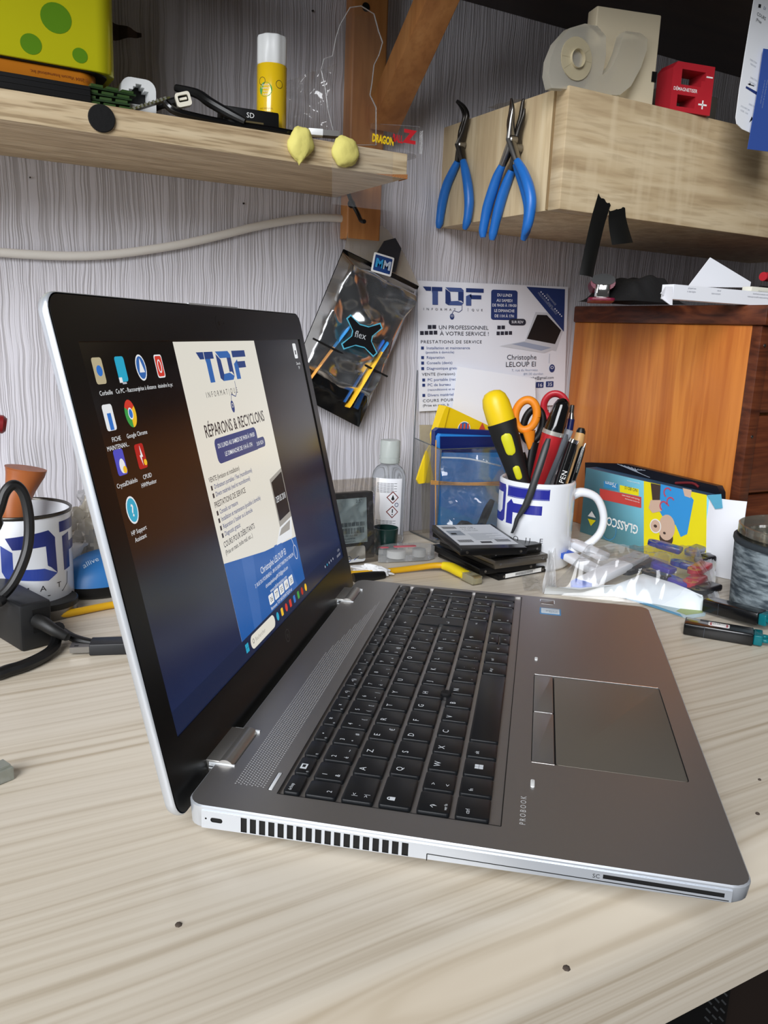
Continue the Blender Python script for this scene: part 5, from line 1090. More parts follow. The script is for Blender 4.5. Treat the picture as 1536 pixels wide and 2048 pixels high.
# black nylon spudger leaning outside the mug
T = thing('nylon_pry_tool', 'flat dark grey pry tool leaning across the front of the white mug', 'pry tool', mw=Matrix.Translation(MP(1070, 960, -46) / 1000))
b = MB(); P1 = [MP(1097, 877, -30), MP(1092, 892, -33), MP(1080, 930, -40), MP(1060, 990, -45), MP(1052, 1010, -45), MP(1034, 1038, -46), MP(1030, 1052, -46), MP(1024, 1066, -45)]
wd_ = [(2.4, .9), (3.7, 1.5), (3.9, 1.6), (3.9, 1.6), (3.9, 1.8), (2.4, 1.8), (2.0, 1.7), (1.4, 1.5)]
L = []
rt = Vector((vd.y, -vd.x, 0))
for p, (a_, c2) in zip(P1, wd_): L.append([p + rt * (a_ * math.cos(t)) - vd * (c2 * math.sin(t)) + Vector((0, 0, 0)) for t in [2 * PI * k / 16 for k in range(16)]])
b.loft(L); b.build('blade', mat('nylon_grey', '#2c2e30', .4), T, world=True, smooth=60)
# pens
stick('pen', 'clear and navy ballpoint pen, tallest thin pen in the white mug', 'pen', [
    ('button', STEEL, [(1145, 810, 14, 2.4), (1143, 825, 14, 2.8)]), ('clip_band', mat('pen_navy', '#141a4a', .3), [(1143, 838, 14, 3.6), (1139, 860, 13, 3.8)]),
    ('tip_cone', STEEL, [(1144, 823, 14, 1.8), (1143, 838, 14, 3.4)]), ('barrel', mat('pen_clear', '#b5bcc4', .12, trans=.5, ior=1.2), [(1139, 860, 13, 4.4), (1110, 930, 8, 4.6), (1090, 975, 3, 4.4)])])
stick('pen', 'clear plastic pen beside the black lettered pen in the white mug', 'pen', [('barrel', mat('pen_smoke', '#70757c', .12, trans=.4, ior=1.2), [(1131, 868, 4, 2.8), (1128, 880, 4, 4), (1095, 960, 0, 4.2), (1088, 985, -2, 4)])])
T = stick('pen', 'glossy black pen with white lettering in the white mug', 'pen', [
    ('barrel', mat('pen_black', '#101011', .15, coat=.5), [(1146, 884, 0, 5.4), (1140, 903, 0, 6.2), (1122, 957, -2, 6.2), (1114, 985, -4, 5.6)]), ('end_ring', CHROME, [(1149, 878, 0, 5.6), (1146, 885, 0, 6.0)])])
b = MB(); A = MP(1122, 966, -9.2); B2 = MP(1132, 936, -8.0); M = mmf(A, (B2 - A), None, -vd) if False else frame((0, 0, 0), (B2 - A).normalized(), None, -vd); M.translation = A; b.text('PEN', 5.4, 0, -2.6, 0, 0, M, track=1.1); b.build('lettering', WHITE, T, world=True, smooth=None)
stick('pen', 'tan wooden pen with a black tip end at the right of the mug', 'pen', [
    ('barrel', mat('pen_tan', '#c99c63', .45), [(1161, 866, 18, 5.2), (1158, 880, 17, 5.6), (1144, 935, 12, 5.2), (1136, 968, 9, 5)]), ('end_cap', BLACKP, [(1163, 856, 18, 3.2), (1162, 862, 18, 5), (1161, 867, 18, 5.2)])])
stick('pen', 'slim black pen with chrome clip, rightmost in the white mug', 'pen', [
    ('barrel', BLACKG, [(1167, 893, 6, 2.2), (1164, 900, 6, 3.4), (1150, 945, 4, 3.6), (1140, 975, 2, 3.4)]), ('clip', CHROME, [(1171, 887, 2, 1.2), (1168, 895, 1, 1.2), (1152, 945, 0, .9)])])

# left enamel mug
c = Zp(38, 1012, 88); r = 41
T = thing('enamel_mug', 'white enamel mug with dark rim and blue lettering at the left edge', 'mug', (c.x, c.y, 0))
b = MB(); b.lathe([(36, 0), (40, 1), (r, 4), (r, 84), (r, 85)], 72, 0, None, True, False); b.lathe([(r - 1.2, 85), (r - 1.2, 3), (1, 2)], 60, 0, None, False, True)
a0 = math.atan2(-c.y, -c.x); cc = cyl(r, 0, 0, a0)
def strips2(b, pts, m, z, cc):
    xs = [p[0] for p in pts]; x0, x1 = min(xs), max(xs); n_ = max(1, int((x1 - x0) / 2.5))
    for i in range(n_):
        q = clip(clip(pts, 0, x0 + (x1 - x0) * i / n_, 1), 0, x0 + (x1 - x0) * (i + 1) / n_, -1)
        if len(q) > 2: b.poly(q, z, m, cc)
for pts, m in (([(-12, 70), (22, 74), (28, 67), (28, 61), (-7, 60)], 1), ([(19, 62), (28, 61), (29, 36), (23, 42), (20, 44)], 1), ([(-13, 36), (20, 31), (29, 36), (17, 42), (-9, 44)], 2), ([(-16, 64), (-7, 58), (-7, 44), (-13, 36), (-16, 42)], 2),
               ([(33, 79), (64, 79), (64, 70), (33, 70)], 1), ([(36, 66), (46, 68), (46, 37), (37, 36)], 1), ([(46, 60), (60, 60), (60, 52), (46, 52)], 1)): strips2(b, pts, m, .12, cc)
for t, x in (('R', -14), ('M', 1), ('A', 15), ('T', 30)): b.text(t, 4.8, x, 23, .15, 3, cc, sx=1.2, align='C')
minimouse(b, 2, 9, 6, .15, 1, 0, cc, cord=False); cord = [(5, 14), (9, 19), (20, 18), (34, 19), (40, 24), (41, 34)]
for p, q in zip(cord, cord[1:]): b.line(p, q, .7, .15, 3, cc)
b.build('body', [mat('enamel_white', '#e4e7ec', .15, coat=.3), mat('enamel_blue', '#232f74', .25), mat('enamel_midblue', '#33489a', .25), mat('enamel_ink', '#17171a', .3)], T, smooth=50)
b = MB(); b.lathe([(r - 1.3, 85), (r - 1, 86.6), (r, 87.4), (r + 1, 86.6), (r + .6, 84.4), (r, 84.2)], 60, 0, None, False, False); b.build('rim', mat('rim_dark', '#4a4743', .25, .8), T, smooth=70)
LC = c.copy(); lvd = Vector((LC.x, LC.y, 0)).normalized()
def LP(px, py, off=0):
    d = ray(px, py); dist = (LC - O).to_2d().dot(lvd.to_2d()) + off; return O + d * (dist / (d.x * lvd.x + d.y * lvd.y))
T = thing('wooden_handle', 'flared brown wooden tool handle standing in the enamel mug', 'handle', mw=Matrix.Translation(LP(30, 1000, 5) / 1000))
b = MB(); a_ = [LP(52, 936, 6), LP(50, 946, 6), LP(41, 975, 5), LP(30, 1010, 3), LP(24, 1060, 0)]; b.tube(a_, [(17, 12), (16, 12), (12.5, 11), (11, 10), (10.5, 10)], 20, smooth=4)
b.build('shaft', grain('brown_handle', '#7a3f1c', '#9a552a', '#a86334', (30, 30, 6), rough=.4, bump=.05), T, world=True, smooth=50)
T = thing('red_handle', 'red plastic tool end at the left edge above the enamel mug', 'handle', mw=Matrix.Translation(LP(0, 850, 30) / 1000))
b = MB(); b.tube([LP(-60, 842, 30), LP(6, 849, 30), LP(13, 850, 30)], [8, 8, 5.5], 12); b.build('grip', mat('dark_red', '#7c1a1e', .35), T, world=True)
b = MB(); b.tube([LP(-60, 842, 30), LP(-70, 920, 20), LP(-40, 1040, 4)], 4, 10, smooth=4); b.build('shank', STEEL, T, world=True)

# ------------------------------------------------------------------ power brick and its cables
A = Zp(44, 1306, 0); B_ = Zp(108, 1289, 0); top = Xp(44, 1212, A.x); d = (B_ - A).normalized(); wd = (B_ - A).length; hgt = 36.5
T = thing('power_brick', 'black rectangular power adapter brick on the desk at the left', 'power adapter', mw=frame(A, d, (-d.y, d.x, 0)))
dq = Zp(0, 1186, hgt) - Zp(44, 1212, hgt); dq.z = 0; print('brick', wd, hgt, d, dq.normalized())
b = MB(); b.box(0, wd, 0, 112, 0, hgt, 0, bev=2.6); b.box(wd * .38, wd * .9, -.35, 1, hgt * .36, hgt * .86, 1); b.build('housing', [mat('brick_black', '#17181a', .45), mat('inlet_black', '#08080a', .5)], T)
BRK = T.matrix_world.copy(); pin = BRK @ (Vector((wd * .55, -1, hgt * .62)) / 1000) * 1000
b = MB(); b.tube([(wd * .5, -.5, hgt * .62), (wd * .56, -8, hgt * .6), (wd * .7, -16, hgt * .5), (wd * .95, -22, hgt * .36)], [5.5, 5.2, 4.4, 3.4], 14, smooth=4); b.build('plug', mat('plug_black', '#141414', .5), T, smooth=60)
pe = BRK @ (Vector((wd * .95, -22, hgt * .36)) / 1000) * 1000
cable('power_cable', [pe, Zp(118, 1258, 8), Zp(150, 1277, 7), Zp(200, 1289, 5), Zp(270, 1296, 4), Zp(340, 1290, 4)], 3.3, BLACKP, 'black cable running from the power brick to behind the laptop lid')
cable('mains_cable', [pe + Vector((-4, 6, 6)), Zp(113, 1275, 8), Zp(104, 1300, 5), Zp(70, 1322, 4.5), Zp(20, 1340, 4.5), Zp(-60, 1352, 4.5), Zp(-400, 1340, 4.5)], 4.4, BLACKP, 'thick black cable curving across the desk below the power brick')
lo_ = lambda px, py, z: Yp(px, py, 660)
cable('looped_cable', [V(-240, 700, 4.2), V(-80, 692, 8), Yp(-40, 1080, 668), Yp(-6, 1030, 660), Yp(10, 985, 662), Yp(29, 970, 664), Yp(48, 990, 664), Yp(58, 1040, 662), Yp(54, 1100, 658), Yp(30, 1160, 652), Yp(0, 1195, 648), Yp(-40, 1215, 645), V(-110, 668, 5), V(-260, 672, 4.2)], 4.0, BLACKP, 'black cable looping up in front of the enamel mug')
# tin lid on the desk
c = Zp(92, 1196, 13); T = thing('round_tin', 'low round tin with dark lid behind the power brick', 'tin', (c.x, c.y, 0))
b = MB(); b.lathe([(24, 0), (25, 1), (25, 11)], 48, 0, None, True, False); b.build('wall', STEEL, T, smooth=50)
b = MB(); b.lathe([(25.6, 9), (25.6, 13), (24.6, 13.8), (23.6, 13), (1, 12.6)], 48, 0, None, False, True); b.build('lid', mat('lid_dark', '#1e1d1b', .45, .3), T, smooth=50)
# crumpled bags
def crumple(name, c, rx, ry, rz, m, label, seed, cat='bag', amp=.45, rot=0):
    b = MB()
    def f(u, v):
        a_ = 2 * PI * u; t = PI * v; d = Vector((math.sin(t) * math.cos(a_), math.sin(t) * math.sin(a_), math.cos(t)))
        q = d * 1.5 + Vector((seed * 7.3, seed, 0)); s_ = 1 + amp * (abs(noise.noise(q)) * 1.6 - .3) + amp * .55 * abs(noise.noise(q * 2.7)) + amp * .3 * noise.noise(q * 6)
        p = Vector((d.x * rx * s_, d.y * ry * s_, d.z * rz * s_)); p.z = max(p.z, -c[2] + .4); return p
    b.grid(f, 56, 36); o = b.build(name, m, smooth=25); o.location = Vector(c) / 1000; o.rotation_euler = (0, 0, rot); tag(o, label, cat); return o
p = Yp(185, 1060, 800); crumple('crumpled_bag', (p.x, 800, 34), 30, 24, 38, film('bag_tan', body=.72, gloss=.25, rough=.25, bodycol='#b5ad9c'), 'crumpled translucent beige bag behind the blue mouse', 3)
p = Yp(178, 1030, 815); crumple('crumpled_bag', (p.x + 10, 815, 70), 16, 14, 24, film('bag_grey', body=.7, gloss=.25, rough=.2, bodycol='#a8a8aa'), 'twisted top of a grey plastic bag against the wall left of the lid', 5)
b = MB(); pts = [Yp(124, 1150, 770), Yp(134, 1135, 770), Yp(142, 1110, 772), Yp(150, 1092, 775), Yp(156, 1088, 777)]
L = []
for i, p in enumerate(pts):
    L.append([p + Vector(((9 + 2 * noise.noise(Vector((i * 1.3, k * .9, 0)))) * math.cos(2 * PI * k / 14), 6 * math.sin(2 * PI * k / 14), 3 * noise.noise(Vector((i * 2.1, k * 1.7, 4))))) for k in range(14)])
b.loft(L); b.tube([Yp(120, 1180, 765), Yp(124, 1150, 770)], [10, 9], 9); o = b.build('white_tissue', mat('tissue', '#dfe0e2', .7, bump=.6, bscale=150), smooth=30); tag(o, 'scrunched white tissue standing between the enamel mug and the blue mouse', 'tissue')
# blue mouse
A = Zp(140, 1190, 0); T = thing('computer_mouse', 'blue computer mouse with black sides half hidden by the laptop lid', 'mouse', (A.x + 34, A.y + 6, 0), math.radians(8))
b = MB()
def ms(u, v, top):
    a_ = 2 * PI * u; rr_ = v; x_ = 46 * rr_ * math.cos(a_); y_ = 30 * rr_ * math.sin(a_) * (1 - .12 * math.cos(a_)); z_ = 11 + 27 * (1 - rr_ ** 2.3) ** .62 * (1 + .18 * math.cos(a_) * rr_ * .5); return Vector((x_, y_, z_))
b.grid(lambda u, v: ms(u, 1 - v, 1), 40, 14); M = None
t_ = lambda p: ms((math.atan2(p.y / 30, p.x / 46)) / (2 * PI), min(1, math.hypot(p.x / 46, p.y / 30)), 1) + Vector((0, 0, .25))
b.text('allive', 5.2, -26, -15, 0, 1, t_, sx=1); b.build('shell', [mat('mouse_blue', '#2a6fb0', .4), mat('mouse_text', '#c9dced', .5)], T, smooth=70)
b = MB(); b.loft([[Vector((46 * k_ * math.cos(2 * PI * k / 40), 30 * k_ * math.sin(2 * PI * k / 40) * (1 - .12 * math.cos(2 * PI * k / 40)), z_)) for k in range(40)] for z_, k_ in ((.5, .9), (3, .98), (8, 1.0), (11.4, 1.0))]); b.build('base', BLACKP, T, smooth=60)
# usb stick with metal plug
A = Zp(140, 1300, 4); B_ = Zp(256, 1296, 4); T = thing('usb_drive', 'flat black usb drive lying under the black cable at the left', 'usb drive', mw=frame(V(A.x, A.y, .2), (B_.x - A.x, B_.y - A.y, 0), (-(B_.y - A.y), B_.x - A.x, 0)))
b = MB(); b.box(14, 75, -4, 12, 0, 9, 0, bev=1); b.build('housing', mat('drive_black', '#1b1c1f', .45), T); b = MB(); b.plate([(-2, 2), (-2 + 12, 2), (10, 6.5), (-2, 6.5)], (), 0, 15, 0, mmf((0, 0, 0), (0, 1, 0), (0, 0, 1)) @ Matrix.Rotation(0, 4, 'Z')) if False else b.box(0, 14, -2, 10, 2, 6.5, 0); b.box(3, 6, 0, 2, 6.4, 6.7, 1); b.box(3, 6, 6, 8, 6.4, 6.7, 1); b.build('metal_plug', [STEEL, BLACKP], T)
# clear plug at the very left
A = Zp(-6, 1562, 0); T = thing('network_plug', 'small clear network plug at the left edge of the desk', 'plug', (A.x, A.y, 0), .4)
b = MB(); b.box(-8, 7, -5.5, 5.5, .2, 7.6, 0, bev=.5); b.build('housing', mat('clear_plug', '#b7bab0', .15, trans=.6, ior=1.3), T); b = MB(); b.box(-2, 6, -4, 4, 7.7, 9, 0); b.build('latch', mat('clear_plug', ''), T)

# ------------------------------------------------------------------ yellow network cable
T = thing('network_cable', 'yellow network cable with clear plug lying on the desk behind the laptop', 'network cable', mw=Matrix.Translation(Zp(800, 1150, 0) / 1000))
b = MB(); b.tube([Zp(60, 1236, 3.5), Zp(120, 1230, 3.5), Zp(235, 1208, 3.5), V(190, 700, 3.5), V(270, 705, 3.5), V(345, 712, 3.5), Zp(722, 1147, 3.5), Zp(780, 1142, 4), Zp(830, 1136, 5), Zp(868, 1131, 7), Zp(890, 1131, 7.5)], 3.2, 12, smooth=6); b.build('cable', mat('cable_yellow', '#d9a514', .45), T, world=True, smooth=60)
b = MB(); pb = [Zp(885, 1131, 7.5), Zp(900, 1134, 7.5), Zp(918, 1143, 7), Zp(932, 1150, 6.5)]; b.tube(pb, [(4, 4), (6.5, 5), (6.8, 5), (6.4, 4.8)], 12, smooth=3); b.build('boot', mat('boot_yellow', '#ead018', .5), T, world=True, smooth=50)
A, B_ = Zp(930, 1149, 6), Zp(955, 1161, 5.5); b = MB(); M = frame((0, 0, 0), (B_ - A), (-(B_ - A).y, (B_ - A).x, 0)); M.translation = A; ln = (B_ - A).length
b.box(0, ln, -6, 6, -4, 4, 0, M, bev=.5); b.build('plug', mat('plug_clear', '#c6c0a4', .12, trans=.6, ior=1.3), T, world=True)
b = MB()
for k in range(8): b.box(ln - 5, ln + .1, -4.6 + k * 1.2, -4.1 + k * 1.2, 2.2, 4.15, 0, M)
b.build('contacts', mat('gold', '#b79a4a', .3, 1), T, world=True)

# ------------------------------------------------------------------ sanitiser bottle, cup, bagged disk
UPZ = Vector((0, 0, 1))
c = Zp(776, 1092, 0); c = V(Yp(776, 1000, 812).x, 812, 0)
T = thing('sanitiser_bottle', 'clear squeeze bottle with white hazard label and pale cap against the wall', 'bottle', (c.x, c.y, 0), -math.radians(32))
CL = mat('clear_plastic', '#e9eef2', .06, trans=.92, ior=1.15)
b = MB(); prof = [(.78, 0), (.95, 2), (1, 6), (1, 78), (.93, 86), (.72, 92), (.4, 96), (.36, 98)]
b.loft([[Vector((20 * k_ * math.cos(2 * PI * k / 40), 12.5 * max(k_, .0) * (1 if k_ > .5 else 1.35) * math.sin(2 * PI * k / 40), z_)) for k in range(40)] for k_, z_ in prof], 0); b.build('bottle_body', CL, T, smooth=60)
ztop = Yp(776, 880, 812).z; zc = Yp(776, 925, 812).z
b = MB(); b.lathe([(10.2, 96), (11.6, 97), (11.6, ztop - 1.5), (10.8, ztop)], 32, 0); 
for k in range(2): b.lathe([(11.9, 100 + k * 3.2), (11.9, 101 + k * 3.2)], 32, 0, None, False, False)
b.build('cap', mat('cap_clear', '#cfd6d2', .2, trans=.45, ior=1.25), T, smooth=50)
b = MB(); lab = lambda p: Vector(((20.3 + p.z) * math.sin(p.x / 20.3), -(12.8 + p.z) * math.cos(p.x / 20.3), p.y))
for i in range(14): x0 = -16 + i * 2.4; b.rect(x0, 14, x0 + 2.4, 80, 0, 0, lab)
for k in range(8): [b.rect(-14 + i * 4.2, 74 - k * 1.5, -10.4 + i * 4.2, 74.5 - k * 1.5, .1, 1, lab) for i in range(6 - k % 2)]
for k in range(7): [b.rect(-14 + i * 4.2, 30 - k * 1.6, -10.4 + i * 4.2, 30.5 - k * 1.6, .1, 1, lab) for i in range(6 - k % 2)]
for yc_ in (58, 41):
    strips2(b, [(6, yc_ - 7.5), (13.5, yc_), (6, yc_ + 7.5), (-1.5, yc_)], 2, .15, lab); strips2(b, [(6, yc_ - 6), (12, yc_), (6, yc_ + 6), (0, yc_)], 0, .28, lab)
b.poly([(6, yc_ + 20.5), (8, 56), (6, 54.5), (4, 56)], .45, 1, lab); b.line((6, 44.5), (6, 40), 1.3, .45, 1, lab); b.disc(6, 38, .8, .3, 1, lab, seg=8); b.ring(10.8, 49.5, 1.8, .7, .45, 3, lab, seg=12)
b.build('label', [PAPER, INK, mat('hazard_brown', '#7a2f2a', .5), NAVY], T, smooth=60)
c = V(Yp(771, 1060, 775).x, 775, 0); T = thing('dark_cup', 'small dark green cup behind the bagged hard disk', 'cup', (c.x, c.y, 0))
b = MB(); b.lathe([(12, 0), (13, 1), (14.5, 30), (13.6, 30), (12.4, 3), (.5, 3)], 32, 0); b.build('wall', mat('cup_green', '#173430', .3), T, smooth=50)

# hard disk in an antistatic bag
T = thing('bagged_hard_disk', 'hard disk with pale blue label standing in a shiny antistatic bag beside the laptop lid', 'hard disk', mw=Matrix.Translation(V(395, 755, 0) / 1000))
A = Zp(640, 1142, 0); B_ = Zp(752, 1128, 0)
A, B_ = V(A.x, A.y, 1), V(B_.x, B_.y, 1); d = (B_ - A).normalized(); ht = Yp(740, 972, B_.y + 8).z
nrm = Vector((d.y, -d.x, 0)); tl = (UPZ * .985 - nrm * .12).normalized(); M = frame((0, 0, 0), d, tl); M.translation = A; wd = (B_ - A).length; hl = ht / .985
b = MB(); b.box(2, wd, 6, hl - 8, -18, -2, 0, M, bev=1.5); b.build('disk_case', mat('disk_brown', '#4b4138', .35, .7, var=.15, vscale=80), T, world=True)
b = MB(); b.box(8, wd - 9, hl * .28, hl - 14, -2, -1.6, 0, M); 
for i in range(26): b.rect(wd - 42 + i * 1.15, hl * .40, wd - 42 + i * 1.15 + (.45 if i % 3 else .8), hl * .47, -1.5, 2, M); b.rect(wd - 42 + i * 1.15, hl * .49, wd - 42 + i * 1.15 + (.8 if i % 4 else .4), hl * .54, -1.5, 2, M)
for k, t in enumerate(('R/N 1R1162-300', 'S/N 4LA0PF9K', 'FW 0003SDM1', 'Date 03 2016')): b.text(t, 2.0, wd - 42, hl * .365 - k * 3.2, -1.5, 2, M, sx=1.1)
b.text('2.5"', 3.4, wd - 22, hl * .78, -1.5, 2, M)
b.rbox(wd - 38, hl * .14, -2, -1.4, 52, hl * .20, 3, .1, 1, M); b.ring(wd - 32, hl * .09, 2.2, .7, -1.3, 3, M, seg=14); b.line((wd - 26, hl * .07), (wd - 20, hl * .11), .8, -1.3, 3, M)
b.build('label', [mat('label_blue', '#b9d2e2', .4), mat('label_white', '#dde2e6', .4), mat('label_ink', '#3d4a55', .5), NAVYM], T, world=True)
b = MB()
def hb(u, v):
    e = min(1, min(u, 1 - u) * 7) * min(1, min(v, 1 - v) * 9); q = Vector((u * 5, v * 6, 9)); return M @ Vector((-8 + (wd + 19) * u, -.5 + (hl + 6) * v, -9 + e * (9.5 + 3 * abs(noise.noise(q)) + 1.6 * abs(noise.noise(q * 2.5))) + (1 - e) * 2.5 * noise.noise(q * 1.4)))
b.grid(hb, 46, 46)
b.grid(lambda u, v: M @ Vector((-8 + (wd + 19) * u, -.5 + (hl + 6) * v, -20 + 3 * noise.noise(Vector((u * 5, v * 6, 2))))), 16, 16, flip=True)
b.build('antistatic_bag', film('antistatic', tint='#efe9e0', body=.06, gloss=.75, rough=.12, bodycol='#8d98a2', gmin=.06), T, world=True, smooth=70)

# correction tape in its clear case
A = Zp(757, 1128, 0); B_ = Zp(872, 1122, 0); d = (B_ - A); ln = d.length
T = thing('correction_tape', 'clear cased correction tape dispenser with white wheels lying behind the laptop', 'correction tape', mw=frame(V(A.x, A.y, .3), d, (-d.y, d.x, 0)))
b = MB(); pl = [(0, 2), (8, 0), (ln - 10, 0), (ln, 6), (ln, 17), (ln - 12, 24), (22, 25), (6, 18)]
b.plate(pl, (), 1, 15, 0); b.build('clear_case', film('case_film', body=.22, gloss=.8, rough=.06, bodycol='#dfe3e6'), T)
for cx_, r_ in ((ln * .36, 10.5), (ln * .76, 7.5)): b = MB(); b.lathe([(r_ - 2, 3), (r_, 3.4), (r_, 11), (r_ - 2, 11.6), (3, 11.6)], 30, 0, Matrix.Translation((cx_, 12, 0))); b.build('wheel', WHITEP, T, smooth=50)
b = MB(); b.rbox(ln * .5, 11, 15, 15.3, 26, 7, 2.5, .1, 0); b.rbox(ln * .14, 10, 15, 15.3, 10, 6, 2.5, .1, 0); b.build('print', mat('tape_red', '#c45a66', .4), T)
crumple('white_tissue', (Zp(745, 1150, 0).x, Zp(745, 1150, 0).y, 5), 17, 6, 5, mat('tissue', ''), 'small crumpled white paper behind the laptop hinge', 8, 'paper', rot=-.7)
b = MB(); A = Zp(706, 1157, 3); b.tube([A, Zp(745, 1153, 3), Zp(768, 1150, 3)], [5.5, 5.5, 4], 12, smooth=3); o = b.build('black_clip', BLACKP); tag(o, 'black rounded piece lying just behind the far laptop hinge', 'clip')

# ------------------------------------------------------------------ stack of disks
base = V(518, 688, 0)
def disk(name, label, c, rz, z, h, m, lab=None, tilt=0):
    T = thing(name, label, 'hard disk', mw=Matrix.Translation((c[0] / 1000, c[1] / 1000, z / 1000)) @ Matrix.Rotation(rz, 4, 'Z') @ Matrix.Rotation(tilt, 4, 'Y'), group='stacked laptop hard disks')
    b = MB(); b.box(-35, 35, -50, 50, 0, h, 0, bev=1.1); b.box(-35.1, 35.1, -48, 48, h * .38, h * .5, 1); b.build('disk_case', [m, mat('disk_edge', '#3b3a38', .3, .8)], T)
    for x_ in (-28, 28): b = MB(); b.lathe([(1.4, 0), (1.4, .5), (.3, .6)], 10, 0, mmf((x_, -50, h * .5), (1, 0, 0), (0, 0, 1)) @ Matrix.Rotation(0, 4, 'X')); b.build('screw', STEEL, T)
    if lab: lab(T, h)
    return T
DM = mat('disk_black', '#141415', .32, .4); DS = mat('disk_silver', '#77726a', .3, .9)
def lab_top(T, h):
    b = MB(); b.box(-31, 31, -36, 47, h, h + .15, 0)
    for i in range(22):
        for (x0, y0, n_) in ((-28, 30, .5), (-28, -26, .5), (12, -26, .45)): b.rect(x0 + (i % 22) * .72, y0, x0 + (i % 22) * .72 + (.5 if i % 3 else .3), y0 + 10, h + .2, 1)
    for k, t in enumerate(('500 GB', '2.5 SATA', 'model 5400')): b.text(t, 3.6 - k * .6, -8, 34 - k * 7, h + .2, 1)
    for k in range(9): b.rect(-8, 8 - k * 3.2, 26 - (k % 3) * 8, 9 - k * 3.2, h + .2, 2)
    b.rect(-28, 2, -12, 22, h + .2, 2); b.rect(-26, 6, -20, 12, h + .25, 1); b.rect(-6, -30, 6, -24, h + .2, 1)
    b.build('label', [mat('disk_label', '#d4d8dc', .4), INK, mat('disk_print', '#8f98a2', .5)], T)
def lab_side(T, h):
    b = MB(); M = mmf((0, -50.15, h * .5), (1, 0, 0), (0, 0, 1)); b.rect(-26, -2, 26, 2.4, .1, 0, M)
    for i in range(34): b.rect(-12 + i * .75, -1.4, -12 + i * .75 + (.45 if i % 3 else .2), 1.6, .2, 1, M)
    b.build('label', [WHITE, INK], T)
disk('hard_disk', 'bottom black disk of the stack with a white barcode strip on its edge', (530, 692), .10, .3, 7.2, DM, lab_side)
disk('hard_disk', 'second black disk from the bottom of the stack before the mug', (516, 690), -.06, 7.7, 7, DM)
disk('hard_disk', 'silver edged disk in the middle of the stack before the mug', (524, 684), .02, 14.9, 9.3, DS)
disk('hard_disk', 'black disk second from the top of the stack before the mug', (519, 690), .06, 24.4, 9.3, DM)
disk('hard_disk', 'topmost disk of the stack with a large white label and barcodes', (493, 670), -.28, 33.9, 7.2, DM, lab_top)
b = MB(); A = Zp(835, 1075, 27); 
# ------------------------------------------------------------------ acrylic holder with blue sleeves and the yellow carton
A0, A1 = V(Yp(826, 1090, 850).x, 850, 0), None
T = thing('acrylic_holder', 'open clear acrylic holder standing against the wall left of the mug', 'holder', mw=Matrix.Translation(V(545, 815, 0) / 1000))
xl = Yp(824, 980, 850).x; xr_ = xl + 118; zb = Yp(823, 876, 850).z; yf = 790; zf = Yp(858, 900, yf).z
b = MB(); M = mmf((xl, 0, 0), (0, -1, 0), (0, 0, 1)); b.plate([(-850, .5), (-yf, .5), (-yf, zf), (-(yf + 14), zf + 1), (-850, zb)] if False else [(-850, .5), (-yf, .5), (-yf, zf), (-850, zb)], (), -1.2, 1.2, 0, M); b.build('side_panel', ACRY, T, world=True)
b = MB(); b.box(xl, xr_, yf - 1, yf + 1, .5, zf, 0); b.build('front_panel', ACRY, T, world=True)
b = MB()
for p, q in ((V(xl, 851, 1), V(xl, 851, Yp(822, 740, 852).z)), (V(xl, 850, zb), V(xl, yf, zf)), (V(xl, yf, zf), V(xl, yf, 1)), (V(xl, 850, 1), V(xl, yf, 1)), (V(xl, yf, zf), V(xr_, yf, zf))): b.tube([p, q], .7, 5)
b.build('panel_edge', film('edge_dark', tint='#a7afb2', body=.35, gloss=.6, bodycol='#8a9296'), T, world=True)
def slab(name, pts, thick, m, label, cat, mi=0, extra=None, push=(0, 1, 0)):
    """flat item with a real thickness behind its front outline"""
    n_ = len(pts); pv = Vector(push).normalized() * thick; b = MB()
    b.add(pts + [p + pv for p in pts], [list(range(n_)), [n_ + i for i in range(n_)][::-1]] + [[(i + 1) % n_, i, n_ + i, n_ + (i + 1) % n_] for i in range(n_)], mi)
    if extra: extra(b)
    o = b.build(name, m, smooth=20); tag(o, label, cat); return o
slab('cardboard_piece', [Yp(*q, 840) for q in ((840, 850), (872, 850), (872, 1075), (846, 1075))], 2, mat('kraft_card', '#a39a86', .8, var=.08, vscale=90), 'grey-brown cardboard piece inside the clear holder against the wall', 'cardboard')
b = MB(); ys_ = 822; yp = [Yp(*q, ys_) for q in ((861, 890), (852, 905), (840, 940), (834, 960), (838, 968), (850, 966), (858, 925), (866, 895))]; b.add(yp + [p + Vector((0, 3, 0)) for p in yp], [list(range(8)), [8 + i for i in range(8)][::-1]] + [[(i + 1) % 8, i, 8 + i, 8 + (i + 1) % 8] for i in range(8)]); o = b.build('yellow_tab', YELLOW, smooth=20); tag(o, 'curved yellow plastic piece sticking out left of the blue sleeves', 'plastic piece')
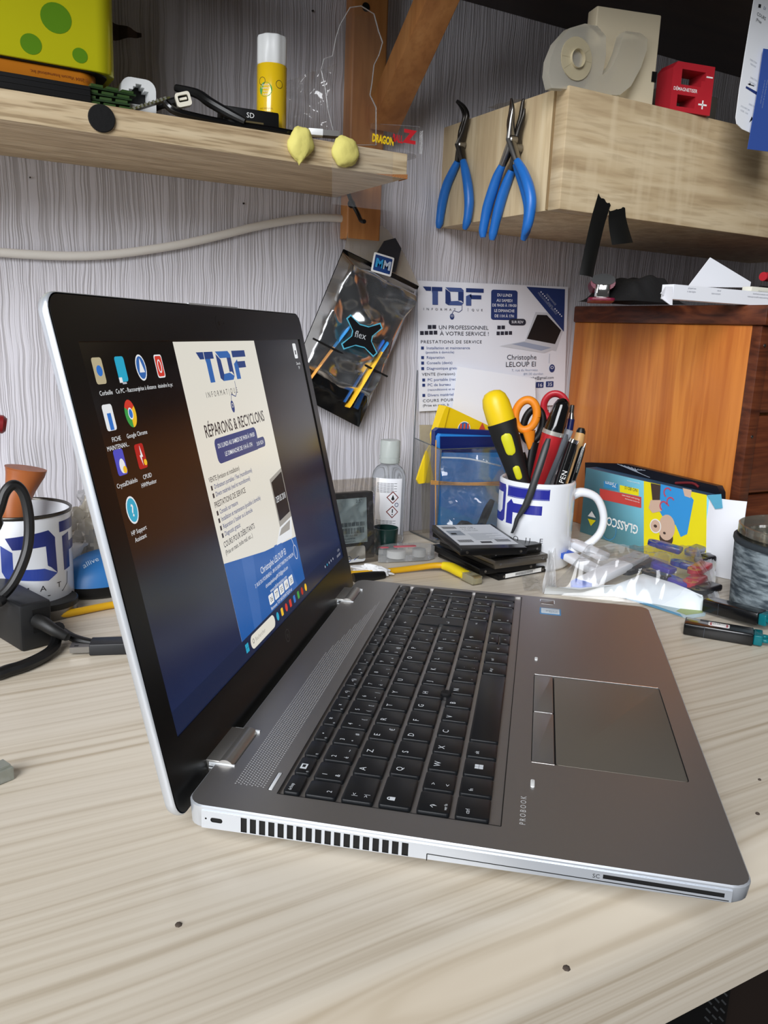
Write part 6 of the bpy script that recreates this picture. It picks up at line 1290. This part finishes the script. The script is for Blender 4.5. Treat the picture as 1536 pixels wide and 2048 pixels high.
# blue sleeves (two)
def sleeve(label, q, y_, m, seed):
    P = [Yp(*k, y_) for k in q]
    def ex(b):
        A, B2 = P[0], P[1]
    return slab('blue_sleeve', P, 7, m, label, 'sleeve')
def bluegrad():
    m = mat('sleeve_blue', '#1a69b4', .3, coat=.3); return m
s1 = slab('blue_sleeve', [Yp(*q, 806) for q in ((870, 862), (878, 856), (1012, 862), (1012, 1070), (866, 1080))], 8, mat('sleeve_navy', '#15296b', .3, coat=.3), 'dark navy printed sleeve at the back of the clear holder', 'sleeve')
def ex2(b):
    b.add([Yp(*q, 796.6) for q in ((1000, 905), (1010, 870), (1013, 870), (1003, 912))], [[0, 1, 2, 3]], 1)
    b.add([Yp(*q, 796.6) for q in ((876, 1060), (1004, 1060), (1004, 1000), (950, 1040), (876, 1010))], [[0, 1, 2, 3, 4]], 2)
    b.add([Yp(*q, 796.6) for q in ((880, 873), (1008, 873), (1008, 905), (880, 905))], [[0, 1, 2, 3]], 4)
slab('blue_sleeve', [Yp(*q, 797) for q in ((878, 874), (882, 868), (1012, 873), (1008, 1075), (874, 1078))], 7, [mat('sleeve_blue', '#2a86dc', .28, coat=.3), mat('sleeve_orange', '#d06a1e', .4), mat('sleeve_sky', '#2f8fd6', .3), mat('sleeve_grey', '#7e8d9e', .3), mat('sleeve_deep', '#12205e', .3)],
     'bright blue printed sleeve held by rubber bands in the clear holder', 'sleeve', 0, ex2)
b = MB()
for k in range(3): b.tube([Yp(862, 962 + k * 3, 791), Yp(930, 966 + k * 2, 789), Yp(1000, 964 + k * 3, 789), Yp(1008, 965 + k * 3, 795)], .8, 6, smooth=3)
b.tube([Yp(872, 880, 795), Yp(871, 960, 791), Yp(872, 1060, 795)], .8, 6, smooth=3)
o = b.build('rubber_band', mat('rubber_tan', '#c8924a', .5)); tag(o, 'tan rubber bands stretched round the blue sleeves', 'rubber band')
# yellow carton leaning behind
def ex3(b):
    for (px, py), r_, mi in (((928, 858), 15, 2), ((928, 858), 13.5, 3)):
        cpt = Yp(px, py, 815.4 - mi * .1); k = 24; b.add([cpt + Vector((r_ * .62 * math.cos(2 * PI * i / k), 0, r_ * .62 * math.sin(2 * PI * i / k))) for i in range(k)], [list(range(k))], mi)
    for i in range(3): cpt = Yp(922 + i * 7, 852, 815); b.add([cpt + Vector(v) for v in ((-1.4, 0, -3), (1.4, 0, -3), (1.4, 0, 3), (-1.4, 0, 3))], [[0, 1, 2, 3]], 4)
    b.add([Yp(*q, 815.2) for q in ((956, 862), (965, 845), (972, 862))], [[0, 1, 2]], 4)
slab('yellow_carton', [Yp(*q, 816) for q in ((892, 812), (901, 815), (975, 850), (1000, 862), (1000, 930), (880, 930), (874, 872))], 16, [mat('carton_yellow', '#f0cb14', .35), mat('carton_ink', '#15265e', .4), WHITE, mat('carton_blue', '#2467a8', .4), mat('carton_red', '#d4523a', .4)],
     'yellow carton with a round blue emblem leaning behind the blue sleeves', 'carton', 0, ex3)
slab('yellow_carton_flap', [Yp(*q, 814) for q in ((876, 855), (888, 822), (893, 812), (899, 815), (885, 872), (875, 872))], 1, mat('carton_yellow', ''), 'yellow side flap with small dark logo left of the round emblem', 'flap')
bpy.data.objects['yellow_carton_flap'].name = 'carton_flap'
# zip bag hanging over the sleeves
film_sheet('zip_bag', [Yp(876, 1075, 790), Yp(1002, 1075, 760), Yp(1004, 915, 770), Yp(884, 902, 788)], film('zip_film', body=.05, gloss=.7, rough=.07, bodycol='#d9e1e6', gmin=.03), 'clear zip bag in front of the blue sleeves left of the mug', 'bag', n=46, amp=6, fr=.03, bow=8)
b = MB(); b.tube([Yp(884, 915, 781), Yp(940, 918, 776), Yp(1001, 932, 766)], 1.1, 6, smooth=3); o = b.build('zip_seal', film('seal_film', body=.5, gloss=.5, bodycol='#dfe6ea')); o.parent = None; tag(o, 'white zip strip across the top of the clear zip bag', 'zip')
b = MB(); b.tube([Yp(905, 1072, 782), Yp(925, 1050, 780), Yp(948, 1056, 780)], [3, 6, 3], 8, smooth=3); b.tube([Yp(955, 1068, 778), Yp(975, 1020, 776), Yp(985, 1000, 776)], [5, 5, 3], 8, smooth=3); o = b.build('black_adapter', BLACKP); tag(o, 'black adapter pieces inside the clear zip bag', 'adapter')

# ------------------------------------------------------------------ toy carton printed upside down, dark box behind it
A = Xp(1166, 1000, 733); A = V(733, A.y, 0); d = Vector((0, -1, 0))
nb = Vector((1, 0, 0))                      # away from the camera
def TBp(px, py):   # pixel -> carton face coordinates
    dr = ray(px, py); t = (A - O).dot(nb) / dr.dot(nb); p = O + dr * t; return ((p - A).dot(d), p.z)
hT = TBp(1172, 935)[1]; print('toy', TBp(1172, 935), TBp(1413, 988), TBp(1475, 1000), TBp(1475, 1128), TBp(1165, 950))
wF = TBp(1413, 1040)[0]; wE = TBp(1474, 1060)[0]
T = thing('toy_carton', 'turquoise and yellow toy carton standing upside down behind the plastic bag', 'carton', mw=Matrix.Translation(A / 1000))
M = frame((0, 0, 0), d, (0, 0, 1), None); M.translation = A
b = MB(); bx = 18
b.add([A + d * x + nb * y + UPZ * z for z in (.3, hT) for x, y in ((0, 0), (wF, 0), (wF, bx), (0, bx))], [[0, 1, 5, 4], [1, 2, 6, 5], [2, 3, 7, 6], [3, 0, 4, 7], [3, 2, 1, 0]], 0)
b.add([A + d * x + nb * y + UPZ * hT for x, y in ((0, 0), (wF, 0), (wF, bx), (0, bx))], [[0, 1, 2, 3]], 1)
def face(pts, mi, off=.3): b.add([A + d * x + UPZ * y - nb * off for x, y in [TBp(*q) for q in pts]], [list(range(len(pts)))], mi)
Mf = Matrix((d, UPZ, -nb)).transposed().to_4x4(); Mf.translation = A
Mi = Matrix((-d, -UPZ, -nb)).transposed().to_4x4(); Mi.translation = A      # for upside-down lettering
face(((1288, 962), (1414, 990), (1412, 1150), (1288, 1150)), 2)
face(((1200, 977), (1283, 994), (1283, 1016), (1200, 998)), 3, .4)
def ut(t, s_, px, py, mi, **k): x, y = TBp(px, py); b.text(t, s_, -x, -y, .6, mi, Mi, **k)
ut('Planche pour petites mains', 2.0, 1280, 998, 4, sx=.95); ut('des sciences interessantes', 1.7, 1280, 1004, 4, sx=.95)
face(((1240, 970), (1278, 978), (1278, 992), (1240, 984)), 2, .4); ut('NO BD15', 4, 1276, 978, 5, sx=.9)
face(((1208, 962), (1236, 968), (1236, 981), (1208, 975)), 6, .4); ut('75mm', 5.5, 1234, 967, 4, sx=1)
ut('Agrandit et observe', 1.8, 1280, 966, 4); ut('GLASSCO', 11, 1278, 1052, 4, sx=.8, bold=.02)
face(((1184, 1022), (1192, 1036), (1176, 1032)), 4, .4); face(((1176, 1037), (1192, 1041), (1182, 1052)), 2, .4)
x_, y_ = TBp(1218, 1060); b.ring(x_, y_, 12, .8, .5, 6, Mf)
# the printed child with a magnifier, upside down
face(((1322, 968), (1372, 980), (1388, 1000), (1375, 1068), (1362, 1074), (1352, 1050), (1330, 1040), (1318, 1020)), 7, .5)
face(((1302, 966), (1322, 970), (1320, 1008), (1306, 1006)), 5, .55); face(((1302, 1000), (1322, 1000), (1324, 1022), (1306, 1026), (1298, 1016)), 8, .7)
for q in ((1336, 985), (1342, 1004), (1328, 1012)): x_, y_ = TBp(*q); b.ring(x_, y_, 4.2, 1.8, .8, 9, Mf, seg=14, a0=.6, a1=4.4)
x_, y_ = TBp(1334, 1055); b.disc(x_, y_, 12, .6, 8, Mf, ry=15); b.disc(x_ + 1, y_ - 12, 10, .55, 5, Mf)
x_, y_ = TBp(1312, 1052); b.disc(x_, y_, 8.5, .9, 4, Mf); b.disc(x_, y_, 7.2, 1.0, 8, Mf); b.disc(x_, y_, 2.6, 1.1, 5, Mf, ry=1.8); x_, y_ = TBp(1330, 1066); b.disc(x_, y_, 2.0, 1.0, 5, Mf, ry=1.4)
face(((1366, 976), (1384, 980), (1382, 996), (1370, 992)), 8, .6)
b.build('sleeve', [mat('toy_cyan', '#86d8f2', .35), mat('toy_navy', '#3a5a78', .4), mat('toy_yellow', '#f4e51e', .4), mat('toy_red', '#cf4a44', .4), WHITE, mat('toy_dark', '#4a3a34', .5), mat('toy_blue', '#3c8ec4', .4), mat('toy_sky', '#3b9be0', .4), mat('toy_skin', '#d6b7a2', .5), mat('toy_pink', '#c0506a', .5)], T, world=True, smooth=None)
b = MB(); f0 = TBp(1414, 990); hE = TBp(1468, 1000)[1]
def fl(u, v): x = wF + (wE - wF) * u; z_ = .4 + v * (hT - 1 + (hE - hT) * u); return A + d * x + UPZ * z_ + nb * (9 * u * u * (1 if v > 0 else 1) + .2) - nb * 1.2 * math.sin(PI * u)
b.grid(fl, 8, 6); b.grid(lambda u, v: fl(u, v) + nb * .7, 8, 6, flip=True); b.build('open_flap', PAPER, T, world=True)
b = MB(); tb = [TBp(*q) for q in ((1416, 990), (1444, 988), (1447, 1016), (1432, 1018))]; b.add([A + d * x + UPZ * z_ - nb * 1.2 for x, z_ in tb], [[0, 1, 2, 3]]); b.build('tuck_tab', mat('tab_sky', '#5fb0cf', .5), T, world=True)
b = MB(); off = nb * (bx + 1); pts = [TBp(*q) for q in ((1178, 925),)]
def TB2(px, py): dr = ray(px, py); t = (A + off - O).dot(nb) / dr.dot(nb); return O + dr * t
q = [TB2(*k) for k in ((1170, 925), (1250, 928), (1434, 972), (1440, 985), (1440, 1120), (1170, 1060))]
n_ = len(q); b.add(q + [p + nb * 9 for p in q], [list(range(n_))[::-1], [n_ + i for i in range(n_)]] + [[i, (i + 1) % n_, n_ + (i + 1) % n_, n_ + i] for i in range(n_)], 0)
for k in range(9):
    a_ = TB2(1235 + k * 7, 928 + k * 1.6); c2 = TB2(1300 - k * 5, 955 - k * 2)
    b.tube([a_ - nb * .4, c2 - nb * .4], .35, 4, 1)
b.tube([TB2(1352, 966) - nb * .6, TB2(1385, 966) - nb * .6, TB2(1398, 974) - nb * .6], 1.6, 6, 2, smooth=3)
o = b.build('dark_carton', [mat('carton_midnight', '#12131c', .35), mat('carton_line', '#9aa2ae', .5), mat('carton_crimson', '#6e1c22', .5)], smooth=30); tag(o, 'midnight blue carton with fine white curves behind the toy carton', 'carton')

# ------------------------------------------------------------------ plastic bag with memory sticks
def stick_usb(label, a, c2, z0, z1, w_, h_, mb_, mc, capl=9, ring_=True, grp='memory sticks in the plastic bag'):
    A = Zp(a[0], a[1], z0); B2 = Zp(c2[0], c2[1], z1); d_ = B2 - A; L_ = d_.length; M_ = frame(A, d_, None, (0, -.35, 1)) if False else None
    x_ = d_.normalized(); y_ = Vector((0, 0, 1)).cross(x_).normalized(); z_ = x_.cross(y_)
    M_ = Matrix((x_, y_, z_)).transposed().to_4x4(); M_.translation = A / 1000
    T = thing('memory_stick', label, 'usb stick', mw=M_, group=grp)
    b = MB(); b.box(capl, L_, -w_ / 2, w_ / 2, 0, h_, 0, bev=min(2, h_ * .3)); b.build('housing', mb_, T)
    b = MB(); hole = [(capl * .42 + 2.3 * math.cos(t), 2.3 * math.sin(t)) for t in [2 * PI * k / 14 for k in range(14)]]
    ol = [(capl + .5, -w_ / 2)] + [(capl * .55 - w_ * .5 * math.cos(t) * .9, -w_ * .48 * math.sin(t) * -1 if False else w_ * .48 * math.sin(t)) for t in [-PI / 2 + PI * k / 10 for k in range(11)]] + [(capl + .5, w_ / 2)]
    b.plate(ol, (hole,), h_ * .15, h_ * .85, 0); b.build('loop_cap', mc, T)
    return T
WB = mat('stick_white', '#e9ebf0', .35); SB = mat('stick_blue', '#2f5fc4', .35)
stick_usb('white memory stick with blue loop end, frontmost in the plastic bag', (1150, 1184), (1283, 1120), 3, 16, 19, 9, WB, SB, 14)
stick_usb('white memory stick with blue end lying behind the frontmost one', (1124, 1112), (1215, 1162), 14, 6, 17, 8, WB, SB, 10)
stick_usb('white memory stick lying at the back left of the plastic bag', (1140, 1090), (1210, 1122), 20, 14, 16, 8, WB, WB, 8)
PU = mat('stick_purple', '#4a3f9c', .3, coat=.3); NV = mat('stick_navy', '#2b3a86', .3, coat=.3); RD2 = mat('stick_red', '#b0303c', .3, coat=.3); BK = mat('stick_black', '#151419', .35, coat=.3); GR = mat('stick_grey', '#8f9198', .3, .6)
data = [('navy memory stick on top at the back of the heap in the plastic bag', (1300, 1090), (1362, 1108), 26, 22, NV), ('purple memory stick under the shiny fold of the plastic bag', (1285, 1125), (1345, 1150), 14, 10, PU), ('black memory stick beside the frontmost white one', (1250, 1150), (1300, 1128), 8, 14, BK),
        ('grey metal memory stick at the upper right in the plastic bag', (1378, 1112), (1410, 1098), 20, 24, GR), ('red memory stick at the right of the plastic bag', (1385, 1150), (1412, 1135), 14, 16, RD2), ('dark red memory stick below the bright red one', (1376, 1175), (1402, 1160), 8, 10, RD2),
        ('purple and blue memory stick in the middle of the plastic bag', (1330, 1160), (1372, 1180), 8, 6, PU), ('black memory stick at the lower right inside the plastic bag', (1390, 1190), (1432, 1178), 5, 6, BK), ('black memory stick near the centre of the heap', (1290, 1150), (1335, 1165), 10, 9, BK),
        ('navy memory stick lying right of the centre of the heap', (1345, 1130), (1385, 1140), 16, 14, NV), ('small black memory stick at the rear right of the heap', (1395, 1125), (1425, 1120), 16, 18, BK), ('dark purple memory stick at the bottom edge of the heap', (1300, 1175), (1350, 1188), 4, 4, PU)]
for lb, a, c2, z0, z1, m in data: stick_usb(lb, a, c2, z0, z1, 15, 7, m, m, 7)
BF = film('bag_clear', body=.04, gloss=.4, rough=.08, bodycol='#eef2f4', gmin=.03)
T = thing('plastic_bag', 'crumpled clear plastic bag full of memory sticks right of the laptop', 'bag', mw=Matrix.Translation(Zp(1270, 1180, 0) / 1000))
P4 = [Zp(1085, 1186, 1), Zp(1440, 1222, 1), Zp(1436, 1150, 1), Zp(1122, 1166, 1)]
def bgf(u, v):
    p = (P4[0] * (1 - u) + P4[1] * u) * (1 - v) + (P4[3] * (1 - u) + P4[2] * u) * v; e = min(1, min(u, 1 - u) * 6) * min(1, v * 5)
    q = Vector((u * 6, v * 3.4, 2)); e *= min(1, (1 - v) * 4 + .1); h = e * (31 + 12 * v) * (1 - .25 * (u - .4) ** 2) + e * (6 * abs(noise.noise(q)) + 3.4 * abs(noise.noise(q * 2.4)) + 1.5 * noise.noise(q * 5))
    return Vector((p.x, p.y, max(.4, h)))
b = MB(); b.grid(bgf, 90, 40); b.build('clear_film', BF, T, world=True, smooth=80)
b = MB(); P5 = [Zp(1100, 1190, .6), Zp(1402, 1218, .6), Zp(1340, 1172, .6), Zp(1112, 1168, .6)]
def wf(u, v):
    lo = [(1088, 1188), (1160, 1191), (1230, 1193), (1300, 1207), (1360, 1218), (1405, 1222)]; hi = [(1092, 1176), (1160, 1184), (1230, 1176), (1285, 1155), (1345, 1175), (1402, 1206)]
    def lp(l, t): t *= len(l) - 1; i = min(int(t), len(l) - 2); f_ = t - i; return (l[i][0] * (1 - f_) + l[i + 1][0] * f_, l[i][1] * (1 - f_) + l[i + 1][1] * f_)
    a_, c2 = lp(lo, u), lp(hi, u); p = Zp(*a_, .6) * (1 - v) + Zp(*c2, 10) * v; q = Vector((u * 9, v * 3, 1))
    return p + UPZ * (7 * math.sin(PI * v * .8) * (0.4 + u) + 3 * abs(noise.noise(q)) * math.sin(PI * v))
b.grid(wf, 50, 16); b.build('opaque_fold', mat('bag_white', '#e3eaf0', .3, bump=.2, bscale=80), T, world=True, smooth=80)
b = MB()
def lf(u, v): # gathered left end
    p = Zp(1085 + 28 * u, 1186 - 4 * u, .6) * (1 - v) + Zp(1098 + 10 * u, 1080, 30) * v; return p + Vector((0, 0, 0)) + Vector((-2, -4, 3)) * noise.noise(Vector((u * 9, v * 3, 6))) * 1.6
b.grid(lf, 18, 24); b.build('gathered_end', film('bag_milky', body=.5, gloss=.3, rough=.15, bodycol='#f2f4f6'), T, world=True, smooth=80)
b = MB()
def rf(u, v): p = Zp(1440 - 24 * (1 - u), 1216, .6) * (1 - v) + Zp(1402 + 22 * u, 1105, 24) * v; return p + Vector((3, -3, 3)) * noise.noise(Vector((u * 8, v * 4, 3)))
b.grid(rf, 14, 24); b.build('gathered_end', film('bag_milky2', body=.45, gloss=.3, rough=.15, bodycol='#d9dce2'), T, world=True, smooth=80)
film_sheet('small_clear_bag', [Zp(1048, 1182, .6), Zp(1085, 1186, .6), Zp(1082, 1150, 6), Zp(1042, 1150, 4)], BF, 'small clear bag of screws between the disk stack and the big plastic bag', 'bag', n=18, amp=4, fr=.08, nrm=(0, 0, 1))
# leaflet under the bag
q = [Zp(*k, .4) for k in ((1230, 1190), (1376, 1238), (1410, 1232), (1420, 1200), (1300, 1180))]
slab('leaflet', q, .5, [mat('leaflet_pale', '#b9cfd6', .45)], 'pale blue and green leaflet lying under the plastic bag', 'leaflet', push=(0, 0, 1))
o = bpy.data.objects['leaflet']; 
b = MB(); q2 = [Zp(*k, 1.0) for k in ((1352, 1222), (1372, 1230), (1405, 1226), (1412, 1212), (1370, 1212))]; b.add(q2, [[0, 1, 2, 3, 4]]); q3 = [Zp(*k, 1.0) for k in ((1236, 1192), (1366, 1234), (1360, 1228), (1250, 1190))]; b.add(q3, [[0, 1, 2, 3]], 1)
p_ = b.build('leaflet_print', [mat('leaflet_green', '#9fb070', .5), mat('leaflet_blue', '#4f9cc4', .5)]); p_.parent = o; p_.name = 'print'

# ------------------------------------------------------------------ black usb sticks with teal ends
TEAL = mat('teal_clear', '#17828c', .15, trans=.45, ior=1.3)
def teal_stick(label, a, c2, w_, h_, lab=False, z=.3, rise=0):
    A = Zp(*a, 0); B2 = Zp(*c2, 0); A, B2 = V(A.x, A.y, z), V(B2.x, B2.y, z + rise); x_ = (B2 - A); L_ = x_.length; x_.normalize(); y_ = Vector((0, 0, 1)).cross(x_).normalized(); zq = x_.cross(y_)
    M_ = Matrix((x_, y_, zq)).transposed().to_4x4(); M_.translation = A / 1000; T = thing('teal_capped_drive', label, 'usb drive', mw=M_, group='black usb drives with teal ends')
    b = MB(); b.box(0, L_, 0, w_, 0, h_, 0, bev=1.4); b.box(L_ * .3, L_ * .3 + .3, -.05, w_, .8, h_ - .8, 1); b.build('housing', [mat('drive_gloss', '#0e0f11', .22, coat=.3), mat('drive_seam', '#3a4048', .4)], T)
    b = MB(); b.box(L_, L_ + 7, 1, w_ - 1, 1, h_ - .6, 0, bev=1); b.tube([(L_ + 5, w_ * .5 + 6 * math.cos(t), h_ * .5 + 5.5 * math.sin(t)) for t in [2 * PI * k / 16 for k in range(17)]] if False else [(L_ + 9 + 5 * math.cos(t), w_ * .5 + 5.5 * math.sin(t), h_ * .5) for t in [2 * PI * k / 16 for k in range(17)]], 2.0, 8); b.build('teal_end', TEAL, T, smooth=50)
    if lab:
        b = MB(); b.rbox(L_ * .5, w_ * .52, h_, h_ + .15, 17, 9.5, 1.5, .04, 0); b.rbox(L_ * .5, w_ * .52, h_ + .1, h_ + .2, 14.5, 8, 1, .03, 1); b.rbox(L_ * .5, w_ * .52, h_ + .15, h_ + .25, 11.5, 7.6, 1, .03, 0); b.text('5744', 2.4, L_ * .5 - 5, w_ * .52 - 1, h_ + .3, 2, rot=.3); b.build('label', [WHITE, mat('label_red', '#b9646c', .5), INK], T)
teal_stick('black usb drive with teal end and a small red-bordered label, nearest the laptop', (1365, 1270), (1505, 1294), 20, 10.5, True)
teal_stick('plain black usb drive with teal end resting behind the labelled one', (1402, 1228), (1512, 1262), 17, 12, False, 2.5, 2)

# ------------------------------------------------------------------ grey felt basket with a clear cup inside
cdir = ray(1458, 1150); cdir.z = 0; cdir.normalize(); rb = 62; pe = Vector((cdir.y, -cdir.x, 0)); Dn = 838
c = cdir * Dn + pe * rb; c = V(c.x, c.y, 0); hb_ = 68
T = thing('felt_basket', 'round grey mottled basket with dark rim at the right edge of the desk', 'basket', (c.x, c.y, 0))
def felt():
    m = mat('felt_grey', '#6f7c84', .9, bump=.5, bscale=300); n = m.node_tree.nodes; L = m.node_tree.links; bs = n['Principled BSDF']; tc = n.new('ShaderNodeTexCoord'); mp = n.new('ShaderNodeMapping'); mp.inputs['Scale'].default_value = (55, 55, 260)
    nz = n.new('ShaderNodeTexNoise'); nz.inputs['Scale'].default_value = 1; nz.inputs['Detail'].default_value = 5; L.new(tc.outputs['Object'], mp.inputs[0]); L.new(mp.outputs[0], nz.inputs['Vector'])
    r = n.new('ShaderNodeValToRGB'); r.color_ramp.elements[0].position = .38; r.color_ramp.elements[0].color = lin('#3c474f'); r.color_ramp.elements[1].position = .62; r.color_ramp.elements[1].color = lin('#8b979d'); L.new(nz.outputs['Fac'], r.inputs[0]); L.new(r.outputs[0], bs.inputs['Base Color']); return m
b = MB(); b.lathe([(rb - 6, 0), (rb - 3, 1), (rb, hb_)], 64, 0, None, True, False); b.lathe([(rb - 3, hb_), (rb - 7, 2)], 64, 0, None, False, True); b.build('wall', felt(), T, smooth=60)
b = MB(); b.lathe([(rb + .4, hb_ - 4), (rb + 1.2, hb_ - 2), (rb + 1, hb_ + 1), (rb - 1.5, hb_ + 2), (rb - 3.4, hb_ + .5), (rb - 3.6, hb_ - 4)], 64, 0, None, False, False); b.build('rim', mat('rim_charcoal', '#2a3136', .7), T, smooth=70)
T = thing('clear_cup', 'clear plastic cup rising above the grey basket', 'cup', (c.x, c.y, 8))
b = MB(); b.lathe([(44, 0), (54, 54), (55, 64), (60, 65), (60, 73), (58.6, 73.6), (57.6, 70), (53, 56)], 56, 0, None, True, False); b.build('wall', film('cup_film', tint='#e4e0d4', body=.10, gloss=.7, rough=.08, bodycol='#c9c5b8'), T, smooth=60)
T = thing('blue_plastic_part', 'blue plastic piece sticking up out of the clear cup in the basket', 'plastic part', (c.x, c.y, 60)); b = MB(); q = c + cdir * 8; b.box(-30, 30, -12, 12, -20, 26, 0, Matrix.Rotation(-.5, 4, 'Z') @ Matrix.Rotation(.3, 4, 'Y'), bev=3); b.build('housing', mat('part_blue', '#1f48b0', .35), T)
T = thing('brown_card', 'small brown card inside the clear cup in the basket', 'card', (c.x, c.y, 45)); b = MB(); b.box(-26, 10, -26, -24.5, -10, 22, 0, Matrix.Rotation(-.7, 4, 'Z')); b.build('sheet', mat('card_brown', '#8f7a5a', .7), T)

# ------------------------------------------------------------------ under the desk, lower right
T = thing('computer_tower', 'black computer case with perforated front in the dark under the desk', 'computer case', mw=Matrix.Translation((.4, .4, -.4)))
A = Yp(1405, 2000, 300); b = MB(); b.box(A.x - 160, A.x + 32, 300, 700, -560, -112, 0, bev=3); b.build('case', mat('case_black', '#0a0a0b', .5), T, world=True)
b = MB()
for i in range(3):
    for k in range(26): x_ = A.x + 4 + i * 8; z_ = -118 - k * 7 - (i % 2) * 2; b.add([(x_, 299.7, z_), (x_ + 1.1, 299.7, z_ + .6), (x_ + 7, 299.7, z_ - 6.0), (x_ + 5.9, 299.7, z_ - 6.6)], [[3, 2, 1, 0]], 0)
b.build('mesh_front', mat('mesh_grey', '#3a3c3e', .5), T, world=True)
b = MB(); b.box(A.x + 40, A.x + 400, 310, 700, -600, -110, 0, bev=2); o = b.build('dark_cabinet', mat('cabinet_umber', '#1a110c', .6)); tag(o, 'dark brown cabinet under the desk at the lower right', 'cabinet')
for x_ in (-860, 1440):
    pass
b = MB(); 
for nm, x_ in (('desk_leg', -600), ('desk_leg', 1300)):
    b = MB(); b.box(x_, x_ + 40, 260, 840, -800, -78.2, 0, bev=2); o = b.build('panel_leg', mat('leg_white', '#cfc9bd', .5)); o.parent = bpy.data.objects['desk']; o.name = 'leg'
